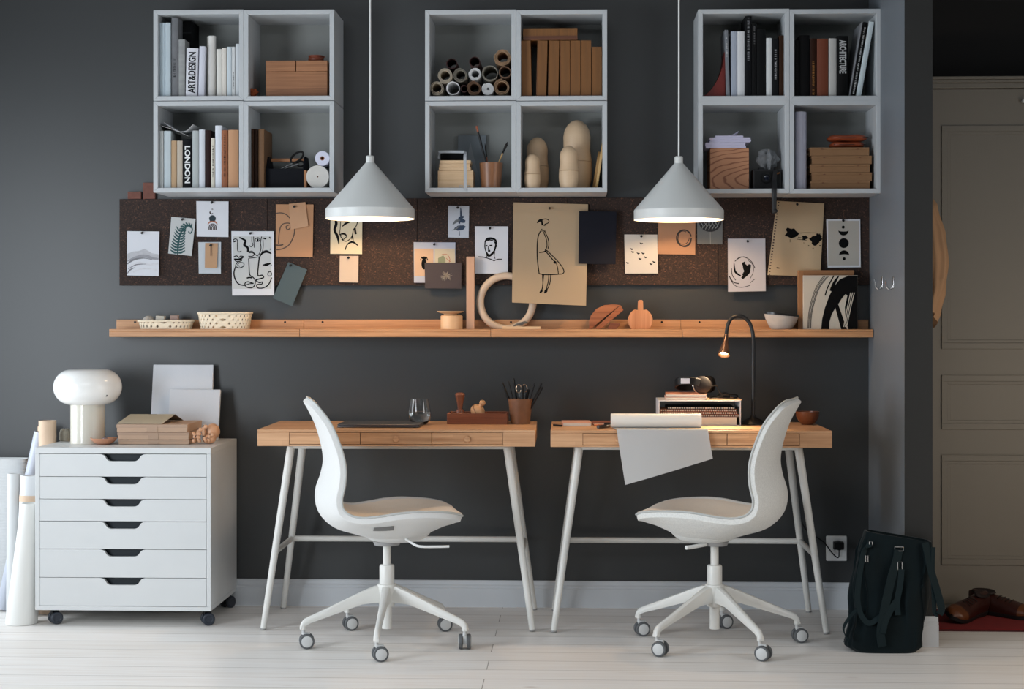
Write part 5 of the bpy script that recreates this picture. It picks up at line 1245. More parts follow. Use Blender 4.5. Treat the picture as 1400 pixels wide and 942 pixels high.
# 21 moon phases
p = Paper([(1129.6, 299.8), (1176, 299.4), (1176.8, 365.4), (1131.6, 366)], wp, 'moon_print', 'white print of black moon phases at the far right', 'print', pin=(1152.4, 301), curl=.001)
p.ink([(0, rect(1132.2, 302, 1174.6, 363), 1)], M('warm_grey_ground', (166, 162, 154), .85, .02), 'grey_ground', .0002)
def cres(cx, cy, r, up):
    pts = []
    for k in range(17): a = R(0 + 180 * k / 16); pts.append((cx + r * math.cos(a), cy + up * r * math.sin(a)))
    for k in range(17): a = R(180 - 180 * k / 16); pts.append((cx + r * .96 * math.cos(a), cy + up * (r * .22 * math.sin(a) - .0)))
    return (0, pts, 1)
p.ink([(0, circ(1153.6, 332.4, 6.8), 1), (0, circ(1152.8, 310.6, 2.1), 1), cres(1153.2, 315, 7, 1), (0, circ(1154, 353.8, 2.1), 1), cres(1154, 349.2, 7, -1)])
# frame and brush-stroke canvas leaning at the end of the ledge
fw = M('tan_frame_wood', (140, 98, 62), .6, .1, 20)
x0, x1 = P(1091, 410, -.055).x, P(1168, 410, -.055).x; z1 = P(1130, 369.5, -.05).z
b = MB(); t = .022
for q_ in ((x0, x0 + t, LF, z1), (x1 - t, x1, LF, z1), (x0 + t, x1 - t, LF, LF + t), (x0 + t, x1 - t, z1 - t, z1)): b.box(q_[0], q_[1], -.052, -.036, q_[2] + .0003, q_[3])
o = tag(b.build('picture_stretcher', fw, bevel=.001), 'bare wooden frame standing behind the black brushstroke canvas', 'frame')
b = MB(); b.box(x0 + .01, x1 - .01, -.0365, -.034, LF + .01, z1 - .01); b.build('frame_backing', M('dark_frame_backing', (40, 34, 30), .8), o, smooth=False)
YC2 = -.078; ax, bx2 = P(1098.4, 410, YC2).x, P(1172.8, 410, YC2).x; zt = P(1135, 376.5, YC2).z
b = MB(); b.box(ax, bx2, YC2, YC2 + .018, LF + .0003, zt); cv = tag(b.build('painted_canvas', M('cream_canvas', (188, 181, 168), .85, .03), bevel=.001), 'cream canvas with thick black brushstrokes at the right end of the ledge', 'painting')
class CV(Paper):
    def __init__(s, o, Y): s.o = o; s.Y = Y; s.th = 0
    def depth(s, px, py): return s.Y
cvp = CV(cv, YC2)
yb_ = 450.5
cvp.ink([(0, [(1172.6, 377), (1160, 376.8), (1148, 382), (1140, 392), (1134, 404), (1128, 420), (1124, 436), (1122.6, yb_), (1133.6, yb_), (1134, 440), (1137, 430), (1142, 421), (1150, yb_), (1158, yb_), (1146, 416), (1151, 408), (1156, 402), (1158.5, 404), (1155, 420), (1156, 438), (1160, yb_), (1172.6, yb_)], 1),
 ((1, 3.4, 4), [(1147, 377), (1141, 386), (1136, 398)]), (1.4, [(1140, 377), (1132, 392), (1128, 404)])], ink, 'black_brushstroke', .0005)
cvp.ink([(.7, [(1126 + 2.2 * k, 377.5), (1116 + 1.6 * k, 392), (1109 + 1.5 * k, 412), (1105.5 + 1.3 * k, 430), (1104.5 + 1.2 * k, 449)]) for k in (0, 1, 2.3, 3.2)], M('charcoal_ink', (40, 36, 36), .8, .05), 'thin_brush_lines', .0004)
cvp.ink([(1.0, [(1163 + 2.6 * k, 400), (1159 + 2.3 * k, 418), (1153.5 + 2 * k, 447)]) for k in (0, 1, 2)], M('cream_canvas', (188, 181, 168), .85, .03), 'scraped_streaks', .0008)
# bricks on top of the board
brick = M('brick_red_brown', (104, 66, 56), .9, .25, 60, bump=.5)
zt = P(600, 271, YB).z + .0005
for (p0, p1, pt, lab) in ((174.5, 193, 262, 'low reddish brick block on the left end of the pinboard'), (195.4, 212, 249.6, 'taller reddish brick block standing half behind the wall cube')):
    b = MB(); b.box(P(p0, 265, -.016).x, P(p1, 265, -.016).x, -.017, -.0015, zt, P(p0, pt, -.017).z); tag(b.build('brick_block', brick, bevel=.002), lab, 'block')

# ================================================================ things on the picture ledge
wov = M('bleached_bamboo_strip', (226, 210, 184), .6, .12, 40)
def basket(px0, px1, ptop, label, n=44, rows=1.0):
    Y = -.062; q0, q1 = P(px0, 440, Y), P(px1, 440, Y); cx = (q0.x + q1.x) / 2; rx = (q1.x - q0.x) / 2; ry = .042; z0 = LF + .0004; H = P((px0 + px1) / 2, ptop, Y - .04).z - z0
    t = thing('woven_basket', label, 'basket', (cx, Y, z0), 0, 'woven baskets on the ledge')
    def wall(a, h, off=0):
        k = .90 + .10 * h; e = .62
        c, s_ = math.cos(a), math.sin(a)
        return Vector(((rx * k + off) * math.copysign(abs(c) ** e, c), (ry * k + off) * math.copysign(abs(s_) ** e, s_), .002 + h * (H - .006)))
    b = MB()
    for dr in (-1, 1):
        for i in range(n):
            a0 = 2 * PI * i / n; sp = dr * rows * 2 * PI / n * 3.2; m = 14
            w = 2 * PI / n * .32; vs = []; fs = []
            for j in range(m + 1):
                h = j / m; off = .0012 * math.sin(PI * (j * 1.0 + i) + (PI if dr > 0 else 0)) + (.0004 * dr)
                for sg in (-1, 1): vs.append(wall(a0 + sp * h + sg * w, h, off))
            for j in range(m): fs.append((2 * j, 2 * j + 1, 2 * j + 3, 2 * j + 2))
            b.add(vs, fs)
    b.build('woven_wall', wov, t, local=True, smooth=False)
    for (h, r_) in ((0.02, .0035), (1.0, .0045)):
        b = MB(); b.tube([wall(2 * PI * k / 60, h) for k in range(60)], r_, 8, closed=True); b.build('basket_rim' if h > .5 else 'basket_foot', wov, t, local=True)
    b = MB(); b.add([wall(2 * PI * k / 48, .03) for k in range(48)], [tuple(range(48))]); b.build('basket_base', wov, t, local=True, smooth=False)
    return z0
z0b = basket(190, 264.5, 437.5, 'shallow woven basket holding small pale blocks, left on the ledge', 30, .35)
basket(271.4, 344, 426.5, 'deeper woven basket right of the shallow one on the ledge', 28, .75)
for k, (px, pt, w, lab) in enumerate(((203, 431.5, .018, 'rounded pale stone at the left in the shallow basket'), (219, 431.8, .022, 'pale square block in the middle of the shallow basket'), (239, 431.2, .020, 'pinkish block at the right in the shallow basket'))):
    q = P(px, 440, -.065); zt = P(px, pt, -.065).z; b = MB()
    if k == 0: b.ball((q.x, -.065, (z0b + .003 + zt) / 2), (zt - z0b - .003) / 2, 20, (.9, .8, 1))
    else: b.box(q.x - w * .8, q.x + w * .8, -.08, -.055, z0b + .0035, zt, rot_about((q.x, -.06, z0b), 'Y', R(3 if k == 1 else 0)))
    tag(b.build('small_stone' if k == 0 else 'small_block', M('pale_block_%d' % k, ((176, 168, 158), (190, 184, 172), (156, 132, 122))[k], .8, .1, 30), bevel=.002 if k else 0), lab, 'block')
# wooden spool jar
Y = -.065; q0, q1 = P(602.5, 440, Y), P(632.5, 440, Y); cx = (q0.x + q1.x) / 2; r = (q1.x - q0.x) / 2; zc = P(617, 431, Y).z - LF; zt = P(617, 425.5, Y).z - LF
light = M('lathe_turned_maple', (214, 174, 132), .45, .08, 30, stretch=(1, 1, 5))
t = thing('wooden_jar', 'small turned wooden jar with a wide flat lid', 'jar', (cx, Y, LF + .0004))
b = MB(); b.lathe([(0, 0), (r - .002, 0), (r, .002), (r, zc - .004), (r - .004, zc), (0, zc)], 40); b.build('jar_body', light, t, local=True)
b = MB(); b.lathe([(0, zc + .0003), (r * .55, zc + .0003), (r * .62, zc + .005), (r * 1.2, zt - .003), (r * 1.24, zt), (0, zt)], 40, c=(-.005, 0, 0)); b.build('jar_lid', light, t, local=True)
# plank
x0, x1 = P(637.8, 400, -.06).x, P(648.8, 400, -.06).x; b = MB(); b.box(x0, x1, -.068, -.048, LF + .0004, P(643, 351, -.06).z)
tag(b.build('wood_plank', M('pinkish_maple', (184, 146, 120), .6, .08, 20, stretch=(3, 3, .5)), bevel=.0015), 'narrow upright wooden plank beside the large wooden ring', 'plank')
# ring
Y = -.0352; qa, qb = P(651.6, 412, Y), P(733.6, 412, Y); cx = (qa.x + qb.x) / 2; Ro = (qb.x - qa.x) / 2; tr_ = .0148; zc = LF + .0004 + Ro - .003
b = MB(); b.tube([(cx + (Ro - tr_) * math.cos(a), Y, zc + (Ro - tr_) * math.sin(a)) for a in [2 * PI * k / 72 for k in range(72)]], tr_, 16, closed=True, flat=1.0)
b.v = [Vector((v.x, v.y, max(v.z, LF + .0004))) for v in b.v]
tag(b.build('wooden_ring', M('bleached_ring_wood', (198, 176, 154), .5, .08, 14), ang=60), 'large pale wooden ring standing half behind the lady drawing', 'ring')
x0, x1 = P(687, 448, -.09).x, P(739, 448, -.09).x; zb = LF + .0004; zt = P(710, 446.2, -.10).z
b = MB(); b.box(x0, x1, -.0985, -.078, zb, zt - .0005); sl = tag(b.build('pale_slat', pale_wood_x, bevel=.001), 'thin pale slat lying in front of the large wooden ring', 'wood slat')
x0, x1 = P(702, 444, -.09).x, P(722, 444, -.09).x; b = MB(); zs = zt; pts = crom([(x0, -.088, zs + .001), (x0 + .015, -.088, zs + .008), (x0 + .03, -.088, zs + .010), (x0 + .045, -.088, zs + .016), (x1, -.088, zs + .014)], 4)
b.tube(pts, [.0012 + .005 * math.sin(PI * k / (len(pts) - 1)) for k in range(len(pts))], 8); tag(b.build('patterned_clip', M('black_white_pattern', (90, 88, 86), .5, .9, 90)), 'small black and white patterned clip on the pale slat', 'clip')
# boards
acacia = WOOD('acacia_wood', (120, 66, 40), (172, 108, 70), 'x', .4, .7)
def leanT(x, y, z, ang): return Matrix.Translation((x, y, z)) @ Matrix.Rotation(ang, 4, 'X')
xc_, zb = P(829, 440, -.06).x, LF + .0006
# half disc: flat edge runs from lower left to upper right
w = 1 / S(-.06)
pl = [(805.5, 449), (805, 440), (808, 431), (815, 422.5), (826, 417), (840, 416), (847.5, 417.5), (814, 446)]
def flatpiece(name, pix, Y0, Y1, mat, lab, cat, bev=.001, **k):
    b = MB(); pts = [P(x, y, Y0) for x, y in pix]; b.prism([(p.x, max(p.z, LF + .0006)) for p in pts], Y0, Y1, 'y'); return tag(b.build(name, mat, bevel=bev), lab, cat, **k)
flatpiece('cutting_board', [(805.6, 452), (805, 440), (808, 431), (815, 422.5), (826, 417.2), (838, 416), (848, 417), (822, 438), (812, 447), (808, 452)], -.052, -.036, acacia, 'dark half-round wooden board, rear piece beside the round paddle board', 'cutting board')
flatpiece('cutting_board', [(810, 452), (848.5, 417.2), (852.6, 424), (819, 452)], -.075, -.056, brown_wood, 'narrow wooden board leaning diagonally before the half-round one', 'cutting board')
flatpiece('wood_offcut', [(829.5, 452), (834, 441), (847.4, 441.5), (847.6, 444.5), (841, 452)], -.070, -.045, red_wood, 'small reddish wooden offcut under the diagonal board', 'wood piece')
c_ = circ(875.6, 438.2, 17.2, 40, -78, 258); poly = [(x, min(y, 452)) for x, y in c_]
poly = [(871.9, 424), (872.2, 411.6), (873.6, 410.2), (877.8, 410.2), (879.2, 411.6), (879.6, 424)] + [(x, y) for x, y in circ(875.6, 438.2, 17, 40, -62, 242)]
flatpiece('cutting_board', poly, -.062, -.048, WOOD('beech_board', (168, 110, 72), (200, 142, 102), 'z', .45, .8), 'small round paddle-shaped cutting board with short handle', 'cutting board', .002)
# stone bowl
Y = -.062; qa, qb = P(1044.4, 440, Y), P(1092.2, 440, Y); cx = (qa.x + qb.x) / 2; rx = (qb.x - qa.x) / 2; H = P(1068, 430, Y - .03).z - LF
t = thing('stone_bowl', 'white marbled shallow bowl with an uneven black rim', 'bowl', (cx, Y, LF + .0004))
marb = M('grey_marble', (190, 184, 176), .55, .2, 26)
b = MB(); n = 48
def bowlpt(prof, mb, nn=48):
    mb.lathe(prof, nn); mb.v = [Vector((v.x * (1 + .0), v.y * .74, v.z * (1 + .10 * (-v.x / rx) * (v.z / H)) + (.10 * H if 0 else 0))) for v in mb.v]
b = MB(); bowlpt([(0, 0), (rx * .46, 0), (rx * .72, H * .30), (rx * .92, H * .72), (rx, H), (rx - .004, H), (rx * .86, H * .7), (rx * .62, H * .3), (0, H * .12)], b); b.build('bowl_body', marb, t, local=True)
b = MB(); bowlpt([(rx - .0045, H - .0002), (rx - .0045, H + .004), (rx + .0008, H + .004), (rx + .0008, H - .004), (rx - .0045, H - .0002)], b); b.build('black_rim', M('black_glaze', (20, 20, 22), .3), t, local=True)
# ================================================================ on the left desk
z = DT + .0004
xa, xb = P(462, 585, -.46).x, P(574.5, 585, -.46).x
lap = thing('laptop', 'closed dark grey laptop lying on the left desk', 'laptop', ((xa + xb) / 2, -.37, z))
dg = M('space_grey_aluminium', (78, 80, 84), .38, .03, metal=.4)
def rr_poly(x0, x1, y0, y1, r, n=5):
    out = []
    for (cx, cy, a0) in ((x1 - r, y1 - r, 0), (x0 + r, y1 - r, 90), (x0 + r, y0 + r, 180), (x1 - r, y0 + r, 270)):
        for k in range(n + 1): a = R(a0 + 90 * k / n); out.append((cx + r * math.cos(a), cy + r * math.sin(a)))
    return out
b = MB(); b.prism(rr_poly(xa, xb, -.49, -.265, .012), z + .0015, z + .0075, 'z'); b.build('laptop_base', dg, lap, bevel=.001)
b = MB(); b.prism(rr_poly(xa, xb, -.49, -.265, .012), z + .0079, z + .0125, 'z'); b.build('laptop_lid', dg, lap, bevel=.002)
b = MB()
for (u, v) in ((xa + .02, -.475), (xb - .02, -.475), (xa + .02, -.28), (xb - .02, -.28)): b.cyl((u, v, z), (u, v, z + .0016), .006, n=12)
b.build('rubber_foot', black_plastic, lap)
# water glass
glass = M('clear_glass', (250, 252, 252), .02, 0, trans=1.0, ior=1.45); water = M('water', (248, 252, 252), .0, 0, trans=1.0, ior=1.33)
q = P(574, 560, -.30); r = .042; H = .098
t = thing('water_glass', 'stemless clear glass half full of water behind the laptop', 'glass', (q.x, -.30, z))
outp = [(0, 0), (.022, 0), (.028, .003), (.038, .016), (.0425, .034), (.042, .05), (.038, .074), (.0335, H)]
inn = [(.0322, H), (.0367, .074), (.0407, .05), (.0412, .034), (.0367, .018), (.027, .0075), (0, .006)]
b = MB(); b.lathe(outp + inn, 48); b.build('glass_body', glass, t, local=True, ang=60)
b = MB(); b.lathe([(0, .0062), (.0268, .0077), (.0365, .0182), (.0410, .034), (.0405, .0495), (0, .0495)], 48); b.build('water', water, t, local=True, ang=60)
# tray
x0, x1 = P(611, 572, -.28).x, P(693.5, 572, -.28).x; H = P(650, 565.3, -.28).z - z; tk = .006
t = thing('wooden_tray', 'open reddish-brown wooden tray holding the stamp and wooden top', 'tray', ((x0 + x1) / 2, -.21, z))
b = MB(); b.box(x0, x1, -.28, -.274, z, z + H); b.box(x0, x1, -.146, -.14, z, z + H); b.box(x0, x0 + tk, -.274, -.146, z, z + H); b.box(x1 - tk, x1, -.274, -.146, z, z + H); b.box(x0 + tk, x1 - tk, -.274, -.146, z, z + .005)
b.build('tray_box', red_wood, t, bevel=.0012)
# stamp
q = P(629, 560, -.21); zt_ = P(629, 536.5, -.21).z; zb = z + .0055
t = thing('rubber_stamp', 'turned brown wooden stamp with a waisted handle in the tray', 'stamp', (q.x, -.215, zb)); hh = zt_ - zb; mw = WOOD('turned_mahogany', (100, 54, 38), (136, 82, 58), 'z', .3, .8)
b = MB(); b.lathe([(0, 0), (.026, 0), (.026, .026), (.024, .030), (.016, .034), (.0155, .046), (.013, .048), (0, .048)], 32); b.build('stamp_base', mw, t, local=True)
b = MB(); b.lathe([(0, .048), (.009, .048), (.0095, .056), (.0135, hh * .72), (.0185, hh * .86), (.0195, hh * .93), (.016, hh * .98), (.008, hh), (0, hh)], 32); b.build('stamp_handle', mw, t, local=True)
# wooden spinning top / ball
q = P(653, 560, -.215); rb = .0285; mp_ = M('pale_maple', (208, 160, 116), .35, .12, 20)
x_ = q.x; zb = z + .0055
t = thing('spinning_toy', 'pale wooden ball-shaped top with a knob leaning in the tray', 'wooden toy', (x_, -.215, zb + rb + .014))
RM = Matrix.Rotation(R(32), 4, 'Y') @ Matrix.Rotation(R(18), 4, 'X')
b = MB(); b.ball((0, 0, 0), rb, 32, (1, 1, .86), RM); b.build('top_body', mp_, t, local=True)
b = MB(); b.lathe([(rb + .0004, -.0012), (rb + .0009, 0), (rb + .0004, .0012), (rb - .001, 0), (rb + .0004, -.0012)], 40, RM @ Matrix.Rotation(R(28), 4, 'Y')); b.build('dark_groove', walnut, t, local=True)
b = MB(); b.lathe([(0, rb * .80), (.009, rb * .80), (.008, rb + .001), (.011, rb + .005), (.0125, rb + .012), (.009, rb + .019), (0, rb + .021)], 24, RM); b.build('knob', mp_, t, local=True)
b = MB(); b.cyl((x_ - .012, -.225, zb), (x_ + .012, -.205, zb), .014, n=20); 
b = MB(); b.lathe([(0, 0), (.017, 0), (.017, .0125), (0, .0125)], 24, c=(x_, -.215, zb + .0002)); tag(b.build('wood_disc', mp_), 'small pale wooden disc under the ball-shaped top', 'wood piece')
# pen cup
cupb = M('burl_wood', (112, 76, 52), .45, .35, 40)
o, cx, ch, rt = cup(694.6, 728.4, 698.5, 724.5, 545, z, -.24, 'brown burl wood cup full of black pens and scissors', cupb)
def stick(name, p0, p1, r0, r1, mat, lab, cat, tip=None, group=None):
    p0 = Vector(p0); p1 = Vector(p1); d = (p1 - p0); b = MB(); b.tube([p0, p0 + d * .97, p1], [r0, r1, r1 * .7], 10)
    o = tag(b.build(name, mat), lab, cat, group)
    return o
g = 'black pens in the burl cup'
for k, (px, py, dx_, dy, r_, lab) in enumerate(((686, 523, -.012, .010, .0052, 'thick black pen leaning farthest left in the burl cup'), (695, 521, -.008, -.006, .0036, 'slim black pen second from the left in the burl cup'), (702, 517.5, -.004, .008, .0042, 'tallest black pen standing nearly upright in the burl cup'), (714.6, 527, .002, -.008, .0062, 'thick short black marker in the middle of the burl cup'), (722.5, 532.5, .004, .010, .0060, 'short thick black marker right of the scissors'), (731, 524, .010, -.004, .0036, 'slim black pen leaning right in the burl cup'), (740.6, 524, .012, .004, .0036, 'black pen leaning farthest right in the burl cup'), (742, 528.5, .010, -.010, .0048, 'thick black pen leaning right below the farthest one'))):
    q = P(px, py, -.24); tt = Vector((q.x, -.24 + dy * 1.4, q.z)); b0 = Vector((cx + dx_ * .9, -.24 + dy, z + .008))
    stick('pen', b0, tt, r_, r_, black_plastic, lab, 'pen', group=g)
b = MB(); q = P(712, 530, -.235); b.tube([Vector((q.x - .008 + .010 * math.cos(a), -.235, q.z - .004 + .016 * math.sin(a))) for a in [2 * PI * k / 20 for k in range(20)]], .0016, 8, closed=True)
b.tube([Vector((q.x + .014 + .010 * math.cos(a), -.233, q.z - .003 + .015 * math.sin(a))) for a in [2 * PI * k / 20 for k in range(20)]], .0016, 8, closed=True)
o = tag(b.build('scissors', M('champagne_metal', (206, 178, 150), .25, metal=1)), 'thin metal-handled scissors standing in the burl cup', 'scissors')
b = MB(); b.prism([(q.x - .010, q.z - .018), (q.x - .002, q.z - .018), (cx + .001, z + .012)], -.236, -.2345, 'y'); b.prism([(q.x + .010, q.z - .016), (q.x + .017, q.z - .016), (cx + .003, z + .012)], -.234, -.2325, 'y'); b.build('blade', chrome, o, smooth=False)

# ================================================================ on the right desk
pink = M('dusty_pink_cover', (186, 138, 120), .8, .04)
def flatbook(name, x0, x1, y0, y1, z0, h, mat, lab, cat, rz=0, group=None, pages=True):
    T = rot_about(((x0 + x1) / 2, (y0 + y1) / 2, 0), 'Z', R(rz)) if rz else None
    b = MB(); t_ = min(.0016, h * .22)
    b.box(x0, x1, y0, y1, z0, z0 + t_, T); b.box(x0, x1, y0, y1, z0 + h - t_, z0 + h, T); b.box(x0, x0 + .003, y0, y1, z0 + t_, z0 + h - t_, T)
    o = tag(b.build(name, mat, bevel=.0004), lab, cat, group)
    if pages: b = MB(); b.box(x0 + .003, x1 - .0015, y0 + .0015, y1 - .0015, z0 + t_, z0 + h - t_, T); b.build('page_block', page_mat, o, smooth=False)
    return o
x0, x1 = P(768, 580, -.36).x, P(807.5, 580, -.36).x
flatbook('notebook', x0, x1, -.38, -.22, z, .013, pink, 'dusty pink notebook at the left end of the right desk', 'notebook', 2)
x0, x1 = P(810, 578, -.26).x, P(838, 578, -.26).x
flatbook('notebook', x0, x1, -.29, -.15, z, .007, M('dark_pink_cover', (140, 84, 66), .7, .04), 'thin dark pink notebook right of the dusty pink one', 'notebook')
def lie(name, p0, p1, r, mat, lab, cat, group=None, tipm=None, tl=.1):
    p0 = Vector(p0); p1 = Vector(p1); p0.z = p1.z = z + r; b = MB(); d = p1 - p0
    b.tube([p0, p1], r, 12); o = tag(b.build(name, mat), lab, cat, group)
    if tipm: b = MB(); b.tube([p0 - d * tl, p0], [r * .25, r], 12); b.build('tip', tipm, o)
    return o
def onD(px, py, Y): q = P(px, py, Y); return (q.x, Y, 0)
lie('pencil', onD(812, 582, -.335), onD(824, 581, -.33), .0032, M('pink_pencil', (198, 136, 104), .5), 'short pinkish pencil lying behind the dark marker', 'pencil', tipm=M('pencil_tip', (60, 50, 44), .6), tl=.15)
lie('marker', onD(826, 580, -.345), onD(848, 579, -.34), .0062, black_plastic, 'short dark marker lying behind the longer dark one', 'marker', 'dark markers beside the paper roll')
lie('marker', onD(817.5, 587, -.50), onD(840, 581.5, -.40), .0062, M('dark_brown_marker', (40, 28, 24), .4), 'dark brown marker pointing at the paper roll end', 'marker', 'dark markers beside the paper roll')
b = MB(); pa = Vector(onD(757, 576.5, -.36)); pb = Vector(onD(769, 580, -.40)); 
lie('black_pen', pa, pb + Vector((-.004, 0, 0)), .0035, black_plastic, 'black pen at the very left end of the right desk', 'pen')
# paper roll with sheet over the edge
xr0, xr1 = P(835, 576, -.47).x, P(958.5, 576, -.47).x; rr_ = .0275; Yr = -.475
roll_white = M('tracing_paper_white', (228, 224, 216), .7, .01, sss=.0)
b = MB(); paper_spiral(b, (xr0, Yr, z + rr_ + .0012), .0065, rr_, 9, xr1 - xr0, None, 'x', .0009, 20)
b.v = b.v
t = tag(b.build('drawing_paper_roll', roll_white), 'large white roll of drawing paper lying across the right desk with a sheet hanging over the edge', 'paper roll')
t['label'] = 'white roll of drawing paper on the right desk, its sheet hanging over the edge'
def thin_paper():
    m, nt, b_ = newmat('translucent_sheet'); N = nt.nodes; L = nt.links
    b_.inputs['Base Color'].default_value = lin((224, 224, 224)); b_.inputs['Roughness'].default_value = .7
    tr = N.new('ShaderNodeBsdfTranslucent'); tr.inputs[0].default_value = lin((226, 222, 214)); mx = N.new('ShaderNodeMixShader'); mx.inputs[0].default_value = .4
    tp = N.new('ShaderNodeBsdfTransparent'); m2 = N.new('ShaderNodeMixShader'); m2.inputs[0].default_value = .10
    L.new(b_.outputs[0], mx.inputs[1]); L.new(tr.outputs[0], mx.inputs[2]); L.new(mx.outputs[0], m2.inputs[1]); L.new(tp.outputs[0], m2.inputs[2]); L.new(m2.outputs[0], N['Material Output'].inputs[0]); return m
YE = -.592
def sheet(u, v):
    # v 0 roll .. 1 free end
    xl0, xr_ = P(843, 587, YE).x, P(968, 588, YE).x
    if v < .22:
        t_ = v / .22; x = (xr0 + .006) * (1 - t_) + xl0 * t_ + u * ((xr1 - xr0 - .004) * (1 - t_) + (xr_ - xl0) * t_); y = Yr + (-.588 - Yr) * t_
        return (x, y, z + .0012 + .0015 * math.sin(PI * t_))
    t_ = (v - .22) / .78; yy = YE - .004 - .018 * t_ ** 1.5
    L_ = P(843 + 11.8 * t_, 588 + 75 * t_, yy); R_ = P(968 + 6.5 * t_, 588.5 + 38.5 * t_, yy)
    bow = .014 * t_ * math.sin(PI * u); k = min(1, t_ / .06)
    return (L_.x + (R_.x - L_.x) * u, yy - bow + (1 - k) * .004, L_.z + (R_.z - L_.z) * u + (1 - k) * .004)
b = MB(); b.slab(sheet, 24, 40, lambda u, v: (0, -.0002 if v > .22 else 0, .0005 if v <= .22 else .0001)); b.build('hanging_sheet', thin_paper(), t, ang=60)
# wooden ruler
q0 = onD(914, 587, -.53); q1 = onD(1027, 587, -.515); b = MB(); b.box(q0[0], q1[0], -.545, -.522, z + .0022, z + .0044); tag(b.build('wooden_ruler', pale_wood_x, bevel=.0005), 'long thin wooden ruler holding down the paper near the desk edge', 'ruler')
# letter stand
x0, x1 = P(900.5, 560, -.32).x, P(1013, 560, -.32).x; zs1 = P(950, 547.5, -.32).z; ws = M('white_wire_frame', (206, 206, 208), .4, .02); tk = .0035
t = thing('desk_riser', 'white metal desk shelf holding spiral notebooks, headphones on top', 'desk shelf', ((x0 + x1) / 2, -.21, z))
b = MB(); b.box(x0, x0 + tk, -.32, -.10, z, zs1); b.box(x1 - tk, x1, -.32, -.10, z, zs1); b.box(x0 + tk, x1 - tk, -.32, -.10, zs1 - tk, zs1); b.box(x0 + tk, x1 - tk, -.32, -.316, z, z + .002); b.build('shelf_frame', ws, t, bevel=.0006)
b = MB(); b.box(x0 + tk, x1 - tk, -.104, -.10, z + .002, z + .03); b.build('rear_rail', ws, t, smooth=False)
# thick book at the bottom, three spiral notebooks, one black
zz_ = z + .0022
hb_ = P(990, 570.5, -.31).z - zz_
flatbook('book', x0 + .012, P(1007.5, 576, -.31).x, -.312, -.13, zz_, hb_, M('pale_pink_cover', (214, 196, 190), .7, .02), 'thick pale book lying at the bottom of the white desk shelf', 'book'); zz_ += hb_ + .0006
spir = M('spiral_wire_brown', (96, 52, 34), .35, metal=.4)
for k, (col, lab, dx0, dx1, h) in enumerate((((150, 92, 70), 'brown spiral notebook, lowest of those in the desk shelf', .003, .000, .0095), ((168, 104, 78), 'brown spiral notebook, middle of those in the desk shelf', .004, .006, .0095), ((176, 118, 92), 'brown spiral notebook, upper of those in the desk shelf', .003, .010, .0085), ((24, 24, 26), 'black spiral notebook, topmost in the white desk shelf', .030, .016, .0085))):
    xa, xb = x0 + tk + dx0, x1 - tk - .0015 - dx1
    o = flatbook('spiral_notebook', xa, xb, -.300, -.13, zz_, h, cmat(col), lab, 'notebook', 0, 'spiral notebooks in the desk shelf')
    b = MB(); n = 34 if k < 3 else 28
    for i in range(n):
        x = xa + .008 + (xb - xa - .016) * i / (n - 1)
        b.tube([Vector((x, -.304 + .005 * math.cos(a), zz_ + h / 2 + .0046 * math.sin(a))) for a in [2 * PI * j / 8 for j in range(8)]], .0008, 4, closed=True)
    b.build('spiral_binding', spir if k < 3 else black_metal, o); zz_ += h + .0007
# on top: two notebooks
zz_ = zs1 + .0004; xa, xb = P(910, 540, -.30).x, P(968, 540, -.30).x
flatbook('notebook', xa + .002, xb, -.305, -.12, zz_, .010, M('cream_pink_cover', (214, 178, 158), .75, .03), 'cream notebook, lower of the pair on the white desk shelf', 'notebook', -2); zz_ += .0106
flatbook('notebook', xa + .004, xb - .0, -.300, -.12, zz_, .012, M('salmon_cover', (176, 120, 98), .75, .03), 'salmon notebook, upper of the pair under the headphones', 'notebook', -3); zz_ += .0125
xk = P(1012, 540, -.2).x
b = MB(); b.box(P(962, 545, -.3).x + .006, xk - .004, -.312, -.14, zs1 + .0004, zs1 + .0036); tag(b.build('cardboard_sheet', kraft), 'tan cardboard sheet under the headphone cable on the desk shelf', 'sheet')
# headphones
hp = thing('headphones', 'black over-ear headphones lying on the notebooks', 'headphones', (P(955, 525, -.22).x, -.22, zz_))
q = P(959.5, 522, -.24); rE = .0335; zc = zz_ + rE + .0
T = Matrix.Translation((q.x, -.27, zc)) @ Matrix.Rotation(R(8), 4, 'Z') @ Matrix.Rotation(R(90), 4, 'X')
b = MB(); b.lathe([(0, .016), (.024, .015), (rE - .002, .011), (rE, .006), (rE, -.010), (rE - .004, -.012), (0, -.012)], 40, T); b.build('ear_cup', M('dark_brown_black_plastic', (26, 20, 19), .5, spec=.3), hp)
b = MB(); T2 = T; b.lathe([(.014, -.012), (rE - .003, -.012), (rE - .001, -.020), (rE - .004, -.030), (.016, -.030), (.012, -.02), (.014, -.012)], 36, T); b.build('ear_pad', black_cloth, hp)
T = Matrix.Translation((q.x + .022, -.165, zc - .002)) @ Matrix.Rotation(R(-62), 4, 'Z') @ Matrix.Rotation(R(90), 4, 'X')
b = MB(); b.lathe([(0, .014), (.024, .013), (rE - .002, .010), (rE, .006), (rE, -.010), (0, -.011)], 40, T); b.build('ear_cup', M('dark_brown_black_plastic', (26, 20, 19), .5, spec=.3), hp)
b = MB(); b.lathe([(.014, -.011), (rE - .003, -.011), (rE - .001, -.018), (rE - .004, -.026), (.016, -.026), (.012, -.02), (.014, -.011)], 36, T); b.build('ear_pad', black_cloth, hp)
pts = crom([(q.x - .012, -.285, zc + .008), (q.x - .045, -.292, zc + .016), (q.x - .088, -.275, zc + .014), (q.x - .100, -.235, zc + .002), (q.x - .080, -.19, zc - .010), (q.x - .03, -.162, zc - .010), (q.x + .010, -.158, zc - .004)], 6)
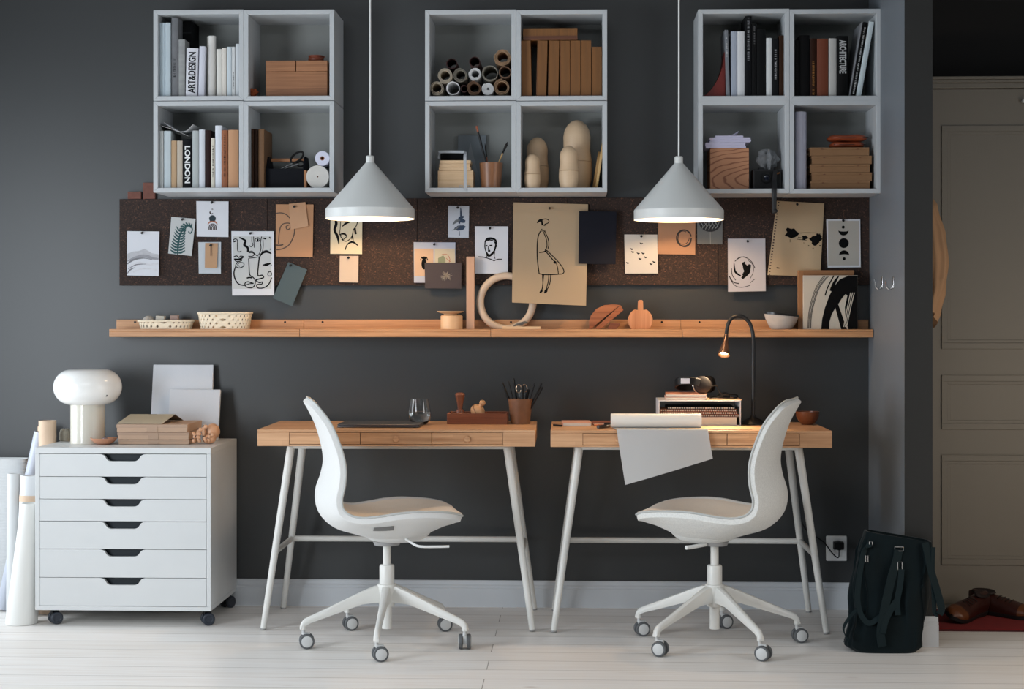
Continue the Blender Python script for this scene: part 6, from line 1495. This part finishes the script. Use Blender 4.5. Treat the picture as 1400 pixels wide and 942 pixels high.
b = MB(); b.strap(pts, .030, .008, (0, 0, 1)); b.build('headband', black_plastic, hp, bevel=.002)
b = MB(); qx = q.x - .062; b.box(qx - .022, qx + .012, -.2965, -.2955, zc + .006, zc + .026, Matrix.Translation((0, -.0015, 0)))
b.build('silver_mark', M('silver_mark', (190, 196, 206), .4), hp, smooth=False)
b = MB(); b.tube([Vector((q.x + rE * 1.10 * math.cos(a), -.287, zc + rE * 1.05 * math.sin(a))) for a in [R(125) + R(110) * k / 12 for k in range(13)]], .0018, 6); b.build('metal_yoke', chrome, hp)
cab_pts = crom([(q.x + .03, -.25, zc - .01), (q.x + .055, -.25, zc - .004), (q.x + .075, -.25, zs1 + .022), (q.x + .115, -.25, zs1 + .020), (q.x + .135, -.24, zs1 + .016), (q.x + .130, -.25, zs1 + .007), (q.x + .085, -.25, zs1 + .006), (q.x + .06, -.24, zs1 + .014), (q.x + .09, -.235, zs1 + .026), (q.x + .105, -.245, zs1 + .010), (q.x + .06, -.25, zs1 + .0055), (q.x + .03, -.24, zs1 + .0055)], 6)
b = MB(); b.tube(cab_pts, .0028, 8); b.tube(crom([(q.x + .035, -.23, zs1 + .006), (q.x + .07, -.25, zs1 + .010), (q.x + .10, -.235, zs1 + .008), (q.x + .07, -.225, zs1 + .012), (q.x + .04, -.24, zs1 + .010)], 6), .0034, 8); b.build('cable', black_plastic, hp)
# gooseneck lamp
YLm = -.23; q = P(1029.5, 560, YLm)
lamp = thing('gooseneck_lamp', 'black gooseneck desk lamp with a small lit cone head', 'desk lamp', (q.x, YLm, z))
b = MB(); b.lathe([(0, 0), (.052, 0), (.052, .004), (.046, .011), (.026, .020), (.012, .027), (.009, .034), (0, .034)], 44, c=(q.x, YLm, z)); b.build('lamp_base', black_metal, lamp)
pts = [P(x, y, YLm) for x, y in ((1029.5, 571), (1029.8, 540), (1030, 500), (1030, 470), (1029, 455), (1025, 442), (1017, 434), (1008, 432), (1000, 435.5), (995.6, 443), (993.6, 452), (993, 459))]
b = MB(); b.tube(crom(pts, 5), .0072, 14); b.build('gooseneck', M('black_rubber_neck', (16, 16, 17), .45), lamp)
h0 = P(993, 458, YLm); h1 = P(989.6, 485.5, YLm - .045); ax = (h1 - h0); Lh = ax.length; T = Matrix.Translation(h0) @ Vector((0, 0, 1)).rotation_difference(ax.normalized()).to_matrix().to_4x4()
bronze = M('bronze_brown_lamp_head', (88, 62, 48), .35, .1, metal=.4)
b = MB(); b.lathe([(0, -.004), (.0078, -.004), (.0085, .01), (.010, Lh * .35), (.018, Lh * .72), (.0235, Lh), (.0215, Lh), (.016, Lh * .74), (.008, Lh * .4), (0, Lh * .38)], 36, T); b.build('lamp_head', bronze, lamp)
b = MB(); b.lathe([(0, Lh * .80), (.014, Lh * .80), (.0165, Lh * .83), (.012, Lh * .90), (0, Lh * .93)], 28, T); b.build('bulb', EMIT('led_bulb', (255, 214, 160), 26), lamp)
l = bpy.data.lights.new('desk_lamp_light', 'SPOT'); l.energy = 13; l.color = (1, .76, .48); l.spot_size = R(125); l.spot_blend = .5; l.shadow_soft_size = .012
lo = bpy.data.objects.new('desk_lamp_light', l); COL.objects.link(lo); lo.location = h0 + ax * 1.04; lo.rotation_mode = 'QUATERNION'; lo.rotation_quaternion = Vector((0, 0, -1)).rotation_difference((ax + Vector((-.034, -.034, 0))).normalized())
# wooden bowl behind chair
q = P(1104, 575, -.24); b = MB(); rb = 16.2 / S(-.24); H = P(1104, 562.5, -.24).z - z
b.lathe([(0, 0), (rb * .42, 0), (rb * .72, H * .22), (rb * .95, H * .62), (rb, H), (rb - .005, H), (rb * .88, H * .6), (rb * .6, H * .25), (0, H * .16)], 44, c=(q.x, -.24, z)); tag(b.build('wooden_bowl', M('reddish_bowl_wood', (112, 62, 36), .3, .15, 14)), 'reddish wooden bowl at the right end of the right desk', 'bowl')
# ================================================================ on the drawer cabinet
cz = CAB[2] + .0004
opal = M('opal_glass', (246, 246, 243), .12, .01, spec=.5, sss=.3)
q = G(120, 606, CAB[2]); YM = min(-.15, max(-.30, q.y)); q = P(120, 590, YM); s_ = S(YM)
t = thing('table_lamp', 'white glass mushroom-shaped table lamp on the drawer cabinet', 'table lamp', (q.x, YM, cz))
rb = 23.3 / s_; zs = P(120, 553, YM).z - cz; zt = P(120, 505, YM).z - cz; rs = 46.3 / s_; hm = (zs + zt) / 2; hh = (zt - zs) / 2
b = MB(); b.lathe([(0, 0), (rb, 0), (rb + .0006, .004), (rb, .008), (rb, zs + .006), (rb - .003, zs + .010), (0, zs + .010)], 48); b.build('lamp_base', M('cream_opal_glass', (214, 210, 198), .15, .02, sss=.2), t, local=True)
prof = []
rc_ = hh * .98
prof = [(0, hm - hh), (rs - rc_, hm - hh)] + [(rs - rc_ + rc_ * math.cos(R(-90 + 180 * k / 20)), hm + hh * math.sin(R(-90 + 180 * k / 20))) for k in range(1, 20)] + [(rs - rc_, hm + hh), ((rs - rc_) * .5, hm + hh + .0015), (0, hm + hh + .002)]
b = MB(); b.lathe(prof, 56); b.build('glass_shade', opal, t, local=True, ang=180)
b = MB(); p0 = P(141.6, 541.4, YM - .11) - Vector((q.x, YM, cz)); T = Matrix.Translation((p0.x, -math.sqrt(max(0, (rs * .93) ** 2 - p0.x ** 2)) - .001, p0.z)) @ Matrix.Rotation(R(90), 4, 'X') @ Matrix.Rotation(R(-26), 4, 'Y')
b.lathe([(0, -.004), (.0042, -.004), (.0042, .0012), (0, .0016)], 16, T); b.build('metal_mark', M('grey_label', (112, 112, 112), .4), t, local=True)
# canvases leaning on the wall
def canvas(px0, px1, pt, Yb, lean, lab):
    Ym = -.028; x0, x1 = P(px0, 560, Yb).x, P(px1, 560, Yb).x; H = P((px0 + px1) / 2, pt, Yb + lean).z - cz
    L = math.hypot(H, lean); T = Matrix.Translation(((x0 + x1) / 2, Yb, cz)) @ Matrix.Rotation(-math.atan2(lean, H), 4, 'X'); w = (x1 - x0) / 2
    b = MB(); b.box(-w, w, 0, .016, 0, L, T); o = tag(b.build('blank_canvas', M('canvas_white', (200, 203, 208), .85, .03, 200, bump=.15, bscale=900), bevel=.0015), lab, 'canvas', 'blank canvases on the drawer cabinet')
    return o
canvas(204.8, 287.6, 498.5, -.085, .055, 'larger blank canvas leaning on the wall behind the cardboard boxes')
canvas(228, 297.6, 532.5, -.125, .05, 'smaller blank canvas leaning in front of the larger one')
# cardboard boxes
zb = cz
pk = [(162, 258.5, -.335, .155, 0), (161.2, 258, -.34, .16, .6), (159.8, 256, -.35, .25, 0)]
hts = [P(210, 601, -.335).z - cz, 0, 0]; hts[1] = P(210, 590.6, -.34).z - cz; hts[2] = P(210, 580, -.35).z - cz
labs = ['flat pale cardboard box, lowest of three on the drawer cabinet', 'flat pale cardboard box, middle of three on the drawer cabinet', 'largest pale cardboard box, topmost of three on the drawer cabinet']
z0 = cz
for k in range(3):
    a0, a1, Y0, D_, sk = pk[k]; x0, x1 = P(a0, 590, Y0).x, P(a1, 590, Y0).x; z1 = cz + hts[k]
    b = MB(); b.box(x0, x1, Y0, Y0 + D_, z0 + .0003, z1 - .0006); o = tag(b.build('cardboard_box', cardboard_pale, bevel=.0015), labs[k], 'box', 'flat cardboard boxes on the drawer cabinet')
    b = MB(); h = z1 - z0; b.box(x0 - .0015, x1 + .0012, Y0 - .0015, Y0, z0 + h * .55, z1 - .0015); b.box((x0 + x1) / 2 - .02, (x0 + x1) / 2 + .02, Y0 - .0022, Y0 - .0014, z0 + .002, z1 - .004); b.build('tape_flap', M('box_tape', (172, 142, 118), .5, .05), o)
    z0 = z1
zt3 = z0
# tent folder
x0, x1 = P(160, 575, -.34).x, P(222, 575, -.34).x; zf = P(190, 566.8, -.25).z
b = MB(); b.slab(lambda u, v: (x0 + (x1 - x0) * u + .025 * v, -.342 + .10 * v, zt3 + .001 + (zf - zt3 - .001) * v), 6, 6, lambda u, v: (0, .0006, .0012))
o = tag(b.build('paper_folder', M('beige_folder', (190, 178, 154), .8, .03)), 'beige folder standing open like a tent on the cardboard boxes', 'folder')
b = MB(); b.slab(lambda u, v: (x0 + .025 + (x1 - x0) * u + .012 * v, -.240 + .085 * v, zf + .0008 - (zf - zt3 - .002) * v), 6, 6, lambda u, v: (0, .0006, -.0012)); b.build('rear_flap', M('dark_folder_back', (120, 108, 92), .8, .03), o)
b = MB(); xm = (x0 + x1) / 2 + .024; b.box(xm - .016, xm + .016, -.243, -.2405, zf - .003, zf + .0016); b.build('clip_slot', M('dark_slot', (40, 38, 36), .6), o)
# wooden mannequin hand
hm_ = M('mannequin_maple', (214, 164, 128), .38, .08, 30); hd = M('mannequin_joint_dark', (70, 44, 30), .6)
Yh = -.30; hx = P(281, 596, Yh).x
t = thing('mannequin_hand', 'jointed wooden mannequin hand lying beside the cardboard boxes', 'artist hand model', (hx, Yh, cz))
def HP(px, py, Y=Yh): p = P(px, py, Y); return p - Vector((hx, Yh, cz))
b = MB(); pc = HP(289, 592); b.ball((pc.x, .02, pc.z + .004), .030, 28, (.95, 1.15, 1.05)); pc2 = HP(286, 600); b.ball((pc2.x, .0, max(.021, pc2.z)), .0205, 24, (1.3, 1.1, 1.0)); b.build('palm', hm_, t, local=True)
fing = [[(262.6, 591), (268, 596), (274, 599)], [(265.5, 606.5), (264.8, 599.5), (268, 594), (275, 593)], [(273.5, 605), (270.6, 598), (271.4, 587), (277, 588)], [(282, 604), (278.4, 596.5), (278.4, 583), (284, 584)], [(286.4, 604.5), (285, 599), (287.6, 594.5), (293, 594)]]
for k, f in enumerate(fing):
    pts = [HP(x, y, Yh - .035 + .004 * k) for x, y in f]
    for p in pts: p.z = max(p.z, .0075)
    for i in range(len(pts) - 1):
        a_, c_2 = pts[i], pts[i + 1]; d = c_2 - a_; n = 6; r0 = (.0068 if k else .006) + .0006 * i
        b = MB(); pp = [a_ + d * (j / n) for j in range(n + 1)]
        b.tube(pp, [r0 * (.45, .86, 1, 1, 1, .9, .5)[j] for j in range(7)], 12); b.build(('thumb_segment' if k == 0 else 'finger_segment'), hm_, t, local=True)
    b = MB()
    for p in pts[1:-1]: b.ball(tuple(p), .0052, 12)
    if len(pts) > 2: b.build('finger_joint', hd, t, local=True)
# shallow wooden dish and glass ball
Yd = -.33; q = P(142, 600, Yd); rx = 18.4 / S(Yd); H = .019
dish = M('rose_wood_dish', (196, 142, 112), .4, .08, 20)
b = MB(); b.lathe([(0, 0), (rx * .45, 0), (rx * .7, H * .30), (rx * .9, H * .8), (rx, H * 1.25), (rx - .003, H * 1.28), (rx * .82, H * .85), (rx * .5, H * .3), (0, H * .22)], 44, c=(q.x, Yd, cz))
b.v = [Vector((v.x, v.y, v.z + max(0, (abs(v.x - q.x) / rx) - .5) * .004)) for v in b.v]
tag(b.build('wooden_dish', dish), 'small shallow pinkish wooden dish before the mushroom lamp', 'dish')
b = MB(); b.ball((q.x + .006, Yd - .005, cz + H * .24 + .0125), .012, 24); tag(b.build('glass_ball', M('blue_clear_glass', (210, 225, 250), .02, 0, trans=.9, ior=1.45)), 'tiny clear glass ball lying in the wooden dish', 'ball')
# ring of rope / stone pot
q = P(89.5, 595, -.16); b = MB(); r_ = 8.6 / S(-.16)
b.lathe([(0, 0), (r_ * .85, 0), (r_ * 1.0, .008), (r_ * .96, .018), (r_ * 1.02, .026), (r_ * .84, .040), (r_ * .55, .047), (r_ * .3, .044), (0, .043)], 32, c=(q.x, -.16, cz)); b.v = [v + Vector((0, 0, .0018 * math.sin(v.x * 700) if v.z > cz + .004 else 0)) for v in b.v]
tag(b.build('twine_ball', M('grey_twine', (150, 144, 130), .95, .25, 120, bump=.6)), 'small ball of grey-beige twine behind the mushroom lamp base', 'twine')

# ================================================================ rolls leaning left of the cabinet
Lx = CAB[0] - .004      # nothing may enter the cabinet
def tubes(name, bot, top, r, mat, lab, cat='paper roll', wall=.0016, group='paper rolls left of the cabinet', core=None, n=40):
    b0 = Vector(bot); t0 = Vector(top); d = t0 - b0; L = d.length
    b0.z = r * math.sqrt(max(0, 1 - (d.z / L) ** 2)) + .0012
    d = t0 - b0; L = d.length; T = Matrix.Translation(b0) @ Vector((0, 0, 1)).rotation_difference(d.normalized()).to_matrix().to_4x4()
    b = MB(); b.lathe([(r, 0), (r, L), (r - wall, L), (r - wall, 0), (r, 0)], n, T); o = tag(b.build(name, mat), lab, cat, group)
    if core: b = MB(); rc = r * .8; b.lathe([(rc, L * .6), (rc, L + core[0]), (rc - .002, L + core[0]), (rc - .002, L * .6), (rc, L * .6)], n, T); b.build('inner_core', core[1], o)
    return o
def XY(px, Y, z): q = P(px, 700, Y); return (q.x, Y, z)
def zpx(px, py, Y): return P(px, py, Y).z
rw = M('bright_white_roll', (228, 228, 224), .6, .01)
tub1 = M('tan_tube', (214, 186, 160), .7, .05)
# big white
Y = -.43; r = .060; top = P(55, 687, Y + .02)
bq = P(29.5, 853, Y); 
tx = min(top.x, Lx - r - .004); bxx = min(bq.x, Lx - r)
zt_r = top.z; xb_ = bq.x - .001; xt_ = min(P(50, 687, Y).x, Lx - .034); r0_, r1_ = .060, .031; b = MB()
def cone_pt(u, v, ins=0.0):
    a = 2 * PI * u; r = r0_ + (r1_ - r0_) * v - ins; return (min(xb_ + (xt_ - xb_) * v + r * math.cos(a), Lx - .001 - ins), Y + r * math.sin(a), .001 + (zt_r - .001) * v)
b.grid(cone_pt, 44, 10); b.grid(lambda u, v: cone_pt(u, v, .002), 44, 10); b.add([cone_pt(k / 44, 1) for k in range(44)] + [cone_pt(k / 44, 1, .002) for k in range(44)], [(k, (k + 1) % 44, 44 + (k + 1) % 44, 44 + k) for k in range(44)])
tag(b.build('paper_roll', rw), 'wide bright white roll narrowing upward, standing nearest at the left cabinet side', 'paper roll', 'paper rolls left of the cabinet')
# white roll with tan band and stacked core behind
Y = -.28; rbo = tubes('paper_roll', (P(32, 800, Y).x, Y, 0), (P(39, 651, Y).x, Y + .02, zpx(36, 651, Y)), .036, M('white_roll_b', (220, 222, 224), .6, .01), 'white roll with a tan band, leaning behind the wide bright roll')
_b0 = Vector((P(32, 800, Y).x, Y, .001)); _t0 = Vector((P(39, 651, Y).x, Y + .02, zpx(36, 651, Y))); _d = (_t0 - _b0).normalized(); _L = (_t0 - _b0).length
b = MB(); b.lathe([(.0362, _L - .10), (.0372, _L - .10), (.0372, _L - .076), (.0362, _L - .076), (.0362, _L - .10)], 40, Matrix.Translation(_b0) @ Vector((0, 0, 1)).rotation_difference(_d).to_matrix().to_4x4()); b.build('tan_band', tub1, rbo)
# grey translucent roll
Y = -.17; tubes('paper_roll', (P(5, 832, Y).x, Y, 0), (P(54, 592, Y).x, Y + .03, zpx(50, 592, Y)), .030, M('blue_grey_film_roll', (184, 190, 202), .4, .03), 'blue-grey film roll leaning highest behind the other rolls')
Y = -.235; tubes('paper_roll', (P(17, 832, Y).x, Y, 0), (P(16.5, 648, Y).x, Y + .02, zpx(16, 648, Y)), .024, M('soft_white_roll', (208, 210, 210), .6, .02), 'thin upright white roll at the far left before the ribbed basket')
# tan tubes beside the cabinet
Y = -.22; xt = min(P(68, 590, Y).x, Lx - .034); 
o = tubes('cardboard_tube', (xt, Y, 0), (xt, Y, zpx(68, 575, Y)), .0335, tub1, 'tall cream-tan cardboard tube left behind the cabinet top', 'tube', .003, 'tan cardboard tubes')
Y = -.078; x2 = min(P(60, 590, Y).x, Lx - .03); o = tubes('cardboard_tube', (x2 - .0, Y, 0), (x2, Y, zpx(60, 583, Y)), .024, tub1, 'shorter tan cardboard tube half hidden by the taller one', 'tube', .003, 'tan cardboard tubes')
# ribbed white basket
x1 = P(18, 740, -.06).x; x0 = x1 - .34; zt = P(10, 628, -.11).z
o = thing('ribbed_basket', 'tall white ribbed basket at the far left edge by the wall', 'basket', ((x0 + x1) / 2, -.066, .0005))
b = MB(); n = 48
def rib(u, v):
    a = 2 * PI * u; c, s2 = math.cos(a), math.sin(a); e = .45
    w = 1 + .008 * math.sin(v * zt / .012 * 2 * PI / 1.0)
    return (((x1 - x0) / 2 + .04) * math.copysign(abs(c) ** e, c) * w * (.94 + .06 * v) + .02, .044 * math.copysign(abs(s2) ** e, s2) * w, v * zt)
b.slab(rib, 48, 180, lambda u, v: (-.004 * math.cos(2 * PI * u), -.004 * math.sin(2 * PI * u), 0)); b.build('basket_wall', M('white_cord_weave', (206, 208, 208), .9, .05, 80), o, local=True)
b = MB(); b.add([rib(k / 48, .01) for k in range(48)], [tuple(range(48))]); b.build('basket_base', M('white_cord_weave', (206, 208, 208), .9, .05, 80), o, local=True)

# ================================================================ bag
bagm = M('dark_teal_wool', (5, 17, 20), .9, .35, 9, bump=.2, bscale=300, spec=.15, sheen=.08)
bag_strap = M('dark_teal_webbing', (14, 28, 31), .8, .1, 60, spec=.2)
Yb = -.82
def BX(px, Y=Yb): return P(px, 800, Y).x
def BZ(py, Y=Yb): return P(1215, py, Y).z
bx0 = BX(1215)
bag = thing('backpack', 'dark green soft square-top backpack leaning at the wall end', 'bag', (bx0, Yb, 0))
# outline by height: left x, right x
out = [(.0, 1163, 1256), (.05, 1155, 1262), (.12, 1158, 1262), (.25, 1163, 1264), (.40, 1166, 1267), (.55, 1168, 1270), (.70, 1171, 1273), (.82, 1174, 1276), (.90, 1179, 1277), (.96, 1184, 1278), (1.0, 1186, 1277)]
HB = BZ(735) 
def bagf(u, v, ins=0.0):
    a = 2 * PI * u; l = interp([(p[0], p[1]) for p in out], v); r = interp([(p[0], p[2]) for p in out], v)
    cx = (BX(l) + BX(r)) / 2 - bx0; hw = (BX(r) - BX(l)) / 2 - ins; dep = .055 * (1 - .35 * v) + .01 - ins
    e = .55; c, s2 = math.cos(a), math.sin(a)
    x = hw * math.copysign(abs(c) ** e, c); y = dep * math.copysign(abs(s2) ** e, s2)
    k = .006 * math.sin(9 * a + 6 * v) * math.sin(PI * v) + .007 * math.sin(3 * a - 10 * v) * math.sin(PI * v) + .004 * math.sin(17 * a + 9 * v * v) * math.sin(PI * v) ** .5
    z = HB * v - .018 * v * (x / hw) * 1.0
    corner = 1 - .10 * max(0, 1 - v / .07) ** 2
    return Vector((cx + (x + k) * corner, y * corner + k + .035 * v + .02, max(.0006, z)))
b = MB(); b.grid(bagf, 72, 40); b.add([bagf(k / 72, 0) for k in range(72)], [tuple(range(72))])
# inner lining and closing
n0 = len(b.v); b.grid(lambda u, v: bagf(u, 1 - .25 * v, .006 + .012 * v), 72, 6); b.add([bagf(k / 72, .75, .018) for k in range(72)], [tuple(range(72))])
b.add([bagf(k / 72, 1) for k in range(72)] + [bagf(k / 72, 1, .006) for k in range(72)], [(k, (k + 1) % 72, 72 + (k + 1) % 72, 72 + k) for k in range(72)])
b.build('bag_body', bagm, bag, local=True, ang=120)
def Q(px, py, dy=0.0):
    v = max(0, min(1, BZ(py) / HB)); Y = Yb + .02 + .035 * v - .055 * (1 - .35 * v) - .01 - .009 + min(0, dy) * .35; p = P(px, py, Y); return p - Vector((bx0, Yb, 0))
def strp(name, pts, w, wd=(1, 0, 0), m=None):
    b = MB(); b.strap(crom([Q(*p) for p in pts], 6), w, .004, wd); return b.build(name, m or bag_strap, bag, local=True)
strp('shoulder_strap', [(1228.5, 752, .03), (1226, 765, .012), (1219, 790, -.012), (1212, 820, -.028), (1207, 845, -.036), (1204, 866, -.030), (1206.5, 884, -.012)], .030, (1, .25, 0))
strp('strap_tail', [(1232.5, 778, .015), (1230.5, 800, .002), (1226.5, 822, -.008), (1227.5, 841, -.010)], .020)
strp('shoulder_strap', [(1207, 866, -.036), (1210, 850, -.034), (1218, 833, -.020), (1226, 822, -.006)], .022, (1, .2, .3))
strp('side_strap', [(1190.5, 744, .03), (1182, 752, .015), (1177, 775, .0), (1173.5, 800, -.012), (1172.5, 822, -.02), (1178, 842, -.026), (1188, 852, -.028), (1200, 846, -.024), (1209, 837, -.016)], .018, (.6, .2, .6))
strp('side_strap', [(1171, 833, .0), (1160, 846, -.008), (1153.5, 858, -.010), (1155.5, 868, -.008), (1160.5, 874, 0)], .020, (0, 1, .2))
strp('carry_strap', [(1264.5, 742, .02), (1268, 755, -.004), (1273, 780, -.012), (1279, 800, -.010), (1283.5, 816, -.006), (1287, 832, -.004), (1284, 840, -.002)], .026, (1, .3, 0))
strp('carry_strap', [(1276, 748, .06), (1275, 775, .045), (1276, 800, .03), (1277, 822, .02), (1278, 838, .01), (1283, 841, .0)], .015, (1, .3, 0))
for (px, py, w, h) in ((1229.2, 750.5, .030, .014), (1230.4, 773.5, .015, .026), (1190.6, 743.5, .010, .014), (1185.2, 764, .008, .022)):
    c_ = Q(px, py, -.004 if px > 1200 else .002); b = MB()
    b.tube([c_ + Vector((x * w / 2, 0, zz2 * h / 2)) for x, zz2 in ((-1, -1), (-1, 1), (1, 1), (1, -1))], .0017, 8, closed=True); b.build('buckle', chrome, bag, local=True)
# ================================================================ hall rug, shoes, coat
rug_m = M('deep_red_rug', (120, 22, 22), .95, .25, 40, bump=.5)
rx0 = xc1 + .03; b = MB(); b.box(rx0, 2.2, -.44, -.03, .0004, .008); rug = tag(b.build('rug', rug_m, bevel=.002), 'dark red rug on the floor before the hall door', 'rug')
b = MB(); b.box(rx0, 2.2, -.452, -.44, .0004, .006); b.build('rug_border', M('maroon_border', (70, 14, 16), .95), rug)
shoe_m = M('chestnut_leather', (50, 20, 14), .4, .25, 12); sole_m = M('black_sole', (14, 14, 15), .6); tan_m = M('tan_leather_toe', (92, 50, 22), .45, .2, 14)
def shoe(loc, rz, tilt, lab):
    t = thing('shoe', lab, 'shoe', loc, rz, 'leather shoes on the hall rug')
    Lh = .27
    RT = Matrix.Rotation(tilt, 4, 'X')
    lift = 0
    secs = [(-.13, .030, .062, .075), (-.115, .036, .03, .082), (-.08, .038, .0, .080), (-.04, .036, .0, .072), (.0, .038, .0, .062), (.04, .043, .0, .052), (.08, .045, .0, .042), (.115, .038, .0, .034), (.135, .022, .0, .026)]
    def fn(u, v):
        x = -.132 + .268 * v; hw = interp([(s[0], s[1]) for s in secs], x) * min(1, math.sqrt(max(.001, (v + .02) / .12)), math.sqrt(max(.001, (1.015 - v) / .10))); h = interp([(s[0], s[3]) for s in secs], x) * min(1, (1.02 - v) / .08 * .5 + .5)
        a = PI * u; return RT @ Vector((x, hw * math.cos(a), .012 + (h - .012) * math.sin(a) ** .8))
    mb = MB(); mb.grid(fn, 18, 26); up = mb
    dz_ = 0
    low = min(v.z for v in mb.v)
    parts = []
    b1 = MB(); b1.slab(lambda u, v: RT @ Vector((-.136 + .276 * v, (2 * u - 1) * (interp([(s[0], s[1]) for s in secs], -.132 + .268 * v) + .003) * min(1, math.sqrt(max(.001, v / .10)), math.sqrt(max(.001, (1.0 - v) / .10))), .0)), 8, 24, lambda u, v: RT @ Vector((0, 0, .013 if v > .35 else .016)))
    b2 = MB(); b2.lathe([(0, 0), (.024, 0), (.030, .004), (.028, .010), (.020, .006), (0, .004)], 24, RT @ Matrix.Translation((-.07, 0, .072)) @ Matrix.Diagonal((1.7, .85, 1, 1)).to_4x4())
    b3 = MB(); b3.grid(lambda u, v: (lambda p: p + RT @ Vector((0, 0, .0014)))(fn(u, .80 + .195 * v)), 18, 8)
    b4 = MB()
    for k in range(4): x = -.005 + .016 * k; b4.tube([RT @ Vector((x, -.018, .062 - .0035 * k)), RT @ Vector((x, 0, .066 - .0045 * k)), RT @ Vector((x, .018, .062 - .0035 * k))], .0018, 6)
    mz = min(v.z for m_ in (up, b1, b2) for v in m_.v)
    for m_ in (up, b1, b2, b3, b4): m_.v = [v + Vector((0, 0, -mz)) for v in m_.v]
    up.build('upper', shoe_m, t, local=True, ang=70); b1.build('sole', sole_m, t, local=True); b2.build('opening', M('dark_shoe_lining', (30, 18, 14), .8), t, local=True); b3.build('toe_cap', tan_m, t, local=True, ang=70); b4.build('lace', M('dark_lace', (30, 20, 16), .8), t, local=True)
    return t
Ys = -.24; q = P(1333, 840, Ys)
shoe((P(1319, 840, -.22).x, -.245, .0095), R(232), R(-24), 'brown leather shoe tipped on its side, nearer the bag')
q = P(1366, 835, Ys); shoe((P(1370, 840, -.16).x, -.165, .0095), R(-42), R(12), 'brown leather shoe with tan toe, farther right on the red rug')
# upright heel/tongue piece of a third bit: shoe horn
# coat on the hall side of the wall
ct = M('beige_coat_cloth', (176, 138, 104), .9, .06, 6, bump=.2, bscale=300)
zt_, zb_ = P(1280, 262, -.35).z, P(1280, 438, -.35).z
def coat(u, v):
    a = 2 * PI * u; z = zt_ - (zt_ - zb_) * v
    w = interp([(0, .062), (.12, .092), (.35, .122), (.55, .132), (.75, .118), (.92, .098), (1, .084)], v); d = interp([(0, .012), (.15, .07), (.5, .11), (.8, .12), (1, .10)], v)
    fold = 1 + .12 * math.sin(6 * a + 3 * v) * v + .06 * math.sin(11 * a)
    zz3 = z - .03 * v * math.sin(2 * a + 1) * (v > .7)
    return (xc1 + .003 + w * (1 + math.cos(a) * fold * .96) * .5, -.36 + d * math.sin(a) * fold, zz3)
b = MB(); b.grid(coat, 60, 40); b.add([coat(k / 60, 1) for k in range(60)], [tuple(range(60))]); b.add([coat(k / 60, 0) for k in range(60)], [tuple(range(60))])
tag(b.build('coat', ct, ang=120), 'beige cloth coat hanging behind the wall end in the hall', 'coat')
